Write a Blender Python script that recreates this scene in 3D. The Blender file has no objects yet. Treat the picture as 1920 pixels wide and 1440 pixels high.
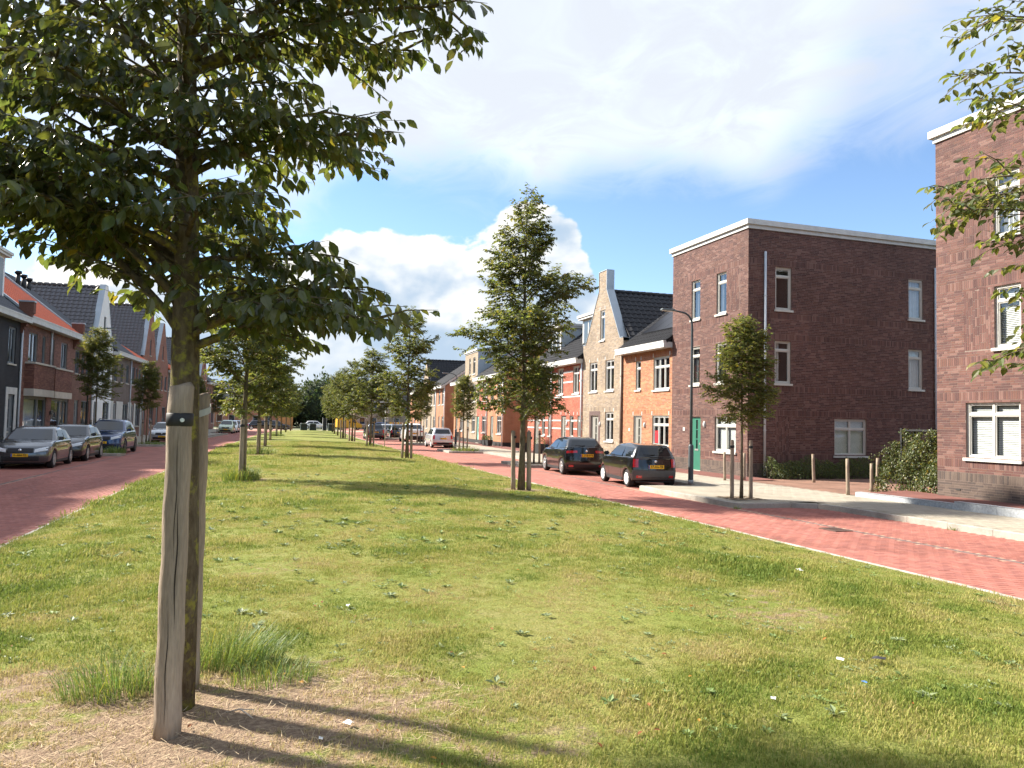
import bpy, bmesh, math, random
import numpy as np
from mathutils import Matrix, Vector
from mathutils.geometry import tessellate_polygon

# ------------------------------------------------------------------ camera, sky, sun, exposure
SC = bpy.context.scene
COL = SC.collection
CAMPOS = Vector((0.0, 0.0, 1.95))
CAMROT = Matrix(((0.9488018, -0.0354149, -0.3138805), (-0.3151830, -0.0405422, -0.9481646), (0.0208537, 0.9985500, -0.0496287)))
cam_data = bpy.data.cameras.new("camera")
cam_data.sensor_width = 36.0
cam_data.lens = 36.0 * 1450.0 / 1920.0
cam_data.clip_start = 0.05
cam_data.clip_end = 3000.0
cam = bpy.data.objects.new("camera", cam_data)
COL.objects.link(cam)
cam.matrix_world = Matrix.Translation(CAMPOS) @ CAMROT.to_4x4()
SC.camera = cam

SUN_EL = math.radians(35.0)
SUN_AZ = math.radians(-49.0)            # from +Y, clockwise positive
SUN_DIR = Vector((math.sin(SUN_AZ) * math.cos(SUN_EL), math.cos(SUN_AZ) * math.cos(SUN_EL), math.sin(SUN_EL)))
sun_data = bpy.data.lights.new("sun", 'SUN')
sun_data.energy = 3.7
sun_data.angle = math.radians(3.0)
sun_data.color = (1.0, 0.93, 0.82)
sun = bpy.data.objects.new("sun", sun_data)
COL.objects.link(sun)
sun.rotation_euler = SUN_DIR.to_track_quat('Z', 'Y').to_euler()
sun.location = (-30, 30, 40)

def build_world():
    w = bpy.data.worlds.new("World")
    SC.world = w
    w.use_nodes = True
    nt = w.node_tree
    N = nt.nodes; Lk = nt.links
    for n in list(N): N.remove(n)
    out = N.new('ShaderNodeOutputWorld')
    sky = N.new('ShaderNodeTexSky')
    sky.sky_type = 'NISHITA'; sky.sun_disc = False
    sky.sun_elevation = SUN_EL; sky.sun_rotation = SUN_AZ % (2 * math.pi)
    sky.air_density = 1.0; sky.dust_density = 0.12; sky.altitude = 900.0; sky.ozone_density = 3.0
    bg = N.new('ShaderNodeBackground'); bg.inputs[1].default_value = 0.06
    Lk.new(sky.outputs[0], bg.inputs[0])
    tc = N.new('ShaderNodeTexCoord')
    D = tc.outputs['Generated']
    sep = N.new('ShaderNodeSeparateXYZ'); Lk.new(D, sep.inputs[0])
    def math_(op, a, b=None, c=None, clamp=False):
        n = N.new('ShaderNodeMath'); n.operation = op; n.use_clamp = clamp
        for i, v in enumerate((a, b, c)):
            if v is None: continue
            if isinstance(v, (int, float)): n.inputs[i].default_value = v
            else: Lk.new(v, n.inputs[i])
        return n.outputs[0]
    def rng(v, a, b, c, d, smooth=True):
        n = N.new('ShaderNodeMapRange'); n.interpolation_type = 'SMOOTHSTEP' if smooth else 'LINEAR'
        Lk.new(v, n.inputs[0])
        for i, x in enumerate((a, b, c, d)): n.inputs[i + 1].default_value = x
        return n.outputs[0]
    def noise(vec, scale, detail, rough, dist=0.0, lac=2.0):
        n = N.new('ShaderNodeTexNoise'); n.inputs['Scale'].default_value = scale
        n.inputs['Detail'].default_value = detail; n.inputs['Roughness'].default_value = rough
        n.inputs['Distortion'].default_value = dist; n.inputs['Lacunarity'].default_value = lac
        Lk.new(vec, n.inputs['Vector'])
        return n.outputs[0]
    def blob(d0, width):
        """soft lobe round a sky direction"""
        v = Vector(d0).normalized()
        n = N.new('ShaderNodeVectorMath'); n.operation = 'DOT_PRODUCT'
        Lk.new(D, n.inputs[0]); n.inputs[1].default_value = v
        return rng(n.outputs['Value'], math.cos(width), 1.0, 0.0, 1.0)
    def dirpix(u, v):
        return CAMROT @ Vector(((u - 960) / 1450, -(v - 720) / 1450, -1.0))
    z = sep.outputs[2]
    # --- high sheet, mapped on a plane overhead
    den = math_('ADD', math_('MAXIMUM', z, 0.0), 0.10)
    px = math_('DIVIDE', sep.outputs[0], den); py = math_('DIVIDE', sep.outputs[1], den)
    cmb = N.new('ShaderNodeCombineXYZ'); Lk.new(px, cmb.inputs[0]); Lk.new(math_('MULTIPLY', py, 0.8), cmb.inputs[1]); cmb.inputs[2].default_value = 3.7
    n1 = noise(cmb.outputs[0], 0.75, 4.0, 0.52, 0.5)
    n2 = noise(cmb.outputs[0], 3.2, 5.0, 0.62, 0.9)
    sheet = math_('ADD', math_('MULTIPLY', n1, 0.66), math_('MULTIPLY', n2, 0.34))
    bias = rng(z, 0.20, 0.38, -0.12, 0.20)
    bias = math_('ADD', bias, math_('MULTIPLY', blob(dirpix(1000, 170), 0.40), 0.20))
    bias = math_('ADD', bias, math_('MULTIPLY', blob(dirpix(1400, 90), 0.22), 0.08))
    bias = math_('SUBTRACT', bias, math_('MULTIPLY', blob(dirpix(1730, 300), 0.20), 0.09))
    bias = math_('SUBTRACT', bias, math_('MULTIPLY', blob(dirpix(1180, 450), 0.18), 0.25))
    bias = math_('SUBTRACT', bias, math_('MULTIPLY', blob(dirpix(800, 410), 0.17), 0.25))
    m_sheet = rng(math_('ADD', sheet, bias), 0.41, 0.77, 0.0, 0.95)
    # --- cumulus banks low over the horizon
    def cum(offset, detail=6.5):
        mp = N.new('ShaderNodeMapping'); mp.inputs['Location'].default_value = offset
        mp.inputs['Scale'].default_value = (1.0, 1.0, 1.55)
        Lk.new(D, mp.inputs[0])
        return noise(mp.outputs[0], 5.2, detail, 0.52, 0.12)
    c0 = cum((0.31, 0.12, 0.05))
    lim = rng(z, 0.02, 0.28, 0.34, 0.80, smooth=False)
    cb = math_('MULTIPLY', blob(dirpix(860, 600), 0.27), 0.30)
    cb = math_('ADD', cb, math_('MULTIPLY', blob(dirpix(1030, 500), 0.10), 0.16))
    cb = math_('ADD', cb, math_('MULTIPLY', blob(dirpix(720, 520), 0.10), 0.10))
    cb = math_('ADD', cb, math_('MULTIPLY', blob(dirpix(1210, 620), 0.12), 0.12))
    cb = math_('SUBTRACT', cb, math_('MULTIPLY', blob(dirpix(1190, 480), 0.09), 0.12))
    cb = math_('ADD', cb, math_('MULTIPLY', blob(dirpix(100, 480), 0.35), 0.12))
    cd = math_('SUBTRACT', math_('ADD', c0, cb), lim)
    m_cum = rng(cd, 0.0, 0.04, 0.0, 1.0)
    # light on the cumulus: density towards the sun makes the shade
    off = Vector((0.31, 0.12, 0.05)) + Vector((SUN_DIR.x, SUN_DIR.y, SUN_DIR.z * 1.55)) * 0.035
    c1 = cum(tuple(off), 4.0)
    relief = math_('SUBTRACT', c0, c1)
    lit = rng(math_('ADD', relief, math_('MULTIPLY', cd, -0.25)), -0.13, 0.05, 0.0, 1.0)
    lowgrey = rng(z, 0.015, 0.17, 0.30, 1.0)
    lit = math_('MULTIPLY', lit, lowgrey)
    def mixc(f, a, b):
        n = N.new('ShaderNodeMix'); n.data_type = 'RGBA'; Lk.new(f, n.inputs[0])
        for i, x in ((6, a), (7, b)):
            if isinstance(x, tuple): n.inputs[i].default_value = (*x, 1)
            else: Lk.new(x, n.inputs[i])
        return n.outputs[2]
    cumcol = mixc(lit, (0.40, 0.51, 0.64), (0.92, 0.90, 0.86))
    shcol = mixc(rng(math_('ADD', n2, math_('MULTIPLY', bias, 0.5)), 0.45, 0.80, 0.0, 1.0), (0.66, 0.74, 0.88), (0.56, 0.59, 0.64))
    b_sh = N.new('ShaderNodeBackground'); Lk.new(shcol, b_sh.inputs[0]); b_sh.inputs[1].default_value = 0.39
    b_cu = N.new('ShaderNodeBackground'); Lk.new(cumcol, b_cu.inputs[0]); b_cu.inputs[1].default_value = 0.345
    mx1 = N.new('ShaderNodeMixShader'); Lk.new(m_sheet, mx1.inputs[0]); Lk.new(bg.outputs[0], mx1.inputs[1]); Lk.new(b_sh.outputs[0], mx1.inputs[2])
    mx2 = N.new('ShaderNodeMixShader'); Lk.new(m_cum, mx2.inputs[0]); Lk.new(mx1.outputs[0], mx2.inputs[1]); Lk.new(b_cu.outputs[0], mx2.inputs[2])
    Lk.new(mx2.outputs[0], out.inputs[0])
build_world()
SC.view_settings.view_transform = 'Standard'
SC.view_settings.look = 'None'
SC.view_settings.gamma = 1.0
SC.view_settings.use_curve_mapping = False
SC.view_settings.exposure = 2.0
SC.cycles.max_bounces = 5
SC.cycles.diffuse_bounces = 3
SC.cycles.glossy_bounces = 3
SC.cycles.use_adaptive_sampling = True
SC.cycles.adaptive_threshold = 0.02
SC.world.cycles.sampling_method = 'MANUAL'
SC.world.cycles.sample_map_resolution = 512
SC.cycles.transparent_max_bounces = 12
SC.cycles.caustics_reflective = False
SC.cycles.caustics_refractive = False
SC.cycles.use_denoising = True
# ------------------------------------------------------------------ helpers
RNG = np.random.default_rng(7)
random.seed(7)
MATS = {}
def nnode(nt, kind, **kw):
    n = nt.nodes.new(kind)
    for k, v in kw.items(): setattr(n, k, v)
    return n
def mat(name, col, rough=0.75, var=0.15, nscale=6.0, bump=0.0, bscale=80.0, spec=0.35, metal=0.0, attr=False, coat=0.0, fine=0.0, stretch=None):
    if name in MATS: return MATS[name]
    m = bpy.data.materials.new(name); m.use_nodes = True
    nt = m.node_tree; p = nt.nodes['Principled BSDF']; L = nt.links
    p.inputs['Roughness'].default_value = rough
    p.inputs['Specular IOR Level'].default_value = spec
    p.inputs['Metallic'].default_value = metal
    if coat: p.inputs['Coat Weight'].default_value = coat; p.inputs['Coat Roughness'].default_value = 0.04
    tc = nnode(nt, 'ShaderNodeTexCoord'); vec = tc.outputs['Object']
    if stretch:
        mp = nnode(nt, 'ShaderNodeMapping'); mp.inputs['Scale'].default_value = stretch; L.new(vec, mp.inputs[0]); vec = mp.outputs[0]
    def noise(s, d=5.0):
        n = nnode(nt, 'ShaderNodeTexNoise'); n.inputs['Scale'].default_value = s; n.inputs['Detail'].default_value = d
        n.inputs['Roughness'].default_value = 0.6; L.new(vec, n.inputs['Vector']); return n.outputs[0]
    mr = nnode(nt, 'ShaderNodeMapRange'); mr.inputs[1].default_value = 0.3; mr.inputs[2].default_value = 0.7
    mr.inputs[3].default_value = 1 - var; mr.inputs[4].default_value = 1 + var
    L.new(noise(nscale), mr.inputs[0]); f = mr.outputs[0]
    if fine:
        m2 = nnode(nt, 'ShaderNodeMapRange'); m2.inputs[1].default_value = 0.3; m2.inputs[2].default_value = 0.7
        m2.inputs[3].default_value = 1 - fine; m2.inputs[4].default_value = 1 + fine
        L.new(noise(nscale * 14), m2.inputs[0])
        mm = nnode(nt, 'ShaderNodeMath', operation='MULTIPLY'); L.new(f, mm.inputs[0]); L.new(m2.outputs[0], mm.inputs[1]); f = mm.outputs[0]
    vm = nnode(nt, 'ShaderNodeVectorMath', operation='SCALE'); L.new(f, vm.inputs['Scale'])
    if attr:
        a = nnode(nt, 'ShaderNodeAttribute', attribute_name='Col'); L.new(a.outputs['Color'], vm.inputs[0])
    else: vm.inputs[0].default_value = col
    L.new(vm.outputs[0], p.inputs['Base Color'])
    if bump:
        b = nnode(nt, 'ShaderNodeBump'); b.inputs['Strength'].default_value = bump; b.inputs['Distance'].default_value = 0.02
        L.new(noise(bscale, 3.0), b.inputs['Height']); L.new(b.outputs[0], p.inputs['Normal'])
    m.diffuse_color = (*col, 1)
    MATS[name] = m
    return m
def brick_mat(name, c1, c2, mortar, bw=0.22, rh=0.06, msize=0.012, var=0.18, rough=0.85):
    """brick pattern for walls too far away to build brick by brick (UV in metres)"""
    if name in MATS: return MATS[name]
    m = bpy.data.materials.new(name); m.use_nodes = True
    nt = m.node_tree; p = nt.nodes['Principled BSDF']; L = nt.links
    p.inputs['Roughness'].default_value = rough; p.inputs['Specular IOR Level'].default_value = 0.25
    uv = nnode(nt, 'ShaderNodeUVMap', uv_map='UVMap')
    br = nnode(nt, 'ShaderNodeTexBrick'); br.inputs['Scale'].default_value = 1.0
    br.inputs['Brick Width'].default_value = bw; br.inputs['Row Height'].default_value = rh
    br.inputs['Mortar Size'].default_value = msize * 0.5; br.inputs['Mortar Smooth'].default_value = 0.1
    br.inputs['Color1'].default_value = (*c1, 1); br.inputs['Color2'].default_value = (*c2, 1); br.inputs['Mortar'].default_value = (*mortar, 1)
    L.new(uv.outputs[0], br.inputs['Vector'])
    no = nnode(nt, 'ShaderNodeTexNoise'); no.inputs['Scale'].default_value = 1.3; no.inputs['Detail'].default_value = 6
    L.new(uv.outputs[0], no.inputs['Vector'])
    mr = nnode(nt, 'ShaderNodeMapRange'); mr.inputs[1].default_value = 0.3; mr.inputs[2].default_value = 0.7; mr.inputs[3].default_value = 1 - var; mr.inputs[4].default_value = 1 + var
    L.new(no.outputs[0], mr.inputs[0])
    vm = nnode(nt, 'ShaderNodeVectorMath', operation='SCALE'); L.new(br.outputs['Color'], vm.inputs[0]); L.new(mr.outputs[0], vm.inputs['Scale'])
    L.new(vm.outputs[0], p.inputs['Base Color'])
    b = nnode(nt, 'ShaderNodeBump'); b.inputs['Strength'].default_value = 0.5; b.inputs['Distance'].default_value = 0.008; b.invert = True
    L.new(br.outputs['Fac'], b.inputs['Height']); L.new(b.outputs[0], p.inputs['Normal'])
    MATS[name] = m
    return m
def glass_mat(name, tint=(0.55, 0.6, 0.62), ior=1.6, base=0.10):
    if name in MATS: return MATS[name]
    m = bpy.data.materials.new(name); m.use_nodes = True
    nt = m.node_tree; L = nt.links
    for n in list(nt.nodes): nt.nodes.remove(n)
    out = nnode(nt, 'ShaderNodeOutputMaterial')
    tr = nnode(nt, 'ShaderNodeBsdfTransparent'); tr.inputs[0].default_value = (*tint, 1)
    gl = nnode(nt, 'ShaderNodeBsdfGlossy'); gl.inputs['Roughness'].default_value = 0.015; gl.inputs['Color'].default_value = (0.92, 0.95, 1, 1)
    no = nnode(nt, 'ShaderNodeTexNoise'); no.inputs['Scale'].default_value = 1.6; no.inputs['Detail'].default_value = 1.0
    tc = nnode(nt, 'ShaderNodeTexCoord'); L.new(tc.outputs['Object'], no.inputs['Vector'])
    bp = nnode(nt, 'ShaderNodeBump'); bp.inputs['Strength'].default_value = 0.25; bp.inputs['Distance'].default_value = 0.02
    L.new(no.outputs[0], bp.inputs['Height']); L.new(bp.outputs[0], gl.inputs['Normal'])
    fr = nnode(nt, 'ShaderNodeLayerWeight'); fr.inputs[0].default_value = 0.5
    pw = nnode(nt, 'ShaderNodeMath', operation='POWER'); L.new(fr.outputs['Facing'], pw.inputs[0]); pw.inputs[1].default_value = 3.2
    ad = nnode(nt, 'ShaderNodeMath', operation='ADD', use_clamp=True); L.new(pw.outputs[0], ad.inputs[0]); ad.inputs[1].default_value = base
    mx = nnode(nt, 'ShaderNodeMixShader'); L.new(ad.outputs[0], mx.inputs[0]); L.new(tr.outputs[0], mx.inputs[1]); L.new(gl.outputs[0], mx.inputs[2])
    L.new(mx.outputs[0], out.inputs[0])
    MATS[name] = m
    return m
def leaf_mat(name, c, tcol, rough=0.45, var=0.35, tmix=0.35, spec=0.4):
    if name in MATS: return MATS[name]
    m = bpy.data.materials.new(name); m.use_nodes = True
    nt = m.node_tree; L = nt.links; p = nt.nodes['Principled BSDF']; out = nt.nodes['Material Output']
    p.inputs['Roughness'].default_value = rough; p.inputs['Specular IOR Level'].default_value = spec
    a = nnode(nt, 'ShaderNodeAttribute', attribute_name='Col')          # per-leaf tint (multiplier)
    def mul(col):
        v = nnode(nt, 'ShaderNodeVectorMath', operation='MULTIPLY'); v.inputs[0].default_value = col; L.new(a.outputs['Color'], v.inputs[1]); return v.outputs[0]
    L.new(mul(c), p.inputs['Base Color'])
    t = nnode(nt, 'ShaderNodeBsdfTranslucent'); L.new(mul(tcol), t.inputs[0])
    mx = nnode(nt, 'ShaderNodeMixShader'); mx.inputs[0].default_value = tmix
    L.new(p.outputs[0], mx.inputs[1]); L.new(t.outputs[0], mx.inputs[2]); L.new(mx.outputs[0], out.inputs[0])
    MATS[name] = m
    return m

def link(o, parent=None):
    COL.objects.link(o)
    if parent is not None: o.parent = parent
    return o
def tag(o, label=None, cat=None, group=None, kind=None):
    if label: o['label'] = label
    if cat: o['category'] = cat
    if group: o['group'] = group
    if kind: o['kind'] = kind
    return o
def empty(name, loc=(0, 0, 0), rz=0.0, label=None, cat=None, group=None):
    o = bpy.data.objects.new(name, None); o.empty_display_size = 0.2
    link(o); o.location = loc; o.rotation_euler = (0, 0, rz)
    return tag(o, label, cat, group)
def set_mat(me, m):
    if isinstance(m, (list, tuple)):
        for x in m: me.materials.append(x)
    elif m is not None: me.materials.append(m)
def mesh_np(name, V, F, m=None, cols=None, uv=None, smooth=False):
    """V (n,3); F (k,3|4) or list of arrays; cols (n,3) per vertex"""
    me = bpy.data.meshes.new(name)
    V = np.asarray(V, np.float32); Fs = F if isinstance(F, list) else [F]
    Fs = [np.asarray(f, np.int32) for f in Fs if len(f)]
    me.vertices.add(len(V)); me.vertices.foreach_set('co', V.ravel())
    loops = np.concatenate([f.ravel() for f in Fs]); tot = np.concatenate([np.full(len(f), f.shape[1], np.int32) for f in Fs])
    st = np.concatenate([[0], np.cumsum(tot)[:-1]]).astype(np.int32)
    me.loops.add(len(loops)); me.loops.foreach_set('vertex_index', loops)
    me.polygons.add(len(tot)); me.polygons.foreach_set('loop_start', st); me.polygons.foreach_set('loop_total', tot)
    me.update(calc_edges=True)
    me.polygons.foreach_set('use_smooth', np.full(len(tot), bool(smooth)))
    if cols is not None:
        ca = me.color_attributes.new('Col', 'FLOAT_COLOR', 'POINT')
        c4 = np.ones((len(V), 4), np.float32); c4[:, :3] = cols; ca.data.foreach_set('color', c4.ravel())
    if uv is not None:
        ul = me.uv_layers.new(name='UVMap'); ul.data.foreach_set('uv', np.asarray(uv, np.float32)[loops].ravel())
    set_mat(me, m)
    return me
def obj(name, me, parent=None):
    return link(bpy.data.objects.new(name, me), parent)

class MB:
    """collects simple shapes into one mesh"""
    def __init__(s): s.v = []; s.f = []; s.sm = []
    def add(s, vs, fs, smooth=False):
        b = len(s.v); s.v += [tuple(x) for x in vs]; s.f += [tuple(i + b for i in f) for f in fs]; s.sm += [smooth] * len(fs); return s
    def box(s, x0, x1, y0, y1, z0, z1):
        vs = [(x0, y0, z0), (x1, y0, z0), (x1, y1, z0), (x0, y1, z0), (x0, y0, z1), (x1, y0, z1), (x1, y1, z1), (x0, y1, z1)]
        return s.add(vs, [(0, 3, 2, 1), (4, 5, 6, 7), (0, 1, 5, 4), (1, 2, 6, 5), (2, 3, 7, 6), (3, 0, 4, 7)])
    def quad(s, a, b, c, d): return s.add([a, b, c, d], [(0, 1, 2, 3)])
    def prism(s, poly, axis_vec):
        n = len(poly); a = Vector(axis_vec)
        vs = [Vector(p) for p in poly] + [Vector(p) + a for p in poly]
        fs = [tuple(range(n - 1, -1, -1)), tuple(range(n, 2 * n))] + [(i, (i + 1) % n, n + (i + 1) % n, n + i) for i in range(n)]
        return s.add(vs, fs)
    def tube(s, path, radii, n=8, cap=True, jitter=0.0, rnd=None):
        path = [Vector(p) for p in path]; rings = []
        if not isinstance(radii, (list, tuple, np.ndarray)): radii = [radii] * len(path)
        b = len(s.v); up = Vector((0, 0, 1))
        t0 = (path[1] - path[0]).normalized(); x = t0.orthogonal().normalized()
        for i, p in enumerate(path):
            t = (path[min(i + 1, len(path) - 1)] - path[max(i - 1, 0)]).normalized()
            x = (x - t * x.dot(t)); x = x.normalized() if x.length > 1e-6 else t.orthogonal().normalized(); y = t.cross(x)
            for k in range(n):
                a = 2 * math.pi * k / n; r = radii[i]
                if jitter: r *= 1 + jitter * ((rnd or random).random() - 0.5)
                s.v.append(tuple(p + x * (math.cos(a) * r) + y * (math.sin(a) * r)))
        for i in range(len(path) - 1):
            for k in range(n):
                s.f.append((b + i * n + k, b + i * n + (k + 1) % n, b + (i + 1) * n + (k + 1) % n, b + (i + 1) * n + k)); s.sm.append(True)
        if cap:
            s.f.append(tuple(b + k for k in range(n - 1, -1, -1))); s.sm.append(False)
            s.f.append(tuple(b + (len(path) - 1) * n + k for k in range(n))); s.sm.append(False)
        return s
    def lathe(s, prof, n=16, axis='z', center=(0, 0, 0)):
        b = len(s.v); c = Vector(center)
        for r, h in prof:
            for k in range(n):
                a = 2 * math.pi * k / n
                p = {'z': (r * math.cos(a), r * math.sin(a), h), 'y': (r * math.cos(a), h, r * math.sin(a))}[axis]
                s.v.append(tuple(Vector(p) + c))
        for i in range(len(prof) - 1):
            for k in range(n):
                s.f.append((b + i * n + k, b + i * n + (k + 1) % n, b + (i + 1) * n + (k + 1) % n, b + (i + 1) * n + k)); s.sm.append(True)
        return s
    def mesh(s, name, m):
        me = bpy.data.meshes.new(name); me.from_pydata(s.v, [], s.f)
        me.polygons.foreach_set('use_smooth', s.sm); set_mat(me, m); me.update(); return me
    def build(s, name, m, parent=None, fix=False, bevel=0.0):
        me = s.mesh(name, m)
        if fix or bevel:
            bm = bmesh.new(); bm.from_mesh(me)
            if bevel:
                bmesh.ops.remove_doubles(bm, verts=bm.verts, dist=1e-5)
                es = [e for e in bm.edges if len(e.link_faces) == 2 and e.calc_face_angle(0) > 0.6]
                bmesh.ops.bevel(bm, geom=es, offset=bevel, segments=2, affect='EDGES', clamp_overlap=True)
            bmesh.ops.recalc_face_normals(bm, faces=bm.faces); bm.to_mesh(me); bm.free()
        return obj(name, me, parent)

def copy_tree(o, parent=None):
    c = o.copy(); COL.objects.link(c); c.parent = parent
    for ch in list(o.children): copy_tree(ch, c)
    return c
def text_mesh(s, size, m, name='lettering', bold=0.0, extrude=0.002):
    cu = bpy.data.curves.new(name, 'FONT'); cu.body = s; cu.size = size; cu.align_x = 'CENTER'; cu.align_y = 'CENTER'; cu.extrude = extrude; cu.offset = bold
    cu.resolution_u = 2
    o = bpy.data.objects.new(name, cu); COL.objects.link(o)
    dg = bpy.context.evaluated_depsgraph_get()
    me = bpy.data.meshes.new_from_object(o.evaluated_get(dg)); me.materials.clear(); me.materials.append(m); me.name = name
    bpy.data.objects.remove(o); bpy.data.curves.remove(cu)
    return me
def cL(y): return 0.0 if y < 12 else 0.025 * (y - 12) + 0.00032 * (y - 12) ** 2
def cR(y): return 0.0 if y < 22 else 0.00045 * (y - 22) ** 2
def LX(b, y): return b + cL(y)
def RX(b, y): return b + cR(y)
LAWN_L, LAWN_R = -3.3, 8.45
def lawn_z(x, y):
    a = LX(LAWN_L, y); b = RX(LAWN_R, y); t = (2 * x - a - b) / (b - a)
    return 0.03 + 0.17 * max(0.0, 1 - t * t) ** 0.8
# ------------------------------------------------------------------ ground, roads, pavements
def in_view(p, m=0.03):
    c = CAMROT.transposed() @ (Vector(p) - CAMPOS)
    if c.z > -0.3: return False
    u = 0.5 + 1450 / 1920 * c.x / -c.z; v = 0.5 - 1450 / 1440 * c.y / -c.z
    return -m < u < 1 + m and -m < v < 1 + m
def strip(name, fa, fb, ys, za, zb, m, nx=2):
    V = []; U = []; F = []
    for y in ys:
        a = fa(y); b = fb(y)
        for i in range(nx):
            t = i / (nx - 1); x = a + (b - a) * t
            V.append((x, y, za + (zb - za) * t)); U.append((x - cL(y) if a < 3 else x - cR(y), y))
    for j in range(len(ys) - 1):
        for i in range(nx - 1):
            k = j * nx + i; F.append((k, k + 1, k + nx + 1, k + nx))
    return mesh_np(name, V, np.array(F), m, uv=U)
YS = list(np.arange(-6, 30, 2.0)) + list(np.arange(30, 171, 4.0))

# far ground
g = MB(); g.quad((-900, -300, -0.06), (900, -300, -0.06), (900, 1500, -0.06), (-900, 1500, -0.06))
tag(g.build('ground', mat('earth', (0.10, 0.11, 0.05), 0.95, 0.3, 0.05)), kind='structure')

ROADCOL = [(0.345, 0.130, 0.100), (0.365, 0.140, 0.108), (0.32, 0.120, 0.094), (0.385, 0.155, 0.122), (0.30, 0.114, 0.094), (0.35, 0.140, 0.113)]
ROADCOL = [(c[0] * 0.88, c[1] * 0.86, c[2] * 0.84) for c in ROADCOL]
M_PAV = mat('red_paver', ROADCOL[0], 0.85, 0.24, 1.1, bump=0.12, bscale=220, attr=True, fine=0.10, stretch=(1, 0.22, 1))
M_SAND = mat('joint_sand', (0.40, 0.25, 0.18), 0.95, 0.3, 3.0)
M_ROADFAR = brick_mat('red_pavers_far', ROADCOL[1], ROADCOL[2], (0.34, 0.18, 0.14), 0.2, 0.1, 0.012, 0.2)
def herringbone(x0, x1, y0, y1, s=0.1):
    """footprints (cx, cy, horizontal?) of 2s x s pavers"""
    out = []
    for i in range(int((x1 - x0) / s)):
        for j in range(int((y1 - y0) / s)):
            t = (i - j) % 4
            if t == 0 and x0 + (i + 2) * s <= x1: out.append((x0 + (i + 1) * s, y0 + (j + 0.5) * s, 1))
            elif t == 3 and y0 + (j + 2) * s <= y1: out.append((x0 + (i + 0.5) * s, y0 + (j + 1) * s, 0))
    return out
def slab_field(parent, name, cells, cols, m, depth=0.012, gap=0.005, zf=None, nsep=300, offs=None, rnd=11, tilt=0.0):
    """cells: (cx, cy, hx, hy). The largest in view are objects of their own, the rest one mesh"""
    rr = np.random.default_rng(rnd)
    zf = zf or (lambda x, y: 0.0)
    info = []
    for c in cells:
        x = c[0] + (offs(c[1]) if offs else 0.0)
        d = (Vector((x, c[1], 0)) - CAMPOS).length
        vis = in_view((x, c[1], 0))
        info.append((0 if vis else 1, d, x, c))
    order = sorted(range(len(info)), key=lambda k: info[k][:2])
    sep = set(k for k in order[:nsep] if info[k][0] == 0)
    Vs, Cs = [], []; shared = {}
    for k, (_, d, x, c) in enumerate(info):
        hx, hy = c[2] - gap / 2, c[3] - gap / 2
        ci = int(rr.integers(len(cols))); dz = float(rr.normal(0, 0.0005))
        if k in sep:
            key = (round(c[2], 3), round(c[3], 3), ci)
            if key not in shared:
                i = 0.004
                V = [(-hx, -hy, -depth), (hx, -hy, -depth), (hx, hy, -depth), (-hx, hy, -depth), (-hx, -hy, -i), (hx, -hy, -i), (hx, hy, -i), (-hx, hy, -i), (-hx + i, -hy + i, 0), (hx - i, -hy + i, 0), (hx - i, hy - i, 0), (-hx + i, hy - i, 0)]
                F = [(0, 1, 5, 4), (1, 2, 6, 5), (2, 3, 7, 6), (3, 0, 4, 7), (4, 5, 9, 8), (5, 6, 10, 9), (6, 7, 11, 10), (7, 4, 8, 11), (8, 9, 10, 11)]
                shared[key] = mesh_np(name, V, np.array(F), m, cols=np.tile(cols[ci], (12, 1)))
            o = obj(name, shared[key], parent); o.location = (x, c[1], zf(x, c[1]) + dz); o.rotation_euler = (0, -math.atan(tilt), 0)
        else:
            z = zf(x, c[1]) + dz; i = 0.004
            tx_ = tilt * hx
            Vs.append([(x - hx, c[1] - hy, z - depth), (x + hx, c[1] - hy, z - depth), (x + hx, c[1] + hy, z - depth), (x - hx, c[1] + hy, z - depth), (x - hx + i, c[1] - hy + i, z - tx_), (x + hx - i, c[1] - hy + i, z + tx_), (x + hx - i, c[1] + hy - i, z + tx_), (x - hx + i, c[1] + hy - i, z - tx_)])
            Cs.append(np.tile(cols[ci], (8, 1)))
    if Vs:
        V = np.array(Vs).reshape(-1, 3); n = len(Vs)
        f = np.array([(0, 1, 5, 4), (1, 2, 6, 5), (2, 3, 7, 6), (3, 0, 4, 7), (4, 5, 6, 7)])
        F = (f[None] + (np.arange(n) * 8)[:, None, None]).reshape(-1, 4)
        tag(obj(name + '_field', mesh_np(name + '_field', V, F, m, cols=np.concatenate(Cs)), parent), kind='stuff')
def joint_bed(name, fa, fb, ys, z, m):
    return strip(name, fa, fb, ys, z, z, m)

# --- right carriageway and its parking lane (x 8.55 .. 13.25)
Y_NEAR = 27.0
rr_ = tag(obj('road_right', strip('road_right', lambda y: RX(8.40, y), lambda y: RX(13.3, y), [y for y in YS if y >= Y_NEAR - 1], 0.0, 0.0, M_ROADFAR)), kind='structure')
obj('joint_bed', joint_bed('joint_bed', lambda y: 8.40, lambda y: RX(13.3, y), list(np.arange(-6, Y_NEAR + 0.1, 1.0)), -0.005, M_SAND), rr_)
cells = []
for cx, cy, h in herringbone(8.56, 10.96, 5.0, Y_NEAR): cells.append((cx, cy, 0.1 if h else 0.05, 0.05 if h else 0.1))
for r in range(int((Y_NEAR - 5.0) / 0.1)):          # parking: running bond across
    for c in range(12):
        x = 11.17 + (c + (0.5 if r % 2 else 0.0)) * 0.2
        if x < 13.2: cells.append((x, 5.05 + r * 0.1, 0.1, 0.05))
slab_field(rr_, 'paver', cells, ROADCOL, M_PAV, offs=cR)
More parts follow.
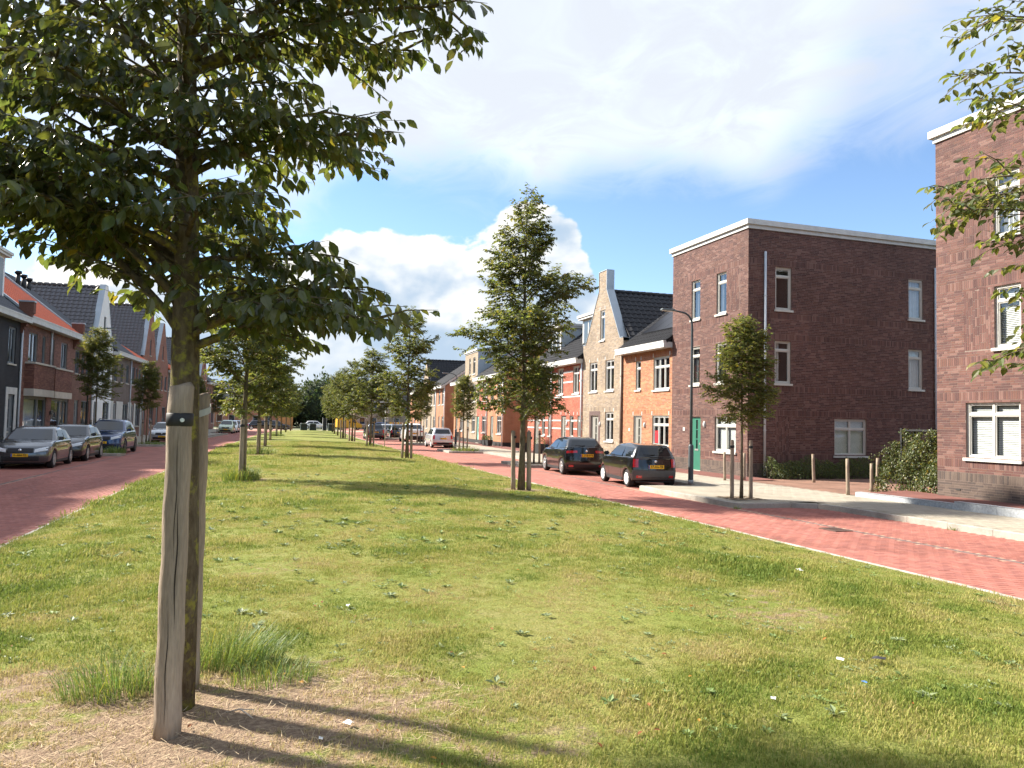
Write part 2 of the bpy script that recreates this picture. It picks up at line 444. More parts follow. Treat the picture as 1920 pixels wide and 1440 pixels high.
# dark gutter line between lane and parking
gut = MB()
for k in range(40):
    y = 5 + k * 1.0
    if any(a - 0.5 < y < b for a, b in ((15.4, 21.6), (31.2, 35.2))): continue
    gut.box(RX(10.962, y), RX(11.066, y), y, y + 0.995, -0.012, 0.0015)
gut.build('gutter_line', mat('gutter_concrete', (0.16, 0.11, 0.10), 0.9, 0.3, 4.0), rr_)
# a drain grate in the gutter
dr = empty('road_drain', (10.75, 12.35, 0.004), 0, 'dark iron drain grate flush with the red road on the right', 'drain')
d = MB(); d.box(-0.2, 0.2, -0.24, -0.2, 0, 0.012).box(-0.2, 0.2, 0.2, 0.24, 0, 0.012).box(-0.2, -0.16, -0.2, 0.2, 0, 0.012).box(0.16, 0.2, -0.2, 0.2, 0, 0.012)
d.build('frame', mat('cast_iron', (0.13, 0.085, 0.07), 0.7, 0.3, 20, metal=0.3), dr)
for k in range(6):
    MB().box(-0.158, 0.158, -0.19 + k * 0.066, -0.155 + k * 0.066, 0.0005, 0.010).build('bar', MATS['cast_iron'], dr)

# --- left carriageway and parking lane (x -9 .. -3.4)
rl_ = tag(obj('road_left', strip('road_left', lambda y: LX(-9.0, y), lambda y: LX(-3.35, y), [y for y in YS if y >= 28], 0.0, 0.0, M_ROADFAR)), kind='structure')
obj('joint_bed', joint_bed('joint_bed', lambda y: LX(-9.0, y), lambda y: LX(-3.35, y), list(np.arange(-6, 30.1, 1.0)), -0.005, M_SAND), rl_)
cells = []
for cx, cy, h in herringbone(-6.7, -3.5, 10.5, 30.0): cells.append((cx, cy, 0.1 if h else 0.05, 0.05 if h else 0.1))
for r in range(int((30.0 - 20) / 0.1)):
    for c in range(10):
        x = -8.75 + (c + (0.5 if r % 2 else 0.0)) * 0.2
        if x < -6.9: cells.append((x, 20.05 + r * 0.1, 0.1, 0.05))
slab_field(rl_, 'paver', cells, ROADCOL, M_PAV, offs=cL, rnd=12)
gut = MB()
for k in range(34):
    y = 11 + k * 1.0; gut.box(LX(-6.82, y), LX(-6.74, y), y, y + 0.99, -0.012, 0.0025)
gut.build('gutter_line', MATS['gutter_concrete'], rl_)

# --- kerb and edging stones
M_KERB = mat('concrete_kerb', (0.32, 0.295, 0.255), 0.9, 0.22, 2.5, bump=0.3, bscale=90, fine=0.1)
M_BAND = mat('concrete_band', (0.40, 0.36, 0.31), 0.9, 0.25, 2.0, bump=0.3, bscale=90, fine=0.12)
def stones(parent, name, pts, w, z0, z1, m, seglen=1.0, ysep=45.0):
    """row of stones along a polyline of (x, y); w = width to the left of travel"""
    far = MB()
    for (ax, ay), (bx, by) in zip(pts[:-1], pts[1:]):
        L = math.hypot(bx - ax, by - ay); n = max(1, round(L / seglen)); dx, dy = (bx - ax) / L, (by - ay) / L; nx, ny = -dy, dx
        for k in range(n):
            s0, s1 = L * k / n + 0.004, L * (k + 1) / n - 0.004
            zz = z1 + random.uniform(-0.004, 0.004)
            q = [(ax + dx * s + nx * t, ay + dy * s + ny * t) for s, t in ((s0, 0), (s1, 0), (s1, w), (s0, w))]
            b = 0.012
            qi = [(ax + dx * s + nx * t, ay + dy * s + ny * t) for s, t in ((s0, b), (s1, b), (s1, w), (s0, w))]
            vs = [(*p, z0) for p in q] + [(*p, zz - b) for p in q] + [(*p, zz) for p in qi]
            fs = [(0, 1, 5, 4), (1, 2, 6, 5), (2, 3, 7, 6), (3, 0, 4, 7), (4, 5, 9, 8), (5, 6, 10, 9), (6, 7, 11, 10), (7, 4, 8, 11), (8, 9, 10, 11)]
            if q[0][1] < ysep and in_view((*q[0], zz), 0.1): MB().add(vs, fs).build(name, m, parent, fix=True)
            else: far.add(vs, fs)
    if far.v: tag(far.build(name + '_run', m, parent, fix=True), kind='stuff')
ks = tag(obj('kerb_strip', mesh_np('kerb_strip', [(8.38, -6, -0.02), (8.42, -6, -0.02), (8.42, -5.9, -0.02), (8.38, -5.9, -0.02)], np.array([(0, 1, 2, 3)]), M_BAND)), kind='structure')
yy = list(np.arange(3, 30, 3.0)) + list(np.arange(30, 118, 6.0))
stones(ks, 'edging_stone', [(RX(8.55, y), y) for y in yy], 0.115, -0.05, 0.034, M_BAND)
stones(ks, 'edging_stone', [(LX(-3.45, y), y) for y in yy[::-1]], 0.10, -0.05, 0.022, M_BAND)
BUMPS = [(16.0, 21.15), (31.7, 35.2), (46.0, 50.0), (61.0, 65.0), (77.0, 80.0)]
kp = []; y = 5.0
for a, b in BUMPS:
    kp += [(RX(13.25, y), y)] if not kp else []
    kp += [(RX(13.25, a - 0.9), a - 0.9), (RX(13.1, a - 0.35), a - 0.35), (RX(12.6, a - 0.02), a - 0.02), (RX(11.25, a), a), (RX(11.06, a + 0.18), a + 0.18), (RX(11.06, b - 0.15), b - 0.15), (RX(11.2, b), b), (RX(13.25, b), b)]
kp += [(RX(13.25, y), y) for y in (90, 100, 110)]
stones(ks, 'kerb_stone', kp[::-1], 0.13, -0.04, 0.125, M_KERB)
kl = [(LX(-8.9, y), y) for y in (6, 14, 22, 30, 39.3)] + [(LX(-8.7, 39.6), 39.6), (LX(-6.95, 39.8), 39.8), (LX(-6.85, 40.1), 40.1), (LX(-6.85, 41.3), 41.3), (LX(-8.8, 41.7), 41.7), (LX(-8.9, 42), 42), (LX(-8.9, 52), 52), (LX(-6.9, 52.3), 52.3), (LX(-6.85, 56.3), 56.3), (LX(-8.9, 56.6), 56.6), (LX(-8.9, 66), 66), (LX(-6.7, 66.5), 66.5), (LX(-6.6, 90), 90), (LX(-8.9, 90.5), 90.5), (LX(-8.9, 110), 110)]
stones(ks, 'kerb_stone', kl, 0.13, -0.04, 0.125, M_KERB)

# --- pavements
TILECOL = [(0.315, 0.28, 0.222), (0.30, 0.268, 0.214), (0.33, 0.295, 0.233), (0.312, 0.278, 0.225), (0.285, 0.255, 0.20)]
M_TILE = mat('pavement_tile', TILECOL[0], 0.9, 0.2, 0.9, bump=0.2, bscale=200, attr=True, fine=0.12)
M_TILEFAR = brick_mat('pavement_tiles_far', TILECOL[0], TILECOL[1], (0.23, 0.2, 0.155), 0.3, 0.3, 0.012, 0.14)
M_REDWALK = brick_mat('red_pavers_walk', (0.185, 0.075, 0.06), (0.16, 0.066, 0.054), (0.16, 0.09, 0.075), 0.2, 0.1, 0.012, 0.18)
def pz(x, y): return 0.125 + 0.024 * (x - cR(y) - 13.25)
pr = tag(obj('pavement_right', strip('pavement_right', lambda y: RX(13.3, y), lambda y: RX(15.45, y), [y for y in YS if y > 29], 0.125, 0.178, M_TILEFAR)), kind='structure')
obj('joint_bed', strip('joint_bed', lambda y: 13.3, lambda y: RX(15.45, y), list(np.arange(2, 30.6, 1.0)), 0.1235, 0.1752, mat('tile_joint', (0.25, 0.215, 0.165), 0.95, 0.2, 3.0)), pr)
cells = []
for r in range(int(26 / 0.2)):
    for c in range(8):
        x = 13.40 + 0.15 + (c - (0.5 if r % 2 else 0)) * 0.3
        if 13.5 < x < 15.45: cells.append((x, 4.1 + r * 0.2, 0.15, 0.1))
slab_field(pr, 'paving_tile', cells, TILECOL, M_TILE, zf=pz, offs=cR, gap=0.004, rnd=13, tilt=0.024)
rs = tag(obj('pavement_red_strip', strip('pavement_red_strip', lambda y: RX(15.45, y), lambda y: RX(16.75, y), [y for y in YS if y > 21] , 0.178, 0.21, M_REDWALK)), kind='structure')
for i, (a, b) in enumerate(BUMPS):                 # pavement build-outs round the street trees
    o = strip('pavement_build_out', lambda y: RX(11.18, y), lambda y: RX(13.45, y), [a + 0.1, (a + b) / 2, b - 0.12], 0.122, 0.128, M_TILEFAR)
    bo = tag(obj('pavement_build_out', o), kind='structure')
    pit = MB(); ym = {0: 17.1, 1: 32.9, 2: 47.2, 3: 62.2, 4: 78.4}[i]
    n = 12
    for k in range(n):
        for j in range(n):
            def P(a_, b_): return (RX(11.45, ym) + a_ * 0.95 / n, ym - 0.5 + b_ * 1.0 / n, 0.127 + 0.02 * math.sin(a_ * 1.3) * math.cos(b_ * 1.7) * (0 < a_ < n and 0 < b_ < n) + 0.004)
            pit.quad(P(k, j), P(k + 1, j), P(k + 1, j + 1), P(k, j + 1))
    pit.build('tree_pit_soil', mat('soil', (0.14, 0.10, 0.06), 0.95, 0.4, 9.0, bump=0.6, bscale=60, fine=0.2), bo)
# path between the two purple brick buildings and the raised terrace with its granite kerb
pa = tag(obj('path', mesh_np('path', [(15.45, 15.0, 0.178), (30, 15.0, 0.2), (30, 22.6, 0.2), (15.45, 22.6, 0.178)], np.array([(0, 1, 2, 3)]), brick_mat('path_pavers', (0.24, 0.13, 0.09), (0.20, 0.11, 0.08), (0.2, 0.14, 0.1), 0.2, 0.1, 0.012, 0.2), uv=[(15, 15), (30, 15), (30, 22.6), (15, 22.6)])), kind='structure')
tr_ = tag(obj('terrace', mesh_np('terrace', [(15.45, 3, 0.315), (16.8, 3, 0.335), (16.8, 16.6, 0.335), (15.45, 16.6, 0.285), (15.45, 16.6, 0.1), (16.8, 16.6, 0.1)], np.array([(0, 1, 2, 3), (3, 2, 5, 4)]), M_REDWALK, uv=[(0, 3), (1.35, 3), (1.35, 16.6), (0, 16.6), (0, 16.8), (1.35, 16.8)])), kind='structure')
M_GRAN = mat('granite', (0.34, 0.36, 0.38), 0.75, 0.12, 1.5, bump=0.2, bscale=250, fine=0.25)
gr = tag(obj('granite_kerb', mesh_np('granite_kerb', [(15.3, 2.0, 0.12), (15.44, 2.0, 0.12), (15.44, 2.1, 0.3), (15.3, 2.1, 0.3)], np.array([(0, 1, 2, 3)]), M_GRAN)), kind='structure')
stones(gr, 'granite_block', [(15.27, 13.7), (15.27, 16.8)], -0.18, 0.1, 0.30, M_GRAN, 1.1)
stones(gr, 'granite_block', [(15.25, 3.0), (15.25, 13.7)], -0.18, 0.1, 0.36, M_GRAN, 1.1)
# left pavement
pl = tag(obj('pavement_left', strip('pavement_left', lambda y: LX(-12.2, y), lambda y: LX(-9.0, y), YS, 0.15, 0.123, M_TILEFAR)), kind='structure')
for a, b in ((39.9, 41.4), (52.4, 56.4), (66.6, 90.2)):
    tag(obj('pavement_build_out', strip('pavement_build_out', lambda y: LX(-9.1, y), lambda y: LX(-7.0, y), list(np.linspace(a, b, 5)), 0.121, 0.119, M_TILEFAR)), kind='structure')
# cross street and plateau at the far end
tag(obj('road_crossing', mesh_np('road_crossing', [(-60, 121, 0.01), (90, 121, 0.01), (90, 130, 0.01), (-60, 130, 0.01)], np.array([(0, 1, 2, 3)]), mat('plateau', (0.40, 0.30, 0.22), 0.9, 0.15, 0.5))), kind='structure')

# --- the lawn
xs = np.linspace(0, 1, 60); ysl = np.concatenate([np.arange(-5, 30, 0.35), np.arange(30, 118.5, 1.5)])
V = []; 
for y in ysl:
    a = LX(LAWN_L - 0.08, y); b = RX(LAWN_R - 0.03, y)
    for t in xs:
        x = a + (b - a) * t
        V.append((x, y, lawn_z(x, y) + 0.012 * math.sin(x * 2.1 + y * 0.7) * math.sin(y * 1.3 - x * 0.4) * min(1, 8 * t, 8 * (1 - t))))
F = []
for j in range(len(ysl) - 1):
    for i in range(59):
        k = j * 60 + i; F.append((k, k + 1, k + 61, k + 60))
TREES_L = [(-0.40, 5.2), (-0.29, 23.2), (0.21, 39.3), (0.66, 50.8), (1.19, 63.6), (2.01, 77.8), (2.76, 88.5), (3.74, 101.5), (4.71, 111.0)]
TREES_R = [(6.98, 4.55), (6.95, 20.0), (7.02, 37.1), (7.45, 52.7), (7.65, 64.7), (8.01, 75.0), (8.65, 86.4), (9.14, 95.2), (9.9, 106.0)]
V = np.array(V)
def bare_at(X, Y):
    """0..1 trodden, dry ground: round the tree feet and in the foreground"""
    b = np.zeros_like(X)
    for k, (tx, ty) in enumerate(TREES_L + TREES_R):
        r = 1.35 if k == 0 else 0.75
        d = np.hypot((X - tx - (0.25 if k == 0 else 0.1)) / 1.3, Y - ty + (0.35 if k == 0 else 0.0))
        b = np.maximum(b, np.clip(1.25 - d / r, 0, 1))
    for cx, cy, rx, ry, s in ((-1.45, 6.0, 0.8, 0.35, 0.9), (-1.6, 7.9, 0.5, 0.2, 0.4), (0.9, 4.9, 0.7, 0.5, 0.6), (4.9, 6.2, 0.8, 0.5, 0.55), (5.4, 7.1, 0.6, 0.3, 0.6), (-0.9, 4.4, 0.9, 0.4, 0.8), (1.5, 4.1, 0.9, 0.35, 0.5), (0.3, 9.5, 0.7, 0.3, 0.35)):
        d = np.hypot((X - cx) / rx, (Y - cy) / ry); b = np.maximum(b, s * np.clip(1.4 - d, 0, 1))
    return b
bare = bare_at(V[:, 0], V[:, 1]).astype(np.float32)
def lawn_material():
    m = bpy.data.materials.new('lawn'); m.use_nodes = True
    nt = m.node_tree; p = nt.nodes['Principled BSDF']; L = nt.links
    p.inputs['Roughness'].default_value = 0.95; p.inputs['Specular IOR Level'].default_value = 0.1
    tc = nnode(nt, 'ShaderNodeTexCoord')
    def noise(s, d=5.0, r=0.6):
        n = nnode(nt, 'ShaderNodeTexNoise'); n.inputs['Scale'].default_value = s; n.inputs['Detail'].default_value = d; n.inputs['Roughness'].default_value = r
        L.new(tc.outputs['Object'], n.inputs['Vector']); return n.outputs[0]
    def mixc(f, a, b):
        n = nnode(nt, 'ShaderNodeMix', data_type='RGBA'); L.new(f, n.inputs[0])
        for i, x in ((6, a), (7, b)):
            if isinstance(x, tuple): n.inputs[i].default_value = (*x, 1)
            else: L.new(x, n.inputs[i])
        return n.outputs[2]
    def rng(v, a, b, c=0.0, d=1.0):
        n = nnode(nt, 'ShaderNodeMapRange'); L.new(v, n.inputs[0])
        for i, x in enumerate((a, b, c, d)): n.inputs[i + 1].default_value = x
        return n.outputs[0]
    c = mixc(rng(noise(0.55), 0.38, 0.62), (0.185, 0.22, 0.046), (0.275, 0.262, 0.08))
    c = mixc(rng(noise(2.3, 6), 0.5, 0.72), c, (0.33, 0.275, 0.12))
    c = mixc(rng(noise(45, 3), 0.35, 0.7), c, (0.13, 0.155, 0.035))
    a = nnode(nt, 'ShaderNodeAttribute', attribute_name='bare')
    ad = nnode(nt, 'ShaderNodeMath', operation='ADD', use_clamp=True); L.new(a.outputs['Fac'], ad.inputs[0]); L.new(rng(noise(6, 6), 0.3, 0.7, -0.45, 0.45), ad.inputs[1])
    soil = mixc(rng(noise(30, 6), 0.4, 0.65), (0.21, 0.145, 0.10), (0.34, 0.25, 0.165))
    fb = nnode(nt, 'ShaderNodeMath', operation='MULTIPLY'); L.new(rng(ad.outputs[0], 0.35, 0.75), fb.inputs[0]); L.new(rng(a.outputs['Fac'], 0.0, 0.3), fb.inputs[1])
    c = mixc(fb.outputs[0], c, soil)
    L.new(c, p.inputs['Base Color'])
    b = nnode(nt, 'ShaderNodeBump'); b.inputs['Strength'].default_value = 0.9; b.inputs['Distance'].default_value = 0.03
    L.new(noise(55, 4), b.inputs['Height']); L.new(b.outputs[0], p.inputs['Normal'])
    return m
me = mesh_np('lawn', V, np.array(F), lawn_material(), smooth=True)
at = me.attributes.new('bare', 'FLOAT', 'POINT'); at.data.foreach_set('value', bare)
LAWN = tag(obj('lawn', me), kind='structure')
# ------------------------------------------------------------------ building kit
def T(c, k): return tuple(min(1.0, x * k) for x in c)
PURPLE = [(0.135, 0.066, 0.058), (0.150, 0.074, 0.064), (0.118, 0.058, 0.053), (0.175, 0.092, 0.080), (0.098, 0.050, 0.048), (0.150, 0.074, 0.060), (0.128, 0.066, 0.062), (0.20, 0.115, 0.10)]
PLINTH = [(0.085, 0.062, 0.052), (0.10, 0.074, 0.06), (0.072, 0.055, 0.048), (0.115, 0.085, 0.068)]
ORANGE = [(0.50, 0.205, 0.095), (0.54, 0.235, 0.11), (0.45, 0.175, 0.085), (0.57, 0.27, 0.14), (0.47, 0.20, 0.11), (0.40, 0.15, 0.08)]
TAN = [(0.42, 0.325, 0.21), (0.46, 0.36, 0.24), (0.37, 0.28, 0.185), (0.50, 0.40, 0.275), (0.33, 0.26, 0.185), (0.44, 0.33, 0.20)]
RED = [(0.43, 0.095, 0.052), (0.47, 0.11, 0.06), (0.39, 0.082, 0.05), (0.50, 0.14, 0.08), (0.35, 0.075, 0.048)]
PURPLE = [(c[0] * 0.77, c[1] * 0.73, c[2] * 0.69) for c in PURPLE]; ORANGE = [T(c, 0.70) for c in ORANGE]; TAN = [(c[0] * 0.58, c[1] * 0.59, c[2] * 0.66) for c in TAN]; RED = [T(c, 0.70) for c in RED]
M_BRICK = mat('brick', PURPLE[0], 0.82, 0.24, 0.7, bump=0.08, bscale=120, attr=True, spec=0.3)
M_MORTAR = mat('mortar', (0.205, 0.155, 0.13), 0.95, 0.2, 8)
M_MORTAR_L = mat('light_mortar', (0.42, 0.34, 0.26), 0.95, 0.15, 8)
M_WHITE = mat('white_paint', (0.50, 0.495, 0.475), 0.5, 0.12, 3.0)
M_CREAM = mat('cream_frame', (0.50, 0.49, 0.445), 0.5, 0.04, 3.0)
M_ZINC = mat('zinc', (0.36, 0.40, 0.43), 0.45, 0.1, 2.0, metal=0.5)
M_PIPE = mat('pipe_grey', (0.52, 0.55, 0.58), 0.45, 0.06, 3.0)
M_GLASS = glass_mat('window_glass', tint=(0.80, 0.83, 0.84), base=0.08)
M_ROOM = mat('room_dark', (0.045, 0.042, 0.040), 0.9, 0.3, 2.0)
M_CURTAIN = mat('curtain', (0.62, 0.60, 0.56), 0.9, 0.1, 5.0)
M_CURT_G = mat('curtain_grey', (0.22, 0.22, 0.22), 0.9, 0.1, 5.0)
M_BLIND = mat('blind_slat', (0.74, 0.73, 0.68), 0.6, 0.05, 5.0)
M_GREYF = mat('grey_frame', (0.16, 0.175, 0.185), 0.5, 0.06, 3.0)
M_STONE = mat('pale_stone', (0.46, 0.42, 0.36), 0.85, 0.1, 3.0, bump=0.2)
M_DOORG = mat('door_grey', (0.23, 0.225, 0.20), 0.5, 0.05, 3.0)

def framefn(o, u):
    n = (u[1], -u[0])
    return lambda uu, d, z: (o[0] + u[0] * uu - n[0] * d, o[1] + u[1] * uu - n[1] * d, z)
def fbox(mb, P, u0, u1, d0, d1, z0, z1):
    vs = [P(u0, d0, z0), P(u1, d0, z0), P(u1, d1, z0), P(u0, d1, z0), P(u0, d0, z1), P(u1, d0, z1), P(u1, d1, z1), P(u0, d1, z1)]
    mb.add(vs, [(0, 3, 2, 1), (4, 5, 6, 7), (0, 1, 5, 4), (1, 2, 6, 5), (2, 3, 7, 6), (3, 0, 4, 7)])
def prof_z(prof, u):
    for (a, za), (b, zb) in zip(prof[:-1], prof[1:]):
        if a <= u <= b and b > a: return za + (zb - za) * (u - a) / (b - a)
    return prof[-1][1]
def prof_span(prof, z, W):
    """u interval(s) where the wall is at least z high"""
    us = [0.0]; N = 240
    ok = [prof_z(prof, W * (i + 0.5) / N) >= z for i in range(N)]
    out = []; s = None
    for i, k in enumerate(ok + [False]):
        if k and s is None: s = i
        if not k and s is not None: out.append((W * s / N, W * i / N)); s = None
    return out
def wall(parent, o, u, W, zb, prof, openings, style, bands=(), panels=(), sep=0, name='wall', reveal=0.11, rows_to=None):
    P = framefn(o, u)
    if isinstance(prof, (int, float)): prof = [(0, prof), (W, prof)]
    mb = MB(); UV = []
    ub = sorted(set([0.0, W] + [x for a in openings for x in a[:2]] + [p[0] for p in prof]))
    ub = [x for x in ub if 0 <= x <= W]
    def q(pts):
        mb.add([P(a, 0, z) for a, z in pts], [tuple(range(len(pts)))]); UV.extend(pts)
    for a, b in zip(ub[:-1], ub[1:]):
        if b - a < 1e-4: continue
        m_ = (a + b) / 2
        ta, tb = prof_z(prof, a + 1e-4), prof_z(prof, b - 1e-4)
        ho = sorted([(h[2], h[3]) for h in openings if h[0] - 1e-5 < m_ < h[1] + 1e-5])
        z = zb
        for h0, h1 in ho:
            if h0 > z: q([(a, z), (b, z), (b, h0), (a, h0)])
            z = h1
        q([(a, z), (b, z), (b, tb), (a, ta)])
    for u0, u1, z0, z1 in [h[:4] for h in openings]:
        for A, B in (((u0, z0), (u1, z0)), ((u1, z0), (u1, z1)), ((u1, z1), (u0, z1)), ((u0, z1), (u0, z0))):
            mb.add([P(A[0], 0, A[1]), P(B[0], 0, B[1]), P(B[0], reveal, B[1]), P(A[0], reveal, A[1])], [(0, 1, 2, 3)])
            UV.extend([A, B, (B[0] + reveal, B[1]), (A[0] + reveal, A[1])])
    me = mb.mesh(name, style['mortar'] if style['kind'] == 'bricks' else style['mat'])
    ul = me.uv_layers.new(name='UVMap')
    for lp in me.loops: ul.data[lp.index].uv = UV[lp.vertex_index]
    w = obj(name, me, parent)
    if style['kind'] != 'bricks': return w
    # ---- the bricks themselves, 6 mm proud of the mortar
    cols = style['cols']; rr = random.Random(style.get('seed', 3)); R = []
    holes = [h[:4] for h in openings] + [p[:4] for p in panels]
    def row(z0, z1, spans, vertical):
        zm = (z0 + z1) / 2
        for a, b in spans:
            iv = [(a, b)]
            for h in holes:
                if h[2] < zm < h[3]:
                    iv = [x for s, e in iv for x in ((s, min(e, h[0])), (max(s, h[1]), e)) if x[1] - x[0] > 0.015]
            for s, e in iv:
                x = s
                if not vertical and rr.random() < 0.7: x = s - rr.choice((0.0, 0.055, 0.11, 0.16))
                while x < e - 0.012:
                    L = 0.06 if vertical else (0.22 if rr.random() < 0.8 else 0.11)
                    x0, x1 = max(x, s), min(x + L - 0.010, e)
                    if x1 - x0 > 0.012: R.append((x0, x1, z0 + 0.004, z1 - 0.005, rr.randrange(len(cols))))
                    x += L
    top = max(p[1] for p in prof); z = zb
    bset = sorted(bands)
    while z < top - 0.02:
        if bset and z >= bset[0] - 0.031:
            bset.pop(0); h = 0.21; row(z, z + h, prof_span(prof, z + h * 0.9, W), True); z += h
        else:
            row(z, min(z + 0.06, top), prof_span(prof, z + 0.045, W), False); z += 0.06
    for u0, u1, z0, z1 in [p[:4] for p in panels]:
        x = u0 + 0.005
        while x < u1 - 0.02:
            zz = z0 - rr.random() * 0.2
            while zz < z1:
                a, b = max(zz, z0), min(zz + 0.21, z1)
                if b - a > 0.03: R.append((x, min(x + 0.05, u1), a, b, rr.randrange(len(cols))))
                zz += 0.22
            x += 0.06
    R = np.array(R); n = len(R)
    org = np.array([o[0], o[1]]); uv = np.array(u); nv = np.array([u[1], -u[0]])
    pzz, pcols = style.get('plinth', (-9, cols)); allc = list(cols) + list(pcols)
    for k in range(n):
        if R[k, 3] < pzz: R[k, 4] = len(cols) + int(R[k, 4]) % len(pcols)
    cols = allc
    ctr = np.array([[*(org + uv * (r[0] + r[1]) / 2), (r[2] + r[3]) / 2] for r in R])
    sepi = []
    if sep:
        M4 = parent.matrix_basis
        dd = []
        for k in range(n):
            wp = M4 @ Vector(ctr[k]); full = R[k, 1] - R[k, 0] > 0.19 or R[k, 3] - R[k, 2] > 0.19
            dd.append((wp - CAMPOS).length + (0 if full and in_view(wp, 0) else 1000))
        sepi = [k for k in np.argsort(dd)[:sep] if dd[k] < 900]
    ss = set(int(k) for k in sepi); keep = np.array([k for k in range(n) if k not in ss])
    K = R[keep]; dp = np.abs(RNG.normal(0.0035, 0.0008, len(K)))
    def corner(a, b, d):
        xy = org[None] + uv[None] * a[:, None] + nv[None] * d[:, None]
        return np.column_stack([xy, b])
    z0 = np.zeros(len(K))
    V = np.stack([corner(K[:, 0], K[:, 2], z0), corner(K[:, 1], K[:, 2], z0), corner(K[:, 1], K[:, 3], z0), corner(K[:, 0], K[:, 3], z0), corner(K[:, 0], K[:, 2], dp), corner(K[:, 1], K[:, 2], dp), corner(K[:, 1], K[:, 3], dp), corner(K[:, 0], K[:, 3], dp)], 1).reshape(-1, 3)
    f = np.array([(0, 1, 5, 4), (1, 2, 6, 5), (2, 3, 7, 6), (3, 0, 4, 7), (4, 5, 6, 7)])
    F = (f[None] + (np.arange(len(K)) * 8)[:, None, None]).reshape(-1, 4)
    C = np.repeat(np.array(cols)[K[:, 4].astype(int)], 8, 0)
    tag(obj('brick_courses', mesh_np('brick_courses', V, F, M_BRICK, cols=C), w), kind='stuff')
    shared = {}
    for k in sepi:
        r = R[int(k)]; key = (round(r[1] - r[0], 2), round(r[3] - r[2], 2), int(r[4]))
        if key not in shared:
            hu, hz = (r[1] - r[0]) / 2, (r[3] - r[2]) / 2
            vv = []
            for d in (0.0, 0.0038):
                for a, b in ((-hu, -hz), (hu, -hz), (hu, hz), (-hu, hz)): vv.append((*(uv * a + nv * d), b))
            shared[key] = mesh_np('brick', vv, f, M_BRICK, cols=np.tile(cols[int(r[4])], (8, 1)))
        b = obj('brick', shared[key], w); b.location = ctr[int(k)]
    return w

def window(parent, o, u, u0, u1, z0, z1, fm=None, transom=0.0, cols=1, curtain='side', sill=True, setb=0.05, fw=0.06, near=True, sillm=None, name='window'):
    P = framefn(o, u); fm = fm or M_WHITE; mb = MB(); d0, d1 = setb, setb + 0.07
    fbox(mb, P, u0, u1, d0, d1, z0, z0 + fw); fbox(mb, P, u0, u1, d0, d1, z1 - fw, z1)
    fbox(mb, P, u0, u0 + fw, d0, d1, z0 + fw, z1 - fw); fbox(mb, P, u1 - fw, u1, d0, d1, z0 + fw, z1 - fw)
    zt = z1 - (z1 - z0) * transom if transom else None
    rows = [(z0 + fw, z1 - fw)] if not zt else [(z0 + fw, zt - 0.03), (zt + 0.03, z1 - fw)]
    if zt: fbox(mb, P, u0 + fw, u1 - fw, d0 + 0.002, d1, zt - 0.03, zt + 0.03)
    iw = (u1 - u0 - 2 * fw); cells = []
    for c in range(cols):
        a = u0 + fw + iw * c / cols + (0.022 if c else 0); b = u0 + fw + iw * (c + 1) / cols - (0.022 if c < cols - 1 else 0)
        for r in rows: cells.append((a, b, *r))
        if c < cols - 1: fbox(mb, P, b, b + 0.044, d0 + 0.004, d1, z0 + fw, z1 - fw)
    s = 0.028
    for a, b, c, d in cells:                      # the sashes
        if near:
            fbox(mb, P, a, b, d0 + 0.02, d1 - 0.01, c, c + s); fbox(mb, P, a, b, d0 + 0.02, d1 - 0.01, d - s, d)
            fbox(mb, P, a, a + s, d0 + 0.02, d1 - 0.01, c + s, d - s); fbox(mb, P, b - s, b, d0 + 0.02, d1 - 0.01, c + s, d - s)
    w = mb.build(name, fm, parent)
    for a, b, c, d in cells:
        MB().quad(P(a, d0 + 0.045, c), P(b, d0 + 0.045, c), P(b, d0 + 0.045, d), P(a, d0 + 0.045, d)).build('pane', M_GLASS, w)
    if sill:
        sb = MB(); fbox(sb, P, u0 - 0.05, u1 + 0.05, -0.06, setb, z0 - 0.075, z0 - 0.002); sb.build('sill', sillm or fm, w)
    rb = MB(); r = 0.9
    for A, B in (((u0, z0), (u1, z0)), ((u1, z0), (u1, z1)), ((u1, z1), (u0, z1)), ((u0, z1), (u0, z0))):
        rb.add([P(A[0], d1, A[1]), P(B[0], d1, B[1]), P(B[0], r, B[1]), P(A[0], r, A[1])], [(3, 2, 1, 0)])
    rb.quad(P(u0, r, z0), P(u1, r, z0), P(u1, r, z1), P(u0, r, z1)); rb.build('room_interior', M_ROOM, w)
    if curtain in ('side', 'half', 'full'):
        spans = {'side': [(0.0, 0.28), (0.74, 1.0)], 'half': [(0.0, 0.42)], 'full': [(0.0, 1.0)]}[curtain]
        cb = MB()
        for f0, f1 in spans:
            a = u0 + 0.03 + (u1 - u0 - 0.06) * f0; b = u0 + 0.03 + (u1 - u0 - 0.06) * f1; n = max(4, int((b - a) / 0.035))
            for k in range(n):
                x0, x1 = a + (b - a) * k / n, a + (b - a) * (k + 1) / n
                dA = 0.2 + 0.03 * math.sin(k * 1.7); dB = 0.2 + 0.03 * math.sin((k + 1) * 1.7)
                cb.quad(P(x0, dA, z0 + 0.02), P(x1, dB, z0 + 0.02), P(x1, dB, z1 - 0.04), P(x0, dA, z1 - 0.04))
        cb.build('curtain', M_CURTAIN if random.random() < 0.7 else M_CURT_G, w)
    elif curtain == 'blind':
        bb = MB(); z = z0 + fw + 0.03
        while z < z1 - fw:
            for a, b, c, d in cells[::len(rows)]:
                bb.add([P(a, 0.165, z - 0.014), P(b, 0.165, z - 0.014), P(b, 0.185, z + 0.020), P(a, 0.185, z + 0.020)], [(0, 1, 2, 3)])
            z += 0.042
        bb.build('blind', M_BLIND, w)
    return w
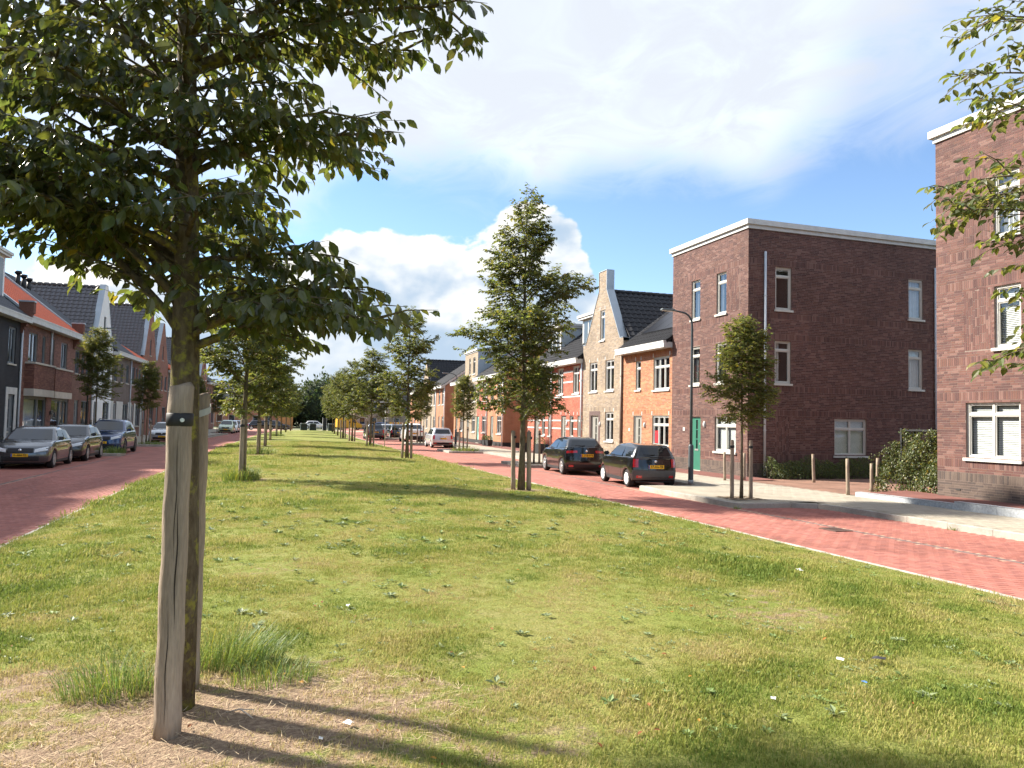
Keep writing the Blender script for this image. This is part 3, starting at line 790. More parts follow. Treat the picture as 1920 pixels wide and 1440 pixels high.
def door(parent, o, u, u0, u1, z0, z1, dm, fm=None, slit=(0.42, 0.62), setb=0.08, handle=1, name='door', glass=True):
    P = framefn(o, u); fm = fm or M_WHITE
    fr = MB(); fw = 0.05
    fbox(fr, P, u0, u0 + fw, setb - 0.03, setb + 0.06, z0, z1); fbox(fr, P, u1 - fw, u1, setb - 0.03, setb + 0.06, z0, z1); fbox(fr, P, u0 + fw, u1 - fw, setb - 0.03, setb + 0.06, z1 - fw, z1)
    a, b = u0 + fw + 0.006, u1 - fw - 0.006; wdt = b - a
    s0, s1 = a + wdt * slit[0], a + wdt * slit[1]; h0, h1 = z0 + (z1 - z0) * 0.40, z0 + (z1 - z0) * 0.93
    lf = MB()
    fbox(lf, P, a, s0, setb, setb + 0.05, z0 + 0.02, z1 - fw - 0.006); fbox(lf, P, s1, b, setb, setb + 0.05, z0 + 0.02, z1 - fw - 0.006)
    fbox(lf, P, s0, s1, setb, setb + 0.05, z0 + 0.02, h0); fbox(lf, P, s0, s1, setb, setb + 0.05, h1, z1 - fw - 0.006)
    for k in (1, 2):
        zz = h0 + (h1 - h0) * k / 3; fbox(lf, P, s0, s1, setb + 0.004, setb + 0.05, zz - 0.02, zz + 0.02)
    dl = lf.build(name, dm, parent)
    fr.build('door_frame', fm, dl)
    MB().quad(P(s0, setb + 0.03, h0), P(s1, setb + 0.03, h0), P(s1, setb + 0.03, h1), P(s0, setb + 0.03, h1)).build('pane', mat('door_glass', (0.03, 0.035, 0.035), 0.08, 0.1, 4, spec=0.6), dl)
    lb = MB(); c = (a + b) / 2; fbox(lb, P, c - 0.13, c + 0.13, setb - 0.012, setb, z0 + 0.78, z0 + 0.85); lb.build('letter_slot', mat('steel', (0.6, 0.6, 0.58), 0.35, 0.05, 5, metal=0.8), dl)
    hb = MB(); hx = b - 0.07 if handle > 0 else a + 0.07
    fbox(hb, P, hx - 0.015, hx + 0.015, setb - 0.05, setb, z0 + 1.02, z0 + 1.10); hb.build('handle', MATS['steel'], dl)
    th = MB(); fbox(th, P, u0 - 0.02, u1 + 0.02, -0.03, setb + 0.06, z0 - 0.07, z0 + 0.015); th.build('threshold', M_STONE, dl)
    return dl
def chain(o):
    m = Matrix.Identity(4)
    while o is not None: m = o.matrix_basis @ m; o = o.parent
    return m
def tile_slope(parent, p0, uv, sv, W, L, m, tw=0.30, tl=0.33, sep=0, clip=None, name='roof_tile', flat=False):
    """overlapping pantiles on a slope; the biggest in view are single objects"""
    p0 = np.array(p0, float); uv = np.array(uv, float); sv = np.array(sv, float); nv = np.cross(uv, sv)
    nu, ns = max(1, round(W / tw)), max(1, round(L / tl)); tw, tl = W / nu, L / ns
    xs = np.array([0.0, 0.30, 0.55, 0.80, 1.03]) * tw
    hs = np.array([0.0, -0.012, 0.012, 0.045, 0.02]) if not flat else np.array([0.0, 0.004, 0.006, 0.004, 0.0])
    lo, hi = 0.042, 0.012
    def tile(i, j):
        s0, s1 = j * tl - 0.03, (j + 1) * tl + 0.02
        r = []
        for s, e in ((s0, lo - 0.03), (s0, lo), (s1, hi)):
            for x, h in zip(xs, hs): r.append(uv * (x + i * tw) + sv * s + nv * (h + e))
        return r
    f = []
    for k in range(4):
        f.append((k, k + 1, 6 + k, 5 + k)); f.append((5 + k, 6 + k, 11 + k, 10 + k))
    f = np.array(f)
    cells = [(i, j) for i in range(nu) for j in range(ns) if clip is None or clip((i + 0.5) * tw, (j + 0.5) * tl)]
    sepc = []
    if sep:
        dd = []
        for c in cells:
            wp = chain(parent) @ Vector(p0 + uv * (c[0] + 0.5) * tw + sv * (c[1] + 0.5) * tl)
            dd.append((wp - CAMPOS).length + (0 if in_view(wp) else 1000))
        sepc = [cells[k] for k in np.argsort(dd)[:sep] if dd[k] < 900]
    ss = set(sepc); rest = [c for c in cells if c not in ss]
    if rest:
        V = (np.array([tile(*c) for c in rest]) + p0).reshape(-1, 3)
        F = (f[None] + (np.arange(len(rest)) * 15)[:, None, None]).reshape(-1, 4)
        tag(obj(name + '_field', mesh_np(name + '_field', V, F, m, smooth=False), parent), kind='stuff')
    if sepc:
        me = mesh_np(name, np.array(tile(0, 0)), f, m)
        for c in sepc:
            b = obj(name, me, parent); b.location = p0 + uv * c[0] * tw + sv * c[1] * tl
M_TILE_DK = mat('tile_dark', (0.026, 0.026, 0.029), 0.55, 0.25, 4.0, spec=0.22)
M_TILE_GL = mat('tile_dark_glazed', (0.055, 0.046, 0.046), 0.22, 0.2, 4.0, spec=0.7)
M_TILE_GR = mat('tile_grey', (0.060, 0.064, 0.072), 0.5, 0.2, 4.0)
M_TILE_OR = mat('tile_orange', (0.56, 0.125, 0.055), 0.55, 0.12, 4.0)
def roof_parallel(h, W, D, eave, ridge, tm, ov=0.3, sep=0, fascia=True, tiles=True, clipf=None, gut=0.30, fm=None, thick=0.10):
    """ridge along the street"""
    ridge_y = D / 2; dx, dz = ridge_y + ov, ridge - eave; L = math.hypot(dx, dz); sv = (0, dx / L, dz / L)
    rf = MB()
    for s in (1, -1):
        y0 = -ov if s > 0 else D + ov
        a = [(0, y0, eave), (W, y0, eave), (W, ridge_y, ridge), (0, ridge_y, ridge)]
        rf.add([*a, *[(x, y, z - thick) for x, y, z in a]], [(0, 1, 2, 3), (7, 6, 5, 4), (0, 4, 5, 1), (1, 5, 6, 2), (3, 7, 4, 0)])
    r = rf.build('roof', MATS['tile_grey'] if tm is None else tm, h, fix=True)
    if tiles:
        tile_slope(r, (0, -ov, eave + 0.01), (1, 0, 0), sv, W, L, tm, sep=sep, clip=clipf)
        rb = MB()
        for k in range(int(W / 0.4)):
            rb.tube([(k * 0.4, ridge_y, ridge + 0.03), (k * 0.4 + 0.42, ridge_y, ridge + 0.045)], 0.11, 8)
        rb.build('ridge_tiles', tm, r)
    if fascia:
        fb = MB(); fb.box(-0.0, W, -ov - 0.14, -0.02, eave - gut + 0.03, eave - 0.04); fb.box(0, W, -ov - 0.16, -ov - 0.02, eave - 0.06, eave + 0.01)
        fb.build('fascia', fm or M_WHITE, h)
    return r
def roof_cross(h, W, D, eave, ridge, tm, y0=0.02, u0=0.0, u1=None, sep=0, both=True, name='roof'):
    """ridge at right angles to the street"""
    u1 = W if u1 is None else u1; hw = (u1 - u0) / 2; dz = ridge - eave; L = math.hypot(hw, dz); c, s = hw / L, dz / L
    rf = MB(); t = 0.1
    for A in ([(u0, D, eave), (u0, y0, eave), (u0 + hw, y0, ridge), (u0 + hw, D, ridge)], [(u1, y0, eave), (u1, D, eave), (u1 - hw, D, ridge), (u1 - hw, y0, ridge)]):
        rf.add([*A, *[(x, y, z - t) for x, y, z in A]], [(0, 1, 2, 3), (7, 6, 5, 4), (0, 4, 5, 1), (1, 5, 6, 2), (3, 7, 4, 0), (2, 6, 7, 3)])
    r = rf.build(name, tm, h, fix=True)
    tile_slope(r, (u1, y0, eave + 0.01), (0, 1, 0), (-c, 0, s), D - y0, L, tm, sep=sep if both is not False else 0)
    tile_slope(r, (u0, D, eave + 0.01), (0, -1, 0), (c, 0, s), D - y0, L, tm, sep=sep)
    rb = MB()
    for k in range(int((D - y0) / 0.4)): rb.tube([(u0 + hw, y0 + k * 0.4, ridge + 0.03), (u0 + hw, y0 + k * 0.4 + 0.42, ridge + 0.045)], 0.11, 8)
    rb.build('ridge_tiles', tm, r)
    return r
def pipe(h, x, y, z0, z1, r=0.045, m=None, name='drainpipe'):
    mb = MB(); mb.tube([(x, y, z0), (x, y, z1)], r, 10)
    for k in range(1, 5):
        z = z0 + (z1 - z0) * k / 5; mb.tube([(x, y, z - 0.02), (x, y, z + 0.02)], r * 1.25, 10)
    return mb.build(name, m or M_PIPE, h)
def shell(h, W, D, zb, hl, hr, hb, m):
    """side and back walls, m = brick material; hl/hr/hb top profiles"""
    st = {'kind': 'plain', 'mat': m}
    if hl is not None: wall(h, (0, D), (0, -1), D, zb, hl, [], st, name='side_wall')
    if hr is not None: wall(h, (W, 0), (0, 1), D, zb, hr, [], st, name='side_wall')
    wall(h, (W, D), (-1, 0), W, zb, hb, [], st, name='back_wall')
def lintel_blocks(h, ops, m=None, zo=0.0):
    mb = MB()
    for u0, u1, z0, z1 in ops:
        for x in (u0 - 0.05, u1 - 0.01): mb.box(x, x + 0.06, -0.014, 0.02, z1 + 0.02, z1 + 0.19)
    mb.build('lintel_blocks', m or M_WHITE, h)
def wall_lamp(h, u, z):
    mb = MB()
    for k in range(7):
        pass
    n = 10; vs = []; fs = []
    for i in range(6):
        a = math.pi * i / 5
        for k in range(n):
            b = math.pi * k / (n - 1); vs.append((u + 0.075 * math.cos(b) * math.sin(a), -0.008 - 0.075 * math.sin(b) * math.sin(a), z - 0.13 * math.cos(a)))
    for i in range(5):
        for k in range(n - 1): fs.append((i * n + k, i * n + k + 1, (i + 1) * n + k + 1, (i + 1) * n + k))
    mb.add(vs, fs, True); return mb.build('wall_lamp', M_WHITE, h)
def R_house(name, label, ya, yb, zb=0.2, group='houses on the right side of the street'):
    ym = (ya + yb) / 2; ang = math.atan((cR(ym + 1) - cR(ym - 1)) / 2)
    W = (yb - ya) / math.cos(ang)
    h = empty(name, (RX(16.6, yb), yb, 0), -math.pi / 2 - ang, label, 'house', group)
    bpy.context.view_layer.update()
    return h, W
def L_house(name, label, ya, yb, group='houses on the left side of the street', base=-11.85):
    ym = (ya + yb) / 2; ang = math.atan((cL(ym + 1) - cL(ym - 1)) / 2)
    W = (yb - ya) / math.cos(ang)
    h = empty(name, (LX(base, ya), ya, 0), math.pi / 2 - ang, label, 'house', group)
    bpy.context.view_layer.update()
    return h, W
F0, FU = (0.0, 0.0), (1.0, 0.0)
def yw(yb, a, b, z0, z1): return (yb - b, yb - a, z0, z1)

# ------------------------------------------------------------------ right side, first block
def flat_roof_cap(h, W, D, z0, z1, name='roof_edge'):
    mb = MB(); p, q = 0.05, 0.13; zm = z0 + (z1 - z0) * 0.42
    for e, a, b in ((p, z0, zm), (q, zm - 0.002, z1)):
        mb.box(-e, W + e, -e, 0.25, a, b); mb.box(-e, W + e, D - 0.25, D + e, a, b); mb.box(-e, 0.25, 0.25, D - 0.25, a, b); mb.box(W - 0.25, W + e, 0.25, D - 0.25, a, b)
    mb.build(name, M_WHITE, h, bevel=0.006)
    MB().quad((0, 0, z0 + 0.1), (W, 0, z0 + 0.1), (W, D, z0 + 0.1), (0, D, z0 + 0.1)).build('flat_roof', MATS['tile_grey'], h)
M_PURP_FAR = brick_mat('purple_brick_far', PURPLE[0], PURPLE[4], (0.16, 0.12, 0.11))

def purple_corner():
    ya, yb = 23.45, 28.72
    h = empty('corner_house', (16.6, yb, 0), -math.pi / 2, 'three-storey purple brick corner house with green front door and white roof edge', 'house', 'houses on the right side of the street')
    bpy.context.view_layer.update()
    W, D = yb - ya, 9.0; st = {'kind': 'bricks', 'cols': PURPLE, 'mortar': M_MORTAR, 'seed': 5, 'plinth': (0.72, PLINTH)}
    wins = [yw(yb, 26.6, 27.25, 6.22, 7.81), yw(yb, 24.8, 25.46, 6.22, 7.81), yw(yb, 26.6, 27.28, 3.6, 5.12), yw(yb, 24.8, 25.48, 3.6, 5.12)]
    w1 = yw(yb, 24.15, 25.52, 1.03, 2.36); dr_ = yw(yb, 26.5, 27.3, 0.21, 2.35)
    wall(h, F0, FU, W, 0.05, 9.15, wins + [w1, dr_], st, bands=(0.45, 0.80, 2.42, 3.25, 5.18, 5.9, 7.86), panels=[yw(yb, 23.95, 24.75, 6.22, 7.81)], sep=150)
    for i, o in enumerate(wins): window(h, F0, FU, *o, fm=M_CREAM, transom=0.24, curtain=('half', 'side', 'half', 'side')[i])
    window(h, F0, FU, *w1, fm=M_CREAM, transom=0.28, cols=2, curtain='blind')
    door(h, F0, FU, *dr_, mat('door_green', (0.030, 0.14, 0.095), 0.45, 0.05, 3.0), M_WHITE)
    wall_lamp(h, yb - 26.2, 2.03)
    n = MB(); n.box(yb - 27.8, yb - 27.66, -0.012, 0.0, 1.76, 1.90); n.build('house_number_plate', M_WHITE, h)
    # side wall towards the camera
    so, su = (W, 0.0), (0.0, 1.0)
    sw = [(1.15, 1.85, 6.24, 7.81), (1.13, 1.83, 3.56, 5.11), (7.28, 8.0, 6.27, 7.82), (7.26, 7.97, 3.55, 5.11)]; sg = (3.77, 5.25, 0.97, 2.33)
    wall(h, so, su, D, 0.05, 9.15, sw + [sg], dict(st, seed=9), bands=(0.45, 0.80, 2.42, 3.25, 5.18, 5.9, 7.86), panels=[(1.16, 1.82, 0.98, 2.36), (7.3, 7.95, 0.98, 2.33)], sep=150, name='side_wall')
    for i, o in enumerate(sw): window(h, so, su, *o, fm=M_CREAM, transom=0.22, curtain=('none', 'half', 'full', 'full')[i])
    window(h, so, su, *sg, fm=M_CREAM, transom=0.27, cols=2, curtain='blind')
    shell(h, W, D, 0.05, 9.15, None, 9.15, M_PURP_FAR)
    flat_roof_cap(h, W, D, 9.10, 9.43)
    pipe(h, W + 0.07, 0.67, 0.25, 8.3); pipe(h, W + 0.07, 8.56, 0.25, 8.35)
purple_corner()
def purple_right():
    yb, W, D, b = 15.4, 9.4, 9.0, 0.33
    h = empty('corner_house', (16.6, yb, 0), -math.pi / 2, 'purple brick corner house cut by the right picture edge, white blinds in its window', 'house', 'houses on the right side of the street')
    bpy.context.view_layer.update()
    st = {'kind': 'bricks', 'cols': [T(c, 1.12) for c in PURPLE], 'mortar': M_MORTAR, 'seed': 15, 'plinth': (1.0, PLINTH)}
    a1 = yw(yb, 13.12, 14.56, 1.32, 2.68); a2 = yw(yb, 13.08, 13.76, 3.95, 5.42); a3 = yw(yb, 13.08, 13.76, 6.6, 8.12)
    more = [yw(yb, 10.4, 11.1, 3.95, 5.42), yw(yb, 10.4, 11.1, 6.6, 8.12), yw(yb, 10.0, 11.4, 1.32, 2.68)]
    wall(h, F0, FU, W, 0.2, 9.5, [a1, a2, a3] + more, st, bands=(0.73, 1.08, 2.74, 3.6, 5.48, 6.25, 8.18), panels=[yw(yb, 13.82, 14.58, 3.95, 5.42), yw(yb, 13.82, 14.58, 6.6, 8.12)], sep=300)
    window(h, F0, FU, *a1, fm=M_CREAM, transom=0.22, cols=2, curtain='blind')
    window(h, F0, FU, *a2, fm=M_CREAM, transom=0.24, curtain='blind'); window(h, F0, FU, *a3, fm=M_CREAM, transom=0.24, curtain='full')
    for o in more: window(h, F0, FU, *o, fm=M_CREAM, transom=0.24, cols=2 if o[1] - o[0] > 1 else 1)
    shell(h, W, D, 0.2, 9.5, 9.5, 9.5, M_PURP_FAR)
    flat_roof_cap(h, W, D, 9.44, 9.77)
    v = MB(); v.box(yb - 14.85, yb - 14.72, -0.012, 0.0, 0.5, 0.54); v.build('air_brick', MATS['room_dark'], h)
purple_right()
M_PANEL = mat('solar_cell', (0.010, 0.011, 0.015), 0.3, 0.2, 1.0, spec=0.25)
def solar(h, p0, uv, sv, n, m, w=1.02, l=1.62):
    uv = Vector(uv); sv = Vector(sv); nv = uv.cross(sv)
    for i in range(n):
        for j in range(m):
            a = Vector(p0) + uv * (i * (w + 0.02)) + sv * (j * (l + 0.02)) + nv * 0.12
            c = [a, a + uv * w, a + uv * w + sv * l, a + sv * l]
            mb = MB(); mb.add([*c, *[x - nv * 0.035 for x in c]], [(0, 1, 2, 3), (7, 6, 5, 4), (0, 4, 5, 1), (1, 5, 6, 2), (2, 6, 7, 3), (3, 7, 4, 0)])
            mb.build('solar_panel', M_PANEL, h)
def orange_house():
    ya, yb = 28.72, 33.45; h, W = R_house('row_house', 'orange brick row house beside the purple corner house, solar panels on dark roof', ya, yb)
    st = {'kind': 'bricks', 'cols': ORANGE, 'mortar': M_MORTAR_L, 'seed': 21}
    a = yw(yb, 31.6, 32.1, 3.56, 4.9); b = yw(yb, 28.98, 30.4, 3.5, 4.93); c = yw(yb, 29.0, 30.46, 1.05, 2.38); d_ = yw(yb, 31.45, 32.28, 0.22, 2.38)
    wall(h, F0, FU, W, 0.05, 5.4, [a, b, c, d_], st, bands=(2.44, 4.98))
    window(h, F0, FU, *a, transom=0.26, curtain='none'); window(h, F0, FU, *b, transom=0.3, cols=3); w = window(h, F0, FU, *c, transom=0.3, cols=3)
    MB().quad((c[0] + 0.12, 0.085, 1.2), (c[0] + 0.42, 0.085, 1.2), (c[0] + 0.42, 0.085, 1.72), (c[0] + 0.12, 0.085, 1.72)).build('red_poster', mat('poster_red', (0.55, 0.02, 0.03), 0.5, 0.1, 8), w)
    door(h, F0, FU, *d_, M_DOORG); lintel_blocks(h, [a, b, c, d_]); wall_lamp(h, yb - 31.15, 1.95)
    n = MB(); n.box(yb - 32.75, yb - 32.61, -0.012, 0.0, 1.66, 1.80); n.build('house_number_plate', M_WHITE, h)
    r = roof_parallel(h, W, 9.0, 5.52, 9.1, M_TILE_DK)
    sl = Vector((0, 4.8, 3.58)).normalized()
    solar(h, (0.9, 0.55, 5.52 + 0.85 * 0.746 - 0.01), (1, 0, 0), sl, 3, 2)
    pipe(h, -0.02, -0.07, 0.2, 5.3, m=mat('pipe_copper', (0.20, 0.15, 0.12), 0.5, 0.1, 3))
    shell(h, W, 9.0, 0.05, [(0, 5.4), (4.5, 8.95), (9, 5.4)], [(0, 5.4), (4.5, 8.95), (9, 5.4)], 5.4, brick_mat('orange_brick_far', ORANGE[0], ORANGE[2], (0.40, 0.30, 0.22)))
orange_house()
def tan_house():
    ya, yb = 33.45, 38.35; h, W = R_house('row_house', 'sand-coloured brick row house with tall necked gable and dark tiled roof', ya, yb)
    st = {'kind': 'bricks', 'cols': TAN, 'mortar': M_MORTAR_L, 'seed': 31}
    at_ = yw(yb, 35.6, 36.18, 6.23, 7.78); a = yw(yb, 36.45, 37.45, 3.63, 5.17); b = yw(yb, 34.44, 35.46, 3.63, 5.17); c = yw(yb, 34.44, 35.42, 1.13, 2.57); d_ = yw(yb, 36.22, 37.19, 0.22, 2.41)
    prof = [(0, 6.15), (0.35, 6.15), (1.99, 8.78), (1.991, 9.78), (2.93, 9.78), (2.931, 8.78), (W - 0.35, 6.15), (W, 6.15)]
    wall(h, F0, FU, W, 0.05, prof, [at_, a, b, c, d_], st, bands=(2.62, 5.24))
    window(h, F0, FU, *at_, transom=0.22, curtain='half'); window(h, F0, FU, *a, transom=0.25, cols=2); window(h, F0, FU, *b, transom=0.25, cols=2); window(h, F0, FU, *c, transom=0.25, cols=2)
    door(h, F0, FU, *d_, M_DOORG); lintel_blocks(h, [at_, a, b, c])
    dk = MB()
    for x0, x1, z0, z1 in ((d_[0] - 0.2, d_[0], 0.2, 2.62), (d_[1], d_[1] + 0.2, 0.2, 2.62), (d_[0], d_[1], 2.41, 2.62)): dk.box(x0, x1, -0.012, 0.03, z0, z1)
    dk.build('dark_door_surround', mat('dark_brick_plain', (0.10, 0.065, 0.06), 0.85, 0.3, 18, bump=0.4), h)
    wall_lamp(h, yb - 36.0, 1.95)
    # zinc-clad back of the gable parapet
    cp = MB(); pts = [(0.0, 6.15), (0.35, 6.15), (1.99, 8.78), (1.99, 9.78), (2.93, 9.78), (2.93, 8.78), (W - 0.35, 6.15), (W, 6.15)]
    for (x0, z0), (x1, z1) in zip(pts[:-1], pts[1:]):
        dx, dz = x1 - x0, z1 - z0; L = math.hypot(dx, dz); nx, nz = -dz / L * 0.035, dx / L * 0.035
        cp.prism([(x0, -0.03, z0), (x1, -0.03, z1), (x1 + nx, -0.03, z1 + nz), (x0 + nx, -0.03, z0 + nz)], (0, 0.42, 0))
    cp.build('zinc_coping', M_ZINC, h, fix=True)
    bk = MB(); bk.prism([(p[0], 0.34, p[1]) for p in pts] + [(W, 0.34, 5.2), (0, 0.34, 5.2)], (0, 0.03, 0)); bk.build('parapet_back', M_ZINC, h, fix=True)
    roof_cross(h, W, 9.0, 6.0, 8.75, M_TILE_DK, y0=0.38, u0=-0.15, u1=W + 0.15, sep=300)
    pipe(h, W - 0.06, -0.07, 0.2, 5.3, m=MATS['pipe_copper'])
    f = brick_mat('tan_brick_far', TAN[0], TAN[2], (0.45, 0.38, 0.28))
    shell(h, W, 9.0, 0.05, 6.0, 6.0, [(0, 6.0), (W / 2, 8.7), (W, 6.0)], f)
tan_house()
def dormer(h, u0, u1, y0, y1, z0, z1, front, fm=None, side=None, cols=3):
    """flat-topped box dormer: front at depth y0"""
    d_ = MB(); d_.box(u0, u1, y0 + 0.05, y1, z0, z1); dd = d_.build('dormer', side or M_ZINC, h)
    r = MB(); r.box(u0 - 0.18, u1 + 0.18, y0 - 0.22, y1, z1, z1 + 0.12); r.box(u0 - 0.24, u1 + 0.24, y0 - 0.28, y1, z1 + 0.12, z1 + 0.26); r.build('dormer_roof_edge', fm or M_WHITE, dd)
    p = MB(); p.box(u0, u1, y0, y0 + 0.05, z0, z1); p.build('dormer_front', front, dd)
    iw = (u1 - u0 - 0.3) / cols
    for k in range(cols):
        a = u0 + 0.15 + iw * k
        w = MB(); w.quad((a + 0.05, y0 - 0.004, z0 + 0.42), (a + iw - 0.05, y0 - 0.004, z0 + 0.42), (a + iw - 0.05, y0 - 0.004, z1 - 0.12), (a + 0.05, y0 - 0.004, z1 - 0.12)); w.build('pane', mat('dark_pane', (0.05, 0.055, 0.06), 0.06, 0.1, 3, spec=0.7), dd)
    return dd
def red_house(ya, yb, label, seed, dormer_u):
    h, W = R_house('row_house', label, ya, yb)
    st = {'kind': 'bricks', 'cols': RED, 'mortar': M_MORTAR_L, 'seed': seed}
    q = lambda a, b, z0, z1: (W - b, W - a, z0, z1)
    ops = [q(0.5, 1.42, 3.62, 5.13), q(2.9, 3.8, 3.62, 5.13), q(0.12, 0.68, 1.2, 2.41), q(1.25, 1.83, 1.2, 2.41)]
    d_ = q(2.4, 3.15, 0.22, 2.42)
    wall(h, F0, FU, W, 0.05, 5.4, ops + [d_], st, bands=())
    for o in ops: window(h, F0, FU, *o, transom=0.25, cols=2 if o[1] - o[0] > 0.7 else 1)
    door(h, F0, FU, *d_, M_DOORG); lintel_blocks(h, ops[2:] + [d_])
    bd = MB()
    for z in (1.62, 2.08, 3.42, 4.25, 4.82):
        iv = [(0.0, W)]
        for o in ops + [d_]:
            if o[2] - 0.1 < z < o[3] + 0.02: iv = [x for s, e in iv for x in ((s, min(e, o[0] - 0.01)), (max(s, o[1] + 0.01), e)) if x[1] - x[0] > 0.03]
        for s, e in iv: bd.box(s, e, -0.013, 0.02, z, z + 0.085)
    bd.build('white_bands', M_WHITE, h)
    wall_lamp(h, W - 2.2, 1.95)
    roof_parallel(h, W, 9.0, 5.5, 9.1, M_TILE_DK)
    pipe(h, W - 0.05, -0.07, 0.2, 5.3)
    dormer(h, dormer_u, dormer_u + 2.3, 1.0, 4.3, 5.9, 7.9, M_WHITE)
    shell(h, W, 9.0, 0.05, [(0, 5.4), (4.5, 8.95), (9, 5.4)], [(0, 5.4), (4.5, 8.95), (9, 5.4)], 5.4, brick_mat('red_brick_far', RED[0], RED[2], (0.42, 0.30, 0.24)))
red_house(38.35, 43.0, 'red brick row house with white bands next to the sand-coloured gable house', 41, 2.1)
red_house(43.0, 47.6, 'red brick row house with white bands at the far end of the first block', 43, 0.9)

# ------------------------------------------------------------------ right side, farther blocks
def simple_R(ya, yb, label, far, eave=5.5, ridge=9.0, flat=False, gable=False, doorcol=None, tm=None, end=False, top3=None, name='row_house'):
    h, W = R_house(name, label, ya, yb); st = {'kind': 'plain', 'mat': far}
    q = lambda a, b, z0, z1: (W - b, W - a, z0, z1)
    ops = [q(0.6, 1.75, 3.6, 5.1), q(2.7, 3.7, 3.6, 5.1), q(0.55, 1.75, 1.1, 2.4)]; d_ = q(2.7, 3.6, 0.22, 2.4)
    ev = eave if not (flat or gable) else (top3 or 8.0)
    if flat: ops += [q(0.9, 1.7, 5.95, 7.35), q(2.6, 3.2, 5.95, 7.35)]
    prof = ev - 0.1 if not gable else [(0, eave), (W / 2, ridge), (W, eave)]
    wall(h, F0, FU, W, 0.05, prof, ops + [d_], st)
    for o in ops: window(h, F0, FU, *o, transom=0.25, cols=2 if o[1] - o[0] > 0.9 else 1, near=False)
    door(h, F0, FU, *d_, doorcol or M_DOORG); lintel_blocks(h, ops[:3])
    pl_ = MB(); pl_.box(0, W + 0.006, -0.006, 0.0, 0.1, 0.5); pl_.box(W + 0.0, W + 0.006, 0, 9, 0.1, 0.5); pl_.build('plinth', mat('dark_plinth', (0.03, 0.028, 0.028), 0.9, 0.2, 4), h)
    if flat:
        flat_roof_cap(h, W, 4.5, ev - 0.15, ev + 0.1); shell(h, W, 9.0, 0.05, ev - 0.1, [(0, ev - 0.1), (4.5, ev - 0.1), (9, ev - 1.5)], 5.5, far)
        g_ = MB(); g_.box(W, W + 0.012, 0.0, 4.4, 5.6, ev - 0.16); g_.build('zinc_cladding', M_ZINC, h)
    elif gable:
        roof_cross(h, W, 9.0, eave, ridge, tm or M_TILE_DK, u0=-0.1, u1=W + 0.1); shell(h, W, 9.0, 0.05, eave, eave, [(0, eave), (W / 2, ridge), (W, eave)], far)
    else:
        roof_parallel(h, W, 9.0, eave, ridge, tm or M_TILE_DK); gp = [(0, eave - 0.1), (4.5, ridge - 0.12), (9, eave - 0.1)]
        shell(h, W, 9.0, 0.05, gp, gp, eave - 0.1, far)
        if end:
            vb = MB()
            for s in (0, 1):
                a, b = ((0 - 0.3, eave - 0.02), (4.5, ridge + 0.02)) if not s else ((4.5, ridge + 0.02), (9.3, eave - 0.02))
                vb.prism([(W, a[0], a[1] - 0.2), (W, b[0], b[1] - 0.2), (W, b[0], b[1] + 0.02), (W, a[0], a[1] + 0.02)], (0.08, 0, 0))
            vb.build('white_verge', M_WHITE, h, fix=True)
        pipe(h, W - 0.05, -0.07, 0.2, eave - 0.2)
    return h, W
OF, TF, RF = MATS['orange_brick_far'], MATS['tan_brick_far'], MATS['red_brick_far']
BF = brick_mat('brown_orange_brick_far', (0.38, 0.165, 0.085), (0.30, 0.125, 0.07), (0.33, 0.22, 0.16))
h, W = simple_R(53.3, 57.8, 'light orange brick end house of the second block with wide bare side wall', OF, end=True)
solar(h, (0.6, 0.5, 5.5 + 0.62), (1, 0, 0), Vector((0, 4.8, 3.5)).normalized(), 3, 2)
simple_R(57.8, 61.3, 'narrow red brick house with pale green door in the second block', RF, doorcol=mat('door_mint', (0.22, 0.45, 0.40), 0.5, 0.05, 3))
simple_R(61.3, 66.0, 'sand-coloured brick house with flat-roofed third storey in the second block', TF, flat=True, top3=7.9)
simple_R(66.0, 70.4, 'orange brick house at the far end of the second block', OF)
simple_R(75.0, 80.0, 'brown brick end house of the third block, bare gable wall facing the alley', BF, ridge=8.8, end=True)
simple_R(80.0, 85.0, 'sand brick house second in the third block', TF, ridge=8.8)
simple_R(85.0, 90.0, 'pale brick gabled house in the middle of the third block', TF, eave=5.6, ridge=8.9, gable=True)
simple_R(90.0, 95.5, 'orange brick house fourth in the third block', OF, ridge=8.8)
simple_R(95.5, 101.0, 'brown brick house at the far end of the third block', BF, ridge=8.8)
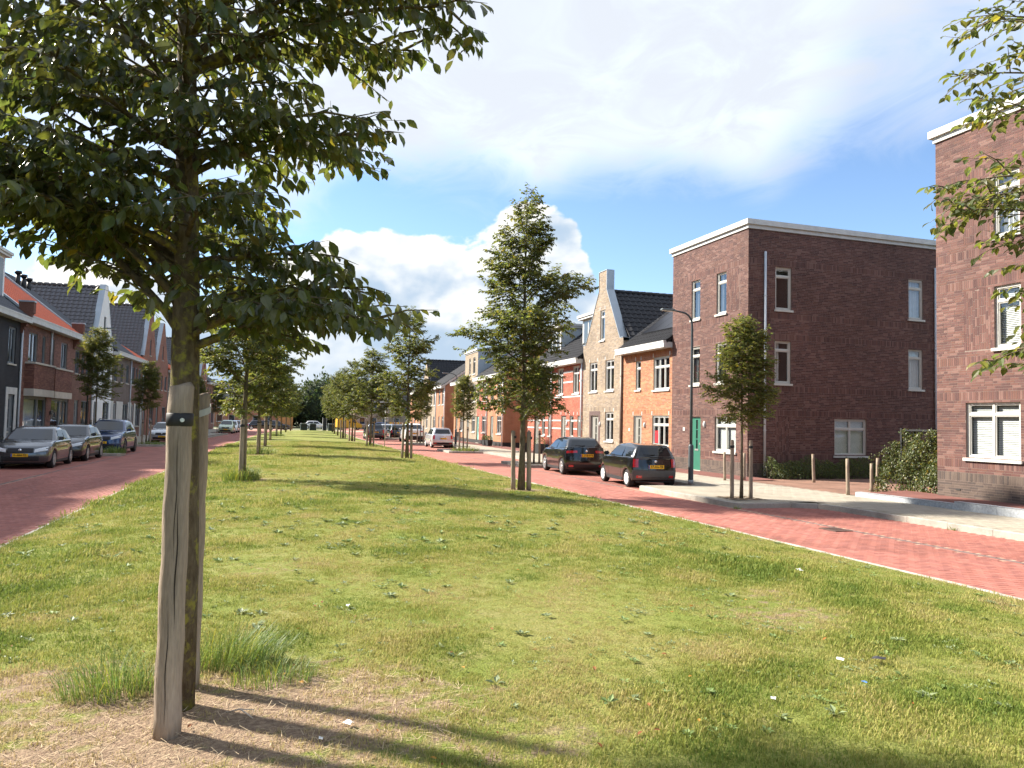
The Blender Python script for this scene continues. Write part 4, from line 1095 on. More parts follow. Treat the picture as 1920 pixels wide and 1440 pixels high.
# ------------------------------------------------------------------ left side of the street
BROWN = [(0.165, 0.075, 0.055), (0.19, 0.088, 0.064), (0.14, 0.062, 0.048), (0.215, 0.10, 0.075), (0.125, 0.058, 0.048)]
M_BROWN = brick_mat('brown_brick', BROWN[1], BROWN[2], (0.22, 0.16, 0.13))
M_BROWN2 = brick_mat('red_brown_brick', (0.27, 0.105, 0.07), (0.21, 0.08, 0.058), (0.26, 0.18, 0.14))
M_GREYB = brick_mat('grey_brown_brick', (0.15, 0.115, 0.10), (0.12, 0.09, 0.08), (0.2, 0.17, 0.15))
M_CHAR = brick_mat('charcoal_brick', (0.034, 0.034, 0.038), (0.026, 0.026, 0.030), (0.045, 0.045, 0.048))
M_PLASTER = mat('white_plaster', (0.72, 0.72, 0.71), 0.85, 0.06, 1.5)
def left_generic(ya, yb, label, far, kind='eaves', eave=6.5, ridge=10.3, tm=None, wl=True, door_m=None, frame=None, bricks=None, white_base=False, hidden=False, tiles=True, ops=None, dr=None, near=False):
    h, W = L_house('row_house', label, ya, yb)
    st = {'kind': 'plain', 'mat': far} if bricks is None else {'kind': 'bricks', 'cols': bricks, 'mortar': M_MORTAR, 'seed': int(ya)}
    if ops is None:
        ops = [(0.5, 1.5, 4.35, 5.75), (W - 1.6, W - 0.6, 4.35, 5.75), (W / 2 - 0.35, W / 2 + 0.3, 4.35, 5.75), (W - 2.3, W - 0.5, 1.0, 2.75)]
    if dr is None: dr = (0.7, 1.65, 0.2, 2.75)
    if hidden: ops, dr = [], None
    if kind == 'gable': ops = ops + [(W / 2 - 0.3, W / 2 + 0.3, 7.2, 8.6)]
    prof = eave - 0.1 if kind == 'eaves' else [(0, eave), (0.3, eave), (W / 2 - 0.3, ridge + 0.15), (W / 2 + 0.3, ridge + 0.15), (W - 0.3, eave), (W, eave)]
    wall(h, F0, FU, W, 0.05, prof, ops + ([dr] if dr else []), st)
    for o in ops: window(h, F0, FU, *o, fm=frame or M_GREYF, transom=0.0, cols=2 if o[1] - o[0] > 0.8 else 1, near=near, sillm=M_STONE, curtain=random.choice(('side', 'half', 'none')))
    if dr: door(h, F0, FU, *dr, door_m or M_GREYF, M_WHITE if white_base else M_GREYF)
    if white_base:
        wb = MB(); iv = [(0.0, W)]
        for o in ops + ([dr] if dr else []):
            if o[2] < 2.5: iv = [x for s, e in iv for x in ((s, min(e, o[0])), (max(s, o[1]), e)) if x[1] - x[0] > 0.02]
        for s, e in iv: wb.box(s, e, -0.02, 0.0, 0.12, 2.9)
        wb.build('white_base', M_WHITE, h)
    D = 9.0
    if kind == 'eaves':
        roof_parallel(h, W, D, eave, ridge, tm or M_TILE_GR, tiles=tiles); gp = [(0, eave - 0.1), (4.5, ridge - 0.12), (9, eave - 0.1)]
        shell(h, W, D, 0.05, gp, gp, eave - 0.1, far); pipe(h, W - 0.1, -0.07, 0.2, eave - 0.2)
    else:
        roof_cross(h, W, D, eave - 0.1, ridge, tm or M_TILE_GL, y0=0.3, u0=-0.1, u1=W + 0.1)
        shell(h, W, D, 0.05, eave - 0.1, eave - 0.1, [(0, eave - 0.1), (W / 2, ridge), (W, eave - 0.1)], far)
        cp = MB()
        for (x0, z0), (x1, z1) in zip(prof[:-1], prof[1:]):
            dx, dz = x1 - x0, z1 - z0; L = math.hypot(dx, dz); nx, nz = -dz / L * 0.03, dx / L * 0.03
            cp.prism([(x0, -0.02, z0), (x1, -0.02, z1), (x1 + nx, -0.02, z1 + nz), (x0 + nx, -0.02, z0 + nz)], (0, 0.36, 0))
        cp.build('coping', M_ZINC, h, fix=True)
        bk = MB(); bk.prism([(p[0], 0.27, p[1]) for p in prof] + [(W, 0.27, 5.5), (0, 0.27, 5.5)], (0, 0.03, 0)); bk.build('parapet_back', mat('white_cladding', (0.62, 0.65, 0.68), 0.7, 0.06, 2), h, fix=True)
    return h, W
# houses just outside the picture whose shadow falls on the near road
def left_block(ya, yb, lb):
    h, W = L_house('corner_house', lb, ya, yb); st = {'kind': 'plain', 'mat': M_PURP_FAR}
    ops = [(1.5 + k * 3.0, 2.9 + k * 3.0, z, z + 1.45) for k in range(int((W - 2) / 3.0)) for z in (1.0, 3.7, 6.4)]
    wall(h, F0, FU, W, 0.05, 9.2, ops, st)
    for o in ops: window(h, F0, FU, *o, fm=M_CREAM, transom=0.24, cols=2, near=False)
    shell(h, W, 9.0, 0.05, 9.2, 9.2, 9.2, M_PURP_FAR); flat_roof_cap(h, W, 9.0, 9.1, 9.4)
left_generic(-4.0, 12.2, 'row house outside the picture, first on the left', M_GREYB, hidden=True, tiles=False, eave=7.3, ridge=11.3)
left_generic(12.2, 23.4, 'long row house outside the picture opposite the purple corner house', M_GREYB, hidden=True, tiles=False, eave=7.3, ridge=11.3)
left_generic(23.4, 26.5, 'row house outside the picture, second on the left', M_BROWN, hidden=True, tiles=False, eave=7.0, ridge=11.0)
left_generic(30.2, 36.0, 'row house outside the picture, third on the left', M_BROWN, hidden=True, tiles=False, eave=7.0, ridge=11.0)
# charcoal house with the dormer
h, W = left_generic(36.0, 42.6, 'charcoal brick row house with white door surround and white box dormer', M_CHAR, ops=[(W_ - 1.1, W_ - 0.1, 4.2, 5.9) for W_ in (6.0,)] + [(1.2, 2.2, 4.2, 5.9), (1.0, 3.0, 1.0, 2.75)], dr=(5.15, 6.0, 0.2, 2.75), frame=M_GREYF, near=True)
ds = MB(); ds.box(4.85, 5.13, -0.03, 0.0, 0.12, 3.1); ds.box(6.02, 6.32, -0.03, 0.0, 0.12, 3.1); ds.box(5.13, 6.02, -0.03, 0.0, 2.78, 3.1); ds.build('white_door_surround', M_WHITE, h)
dormer(h, 3.6, 6.3, 0.75, 4.2, 6.7, 9.3, mat('dormer_white', (0.70, 0.70, 0.70), 0.6, 0.04, 3), side=M_WHITE, cols=2)
# brown brick double house with orange roof, bay and big ground floor windows
def brown_double():
    ya, yb = 42.6, 51.6
    h, W = L_house('row_house', 'brown brick double house with bright orange tiled roof and brick bays', ya, yb)
    st = {'kind': 'bricks', 'cols': BROWN, 'mortar': M_MORTAR, 'seed': 71}
    up = [(1.1, 2.45, 4.45, 5.95), (3.2, 3.75, 4.45, 5.95), (4.75, 5.3, 4.45, 5.95), (6.6, 7.8, 4.45, 5.95)]
    lo = [(0.75, 4.3, 0.75, 2.75), (5.2, 8.5, 0.3, 2.75)]
    wall(h, F0, FU, W, 0.05, 6.55, up + lo, st)
    for i, o in enumerate(up): window(h, F0, FU, *o, fm=M_GREYF, cols=2 if o[1] - o[0] > 0.8 else 1, sill=False, curtain='side')
    window(h, F0, FU, 0.75, 3.0, 0.75, 2.75, fm=M_GREYF, fw=0.11, cols=1, sill=False, curtain='blind', name='shop_window'); window(h, F0, FU, 3.0, 4.3, 0.75, 2.75, fm=M_GREYF, fw=0.11, sill=False, curtain='none', name='shop_window')
    window(h, F0, FU, 5.2, 7.0, 0.3, 2.75, fm=M_GREYF, fw=0.11, sill=False, curtain='none', name='shop_window'); window(h, F0, FU, 7.0, 8.5, 0.3, 2.75, fm=M_GREYF, fw=0.11, cols=2, sill=False, curtain='half', name='shop_window')
    for a, b, d, nm in ((0.7, 4.9, 0.42, 'bay'), (5.15, 8.4, 0.16, 'bay')):
        ch = 0.9 if d > 0.3 else 0.0
        fp = [(a, 0.0), (a, -d), (b - ch, -d), (b, -0.02), (b, 0.0)]
        by = MB(); by.prism([(x, y, 3.12) for x, y in fp[:4]], (0, 0, 1.22))
        bo = by.build(nm, mat('plain_brown', (0.155, 0.068, 0.05), 0.9, 0.2, 6), h, fix=True)
        segs = list(zip(fp[:-2], fp[1:-1]))
        for (x0, y0), (x1, y1) in segs:
            L = math.hypot(x1 - x0, y1 - y0)
            if L > 0.1: wall(h, (x0, y0), ((x1 - x0) / L, (y1 - y0) / L), L, 3.12, 4.34, [], dict(st, seed=73), name='bay_wall')
        for z0, z1, e, nm2 in ((4.34, 4.43, 0.05, 'stone_sill'), (2.76, 3.115, 0.03, 'stone_lintel')):
            s = MB(); s.prism([(a - e, -0.001, z0), (a - e, -d - e, z0), (b - ch + e * 0.4, -d - e, z0), (b + e, -0.02 - e, z0), (b + e, -0.001, z0)], (0, 0, z1 - z0)); s.build(nm2, M_STONE, h, fix=True)
    r = roof_parallel(h, W, 9.0, 6.62, 10.3, M_TILE_OR, sep=0, gut=0.34)
    for x0, x1 in ((-0.22, 0.12), (W - 0.12, W + 0.22)):                 # brick shoulders and party wall copings
        p = MB()
        for k in range(6): p.box(x0, x1, -0.10 - 0.07 * k, 0.1, 5.75 + 0.16 * k, 5.91 + 0.16 * k)
        p.box(x0, x1, -0.52, 0.12, 6.71, 7.25); p.build('brick_shoulder', M_BROWN if False else mat('shoulder_brick', (0.15, 0.068, 0.05), 0.9, 0.25, 14, bump=0.4), h)
        c = MB(); c.box(x0 - 0.03, x1 + 0.03, -0.55, 0.14, 7.25, 7.32); c.prism([(x0, 0.1, 6.95), (x0, 4.5, 10.42), (x0, 4.5, 10.52), (x0, 0.1, 7.07)], (x1 - x0, 0, 0)); c.build('zinc_coping', M_ZINC, h, fix=True)
    pipe(h, 4.55, -0.07, 4.45, 6.4)
    gp = [(0, 6.5), (4.5, 10.2), (9, 6.5)]; shell(h, W, 9.0, 0.05, gp, gp, 6.5, M_BROWN)
    n = MB(); n.box(4.95, 5.05, -0.09, -0.006, 1.85, 2.05); n.build('wall_lamp', MATS['room_dark'], h)
brown_double()
h, W = left_generic(51.6, 56.2, 'brown brick row house with dark grey roof between the orange roof and white gable', M_BROWN, tm=M_TILE_GR, ridge=10.3)
for k in range(3):
    vt = MB(); vt.tube([(1.0 + k * 1.3, 3.4 + 0.1 * k, 9.3), (1.0 + k * 1.3, 3.4 + 0.1 * k, 10.2)], 0.13, 8).tube([(1.0 + k * 1.3, 3.4 + 0.1 * k, 10.2), (1.0 + k * 1.3, 3.4 + 0.1 * k, 10.36)], 0.2, 8)
    vt.build('roof_vent', mat('black_plastic', (0.012, 0.012, 0.013), 0.45, 0.1, 5), h)
left_generic(56.2, 61.6, 'white plastered gable house with glossy dark tiled roof', M_PLASTER, kind='gable', eave=6.6, ridge=10.6, tm=M_TILE_GL, frame=M_GREYF)
left_generic(61.6, 67.6, 'grey-brown brick house with white ground floor right of the white gable', M_GREYB, tm=M_TILE_GR, white_base=True)
left_generic(67.6, 72.2, 'brown brick house with short orange roof before the red gable', M_BROWN, tm=M_TILE_OR, ridge=9.4, white_base=True)
left_generic(72.2, 78.0, 'red-brown brick gable house with tall chimney and dark glossy roof', M_BROWN2, kind='gable', eave=7.0, ridge=11.6, tm=M_TILE_GL)
left_generic(78.0, 84.0, 'wide red-brown gable house behind the foreground trunk', M_BROWN2, kind='gable', eave=7.0, ridge=10.6)
left_generic(84.0, 89.5, 'brown house with orange roof just right of the foreground trunk', M_GREYB, tm=M_TILE_OR, ridge=9.6)
left_generic(89.5, 93.5, 'narrow grey brick house with white fascia in the far left row', M_GREYB, tm=M_TILE_GR)
left_generic(93.5, 99.0, 'red-brown brick gable house with shutters in the far left row', M_BROWN2, kind='gable', eave=7.0, ridge=10.8)
left_generic(99.0, 105.0, 'brown brick house with grey roof in the far left row', M_BROWN, tm=M_TILE_GR, white_base=True)
left_generic(105.0, 111.0, 'white-based gable house in the far left row', M_BROWN2, kind='gable', eave=6.8, ridge=10.4, white_base=True)
left_generic(111.0, 118.0, 'last brown brick house of the left row before the crossing', M_BROWN, tm=M_TILE_GR)
# far end of the street
def far_house(x, y, w, hgt, label, m, tm):
    h = empty('far_house', (x, y, 0), 0.0, label, 'house', 'houses at the far end of the street')
    st = {'kind': 'plain', 'mat': m}; ops = [(1 + k * 2.2, 2.1 + k * 2.2, z, z + 1.3) for k in range(int((w - 1) / 2.2)) for z in (1.0, 3.7)]
    wall(h, F0, FU, w, 0.0, hgt, ops, st)
    for o in ops: window(h, F0, FU, *o, near=False, curtain='none')
    gp = [(0, hgt), (4, hgt + 3), (8, hgt)]
    shell(h, w, 8.0, 0.0, gp, gp, hgt, m); roof_parallel(h, w, 8.0, hgt + 0.05, hgt + 3.1, tm, tiles=False)
far_house(18, 150, 12, 5.4, 'pale brick house beyond the crossing on the right', TF, M_TILE_DK)
far_house(-8, 158, 14, 5.4, 'low house beyond the crossing behind the left trees', BF, M_TILE_GR)
far_house(34, 146, 14, 5.4, 'orange brick house beyond the crossing at far right', OF, M_TILE_DK)
# ------------------------------------------------------------------ trees
def bark_material(name, c1, c2, c3, patch=0.0):
    m = bpy.data.materials.new(name); m.use_nodes = True
    nt = m.node_tree; p = nt.nodes['Principled BSDF']; L = nt.links
    p.inputs['Roughness'].default_value = 0.95; p.inputs['Specular IOR Level'].default_value = 0.15
    tc = nnode(nt, 'ShaderNodeTexCoord'); mp = nnode(nt, 'ShaderNodeMapping'); mp.inputs['Scale'].default_value = (1, 1, 0.35); L.new(tc.outputs['Object'], mp.inputs[0])
    def noise(s, d=5.0, v=None):
        n = nnode(nt, 'ShaderNodeTexNoise'); n.inputs['Scale'].default_value = s; n.inputs['Detail'].default_value = d; n.inputs['Roughness'].default_value = 0.65
        L.new(v or mp.outputs[0], n.inputs['Vector']); return n.outputs[0]
    def ramp(v, a, b):
        n = nnode(nt, 'ShaderNodeMapRange'); L.new(v, n.inputs[0]); n.inputs[1].default_value = a; n.inputs[2].default_value = b; return n.outputs[0]
    def mixc(f, a, b):
        n = nnode(nt, 'ShaderNodeMix', data_type='RGBA'); L.new(f, n.inputs[0])
        for i, x in ((6, a), (7, b)):
            if isinstance(x, tuple): n.inputs[i].default_value = (*x, 1)
            else: L.new(x, n.inputs[i])
        return n.outputs[2]
    c = mixc(ramp(noise(26), 0.35, 0.65), c1, c2)
    c = mixc(ramp(noise(9, 6, tc.outputs['Object']), 0.60 - patch, 0.70 - patch), c, c3)
    L.new(c, p.inputs['Base Color'])
    b = nnode(nt, 'ShaderNodeBump'); b.inputs['Strength'].default_value = 0.9; b.inputs['Distance'].default_value = 0.02
    L.new(noise(40, 6), b.inputs['Height']); L.new(b.outputs[0], p.inputs['Normal'])
    MATS[name] = m; return m
M_BARK = bark_material('bark', (0.10, 0.075, 0.05), (0.19, 0.155, 0.105), (0.22, 0.22, 0.11), 0.02)
M_BARKL = bark_material('bark_lichen', (0.075, 0.055, 0.035), (0.15, 0.12, 0.075), (0.24, 0.22, 0.05), 0.08)
M_LEAF_FG = leaf_mat('leaf_foreground', (0.044, 0.060, 0.022), (0.19, 0.23, 0.038), 0.30, tmix=0.35, spec=0.6)
M_LEAF = leaf_mat('leaf_lawn_tree', (0.066, 0.084, 0.028), (0.20, 0.23, 0.045), 0.5, tmix=0.42)
M_LEAF_S = leaf_mat('leaf_pavement_tree', (0.082, 0.104, 0.030), (0.25, 0.27, 0.05), 0.5, tmix=0.42)
M_LEAF_D = leaf_mat('leaf_far_wood', (0.040, 0.066, 0.022), (0.10, 0.14, 0.03), 0.7, tmix=0.2)
LEAF2 = (np.array([(0, 0, 0), (0.27, 0.45, 0.07), (0, 1, -0.10), (-0.27, 0.45, 0.07)]), np.array([(0, 1, 2), (0, 2, 3)]))
_lt = [(0, 0, 0), (0.17, 0.20, 0.03), (0.27, 0.46, 0.05), (0.19, 0.74, 0.02), (0, 1.0, -0.16), (-0.19, 0.74, 0.02), (-0.27, 0.46, 0.05), (-0.17, 0.20, 0.03), (0, 0.24, -0.015), (0, 0.5, -0.03), (0, 0.76, -0.07)]
LEAF8 = (np.array(_lt), np.array([(0, 1, 8), (1, 2, 9), (1, 9, 8), (2, 3, 10), (2, 10, 9), (3, 4, 10), (4, 5, 10), (5, 6, 9), (5, 9, 10), (6, 7, 8), (6, 8, 9), (7, 0, 8)]))
def leaf_cloud(name, P_, A_, N_, S_, tint, tmpl, m):
    A = A_ / np.linalg.norm(A_, axis=1, keepdims=True); Sd = np.cross(A, N_); Sd /= np.maximum(1e-6, np.linalg.norm(Sd, axis=1, keepdims=True)); Nn = np.cross(Sd, A)
    t, f = tmpl
    V = P_[:, None] + S_[:, None, None] * (t[None, :, 0:1] * Sd[:, None] + t[None, :, 1:2] * A[:, None] + t[None, :, 2:3] * Nn[:, None])
    n = len(P_); F = (f[None] + (np.arange(n) * len(t))[:, None, None]).reshape(-1, 3)
    return mesh_np(name, V.reshape(-1, 3), F, m, cols=np.repeat(tint, len(t), 0), smooth=False)
def leaf_tints(n, rr, yellow=0.035):
    b = rr.uniform(0.62, 1.35, n)[:, None]; t = np.ones((n, 3)) * b
    t[:, 0] *= rr.uniform(0.85, 1.25, n); t[:, 2] *= rr.uniform(0.7, 1.2, n)
    y = rr.random(n) < yellow; t[y] = t[y] * np.array([2.0, 1.5, 0.9])
    return t
def grow(seed, H, z0, prof, nprim, r0, leaf=0.075, sp=0.05, prims=None, droop=0.5, el=(18, 62), twig=1.0, lean=(0, 0), sub=0.5, tz=(-0.25, 0.35), curl=9, lr=(0.6, 1.25), flare=1.25):
    """trunk, limbs and twigs as tubes; leaves as positions and axes"""
    rr = np.random.default_rng(seed); rd = random.Random(seed)
    wood = MB(); LP, LA = [], []
    path = []; 
    for i in range(9):
        t = i / 8; path.append(Vector((lean[0] * t + 0.035 * math.sin(t * 5 + seed) * t, lean[1] * t + 0.03 * math.cos(t * 4 + seed) * t - 0.03 * t, H * 0.97 * t)))
    def tp(z):
        f = min(7.999, max(0, z / (H * 0.97) * 8)); i = int(f); return path[i].lerp(path[i + 1], f - i)
    wood.tube(path, [r0 * (flare if i == 0 else 1) * (1 - 0.86 * (i / 8) ** 1.1) for i in range(9)], 10, jitter=0.12, rnd=rd)
    def leaves_on(a, b, spc, spread):
        d = b - a; L = d.length; n = max(1, int(L / spc)); d.normalize(); s = d.cross(Vector((0, 0, 1)))
        if s.length < 1e-3: s = Vector((1, 0, 0))
        s.normalize()
        for k in range(n):
            p = a + (b - a) * ((k + rd.random()) / n); sg = 1 if (k % 2) else -1
            ax = d * rd.uniform(0.1, 0.75) + s * (sg * rd.uniform(0.3, 0.9)) + Vector((0, 0, -droop * rd.uniform(0.2, 1.4)))
            LP.append(p + Vector((rd.gauss(0, spread), rd.gauss(0, spread), rd.gauss(0, spread * 0.7)))); LA.append(ax)
    plist = []
    for i in range(nprim):
        t = (i + 0.5) / nprim; z = z0 + (H - z0) * 0.96 * t; az = math.radians(137.5 * i + rd.uniform(-22, 22)); plist.append((z, az, prof(t) * rd.uniform(*lr), math.radians(el[0] + (el[1] - el[0]) * t + rd.uniform(-9, 9))))
    for z, az, Lb, ev in plist + (prims or []):
        a = tp(z); pts = [a]; n = 6; cur = a.copy(); e = ev; az2 = az
        for k in range(n):
            dirv = Vector((math.cos(az2) * math.cos(e), math.sin(az2) * math.cos(e), math.sin(e))); cur = cur + dirv * (Lb / n); pts.append(cur.copy())
            e -= math.radians(rd.uniform(1, curl)); az2 += math.radians(rd.uniform(-9, 9))
        rb = max(0.006, r0 * 0.38 * min(1.0, Lb / 1.6) * (1 - 0.55 * (z / H)))
        wood.tube(pts, [rb * (1 - 0.85 * k / n) for k in range(n + 1)], 6)
        m = max(3, int(Lb * 7.5 * twig))
        for q in range(m):
            s = 0.16 + 0.84 * (q + rd.random() * 0.8) / m; s = min(s, 0.985); f = s * n; i = int(f); p = pts[i].lerp(pts[min(i + 1, n)], f - i)
            d = (pts[min(i + 1, n)] - pts[max(i - 1, 0)]).normalized()
            sg = 1 if q % 2 else -1; ang = sg * math.radians(rd.uniform(28, 68)); tl = (Lb * (0.50 * (1 - s) + 0.15) + 0.12) * rd.uniform(0.6, 1.25)
            dv = Vector((d.x * math.cos(ang) - d.y * math.sin(ang), d.x * math.sin(ang) + d.y * math.cos(ang), d.z * 0.6 + rd.uniform(*tz))).normalized()
            mid = p + dv * tl * 0.5; end = mid + (dv + Vector((0, 0, -0.25))).normalized() * tl * 0.5
            wood.tube([p, mid, end], [rb * 0.32 + 0.0015, rb * 0.2 + 0.0012, 0.0012], 4, cap=False)
            leaves_on(p.lerp(mid, 0.2), mid, sp, 0.012); leaves_on(mid, end, sp * 0.85, 0.012)
            if tl > 0.22 and rd.random() < sub:
                for g2 in (0.35, 0.7):
                    b0 = p.lerp(end, g2); a2 = math.radians(rd.uniform(30, 60)) * (1 if rd.random() < 0.5 else -1)
                    e2 = b0 + Vector((dv.x * math.cos(a2) - dv.y * math.sin(a2), dv.x * math.sin(a2) + dv.y * math.cos(a2), rd.uniform(-0.3, 0.3))).normalized() * tl * 0.45
                    wood.tube([b0, e2], [0.003, 0.001], 3, cap=False); leaves_on(b0, e2, sp * 0.9, 0.012)
        leaves_on(pts[-3], pts[-1], sp * 0.8, 0.01)
    n = len(LP); P_ = np.array(LP); A_ = np.array(LA); N_ = rr.normal(0, 0.45, (n, 3)) + np.array([0, 0, 1.0])
    S_ = leaf * rr.uniform(0.65, 1.25, n)
    return wood, P_, A_, N_, S_, leaf_tints(n, rr)

def plant(name, loc, wood_me, crown_me, label, cat='tree', group=None, rz=0.0, sc=1.0):
    t = empty(name, loc, rz, label, cat, group); t.scale = (sc, sc, sc)
    obj('trunk', wood_me, t); obj('crown', crown_me, t)
    return t
CR, CF = Vector((0.949, -0.315, 0)), Vector((0.314, 0.948, 0))
def imgaz(deg):
    a = math.radians(deg); v = CR * math.cos(a) + CF * math.sin(a); return math.atan2(v.y, v.x)

# --- the big tree in the left foreground
def fg_prof(t): return 1.15 + 0.75 * min(1, t / 0.45) if t < 0.5 else 1.9 * (1 - (t - 0.5) * 1.5)
fg = []
for z, ph, L_, e in ((2.36, 2, 1.35, 22), (2.42, -28, 1.05, 22), (2.46, 34, 1.25, 24), (2.46, 70, 1.15, 28), (2.52, 8, 1.15, 30), (2.42, 172, 1.45, 52), (2.62, 205, 1.4, 47), (2.52, 140, 1.4, 48), (2.8, 190, 1.5, 38), (2.85, 158, 1.5, 37), (2.95, 225, 1.3, 24), (3.0, 240, 0.9, 26), (3.35, 235, 1.1, 18), (3.5, 300, 0.9, 20), (3.9, 255, 1.1, 20),
                     (2.85, -8, 0.95, 15), (2.9, 25, 0.95, 18), (3.05, -60, 0.95, 14), (3.1, 182, 1.5, 18), (3.2, 205, 1.4, 15), (3.45, 4, 1.22, 29), (3.5, -20, 1.1, 25), (3.25, 95, 1.2, 20), (3.55, 40, 1.2, 27), (3.5, 165, 1.55, 18), (3.55, 250, 1.2, 18), (3.6, 195, 1.5, 20),
                     (4.12, -2, 1.75, 26), (4.1, 22, 1.55, 29), (4.15, -30, 1.4, 25), (3.9, 180, 1.5, 26), (4.0, 150, 1.5, 28), (4.1, 215, 1.4, 25), (4.45, 5, 1.7, 28), (4.3, -45, 1.4, 24), (4.4, 100, 1.4, 28), (3.05, 300, 0.8, 18), (4.0, 285, 1.0, 24)):
    fg.append((z, imgaz(ph), L_, math.radians(e)))
fgx, fgy = -0.385, 5.2; fgz = lawn_z(fgx, fgy)
fr_ = random.Random(9)
for k in range(30): fg.append((2.6 + k * 0.066, imgaz(k * 137.5), fr_.uniform(0.4, 0.8), math.radians(fr_.uniform(15, 45))))
wood, P_, A_, N_, S_, tn = grow(101, 7.0, 4.5, lambda t: 1.75 * (1 - 0.75 * t), 16, 0.112, leaf=0.094, sp=0.043, prims=[(z - fgz, a, l, e) for z, a, l, e in fg], droop=0.95, el=(28, 62), twig=1.25, sub=0.6, lean=(-0.16, 0.03), flare=0.86)
t = empty('street_tree', (fgx, fgy, fgz), 0.0, 'large leafy tree filling the upper left, nearest of all trees', 'tree')
wood.build('trunk', M_BARKL, t)
camv = np.array(CAMPOS) - np.array((fgx, fgy, fgz)); dist = np.linalg.norm(P_ - camv, axis=1)
vis = np.array([in_view(Vector(p) + Vector((fgx, fgy, fgz)), 0.0) for p in P_]); order = np.argsort(np.where(vis, dist, 1e3)); near_i = order[:300]; rest_i = order[300:]
cr = tag(obj('crown', leaf_cloud('crown', P_[rest_i], A_[rest_i], N_[rest_i], S_[rest_i], tn[rest_i], LEAF8, M_LEAF_FG), t), kind='stuff')
leafm = [mesh_np('leaf', LEAF8[0], LEAF8[1], M_LEAF_FG, cols=np.tile(c, (11, 1))) for c in ((0.8, 0.8, 0.8), (1.0, 1.0, 0.9), (1.25, 1.2, 1.0), (0.65, 0.7, 0.7), (1.1, 1.0, 0.7))]
for k in near_i:
    a = Vector(A_[k]).normalized(); s = a.cross(Vector(N_[k])).normalized(); n_ = s.cross(a)
    o = obj('leaf', leafm[int(k) % 5], cr); M3 = Matrix((s, a, n_)).transposed().to_4x4()
    o.matrix_basis = Matrix.Translation(Vector(P_[k])) @ M3 @ Matrix.Scale(float(S_[k]), 4)
print('foreground leaves', len(P_))
# --- the tree whose branches hang in at the upper right
prr = [(z, imgaz(ph), L_, math.radians(e)) for z, ph, L_, e in ((2.35, 170, 0.9, 15), (2.6, 165, 1.15, 8), (2.8, 195, 1.0, 10), (3.3, 172, 1.0, 18), (3.5, 165, 1.4, 22), (3.75, 185, 1.45, 16), (3.95, 158, 1.4, 18), (4.3, 176, 1.3, 26), (4.8, 168, 1.4, 24), (5.1, 182, 1.25, 22), (5.3, 150, 1.25, 26), (2.9, 20, 1.3, 20), (3.6, 60, 1.4, 20), (4.2, -40, 1.4, 25))]
rx_, ry_ = 6.98, 4.55
wood, P_, A_, N_, S_, tn = grow(202, 7.4, 2.4, lambda t: 1.5 * (1 - 0.7 * t), 12, 0.08, leaf=0.09, sp=0.045, prims=prr, droop=0.45, twig=1.0, sub=0.4)
t = empty('street_tree', (rx_, ry_, lawn_z(rx_, ry_)), 0.0, 'tree beyond the right picture edge whose sparse branches hang in at upper right', 'tree')
wood.build('trunk', M_BARK, t); tag(obj('crown', leaf_cloud('crown', P_, A_, N_, S_, tn, LEAF8, M_LEAF), t), kind='stuff')
# --- the tall tree on the right of the lawn
def big_prof(t): return (1.35 + 1.3 * t if t < 0.28 else 1.80 * max(0.0, 1 - ((t - 0.28) / 0.78) ** 1.45) + 0.12) * (0.86 + 0.22 * math.sin(t * 27 + 1)) 
wood, P_, A_, N_, S_, tn = grow(303, 8.2, 1.95, big_prof, 72, 0.085, leaf=0.105, sp=0.030, droop=0.35, el=(26, 68), twig=1.6, sub=0.9, tz=(-0.7, 1.1), curl=8)
print('big leaves', len(P_))
bigw = wood.mesh('trunk', M_BARK); bigc = leaf_cloud('crown', P_, A_, N_, S_, tn, LEAF2, M_LEAF); 
plant('street_tree', (6.95, 20.0, lawn_z(6.95, 20.0)), bigw, bigc, 'tall pointed tree with two stakes on the right of the lawn, before the black cars', group='trees on the lawn')
# --- the other lawn trees
VAR = []
for sd, H_, pk, rm in ((11, 6.9, 0.28, 1.75), (12, 7.4, 0.26, 1.85), (13, 6.7, 0.34, 1.95), (14, 7.6, 0.25, 1.65)):
    pf = (lambda pk, rm, sd: (lambda t: rm * (0.62 + 0.38 * t / pk) if t < pk else (rm * max(0.0, 1 - ((t - pk) / (1.02 - pk)) ** 1.4) + 0.12) * (0.88 + 0.2 * math.sin(t * 25 + sd))))(pk, rm, sd)
    wood, P_, A_, N_, S_, tn = grow(sd, H_, 1.85, pf, 46, 0.08, leaf=0.13, sp=0.036, droop=0.35, el=(26, 68), twig=1.5, sub=0.9, tz=(-0.7, 1.1), curl=8)
    VAR.append((wood.mesh('trunk', M_BARK), leaf_cloud('crown', P_, A_, N_, S_, tn, LEAF2, M_LEAF)))
ORD = ['first', 'second', 'third', 'fourth', 'fifth', 'sixth', 'seventh', 'eighth', 'ninth', 'tenth']
M_STAKE = mat('weathered_wood', (0.30, 0.235, 0.175), 0.9, 0.35, 7.0, bump=0.5, bscale=50, fine=0.18, stretch=(1, 1, 0.12))
M_STRAP = mat('black_rubber', (0.02, 0.02, 0.022), 0.6, 0.2, 10)
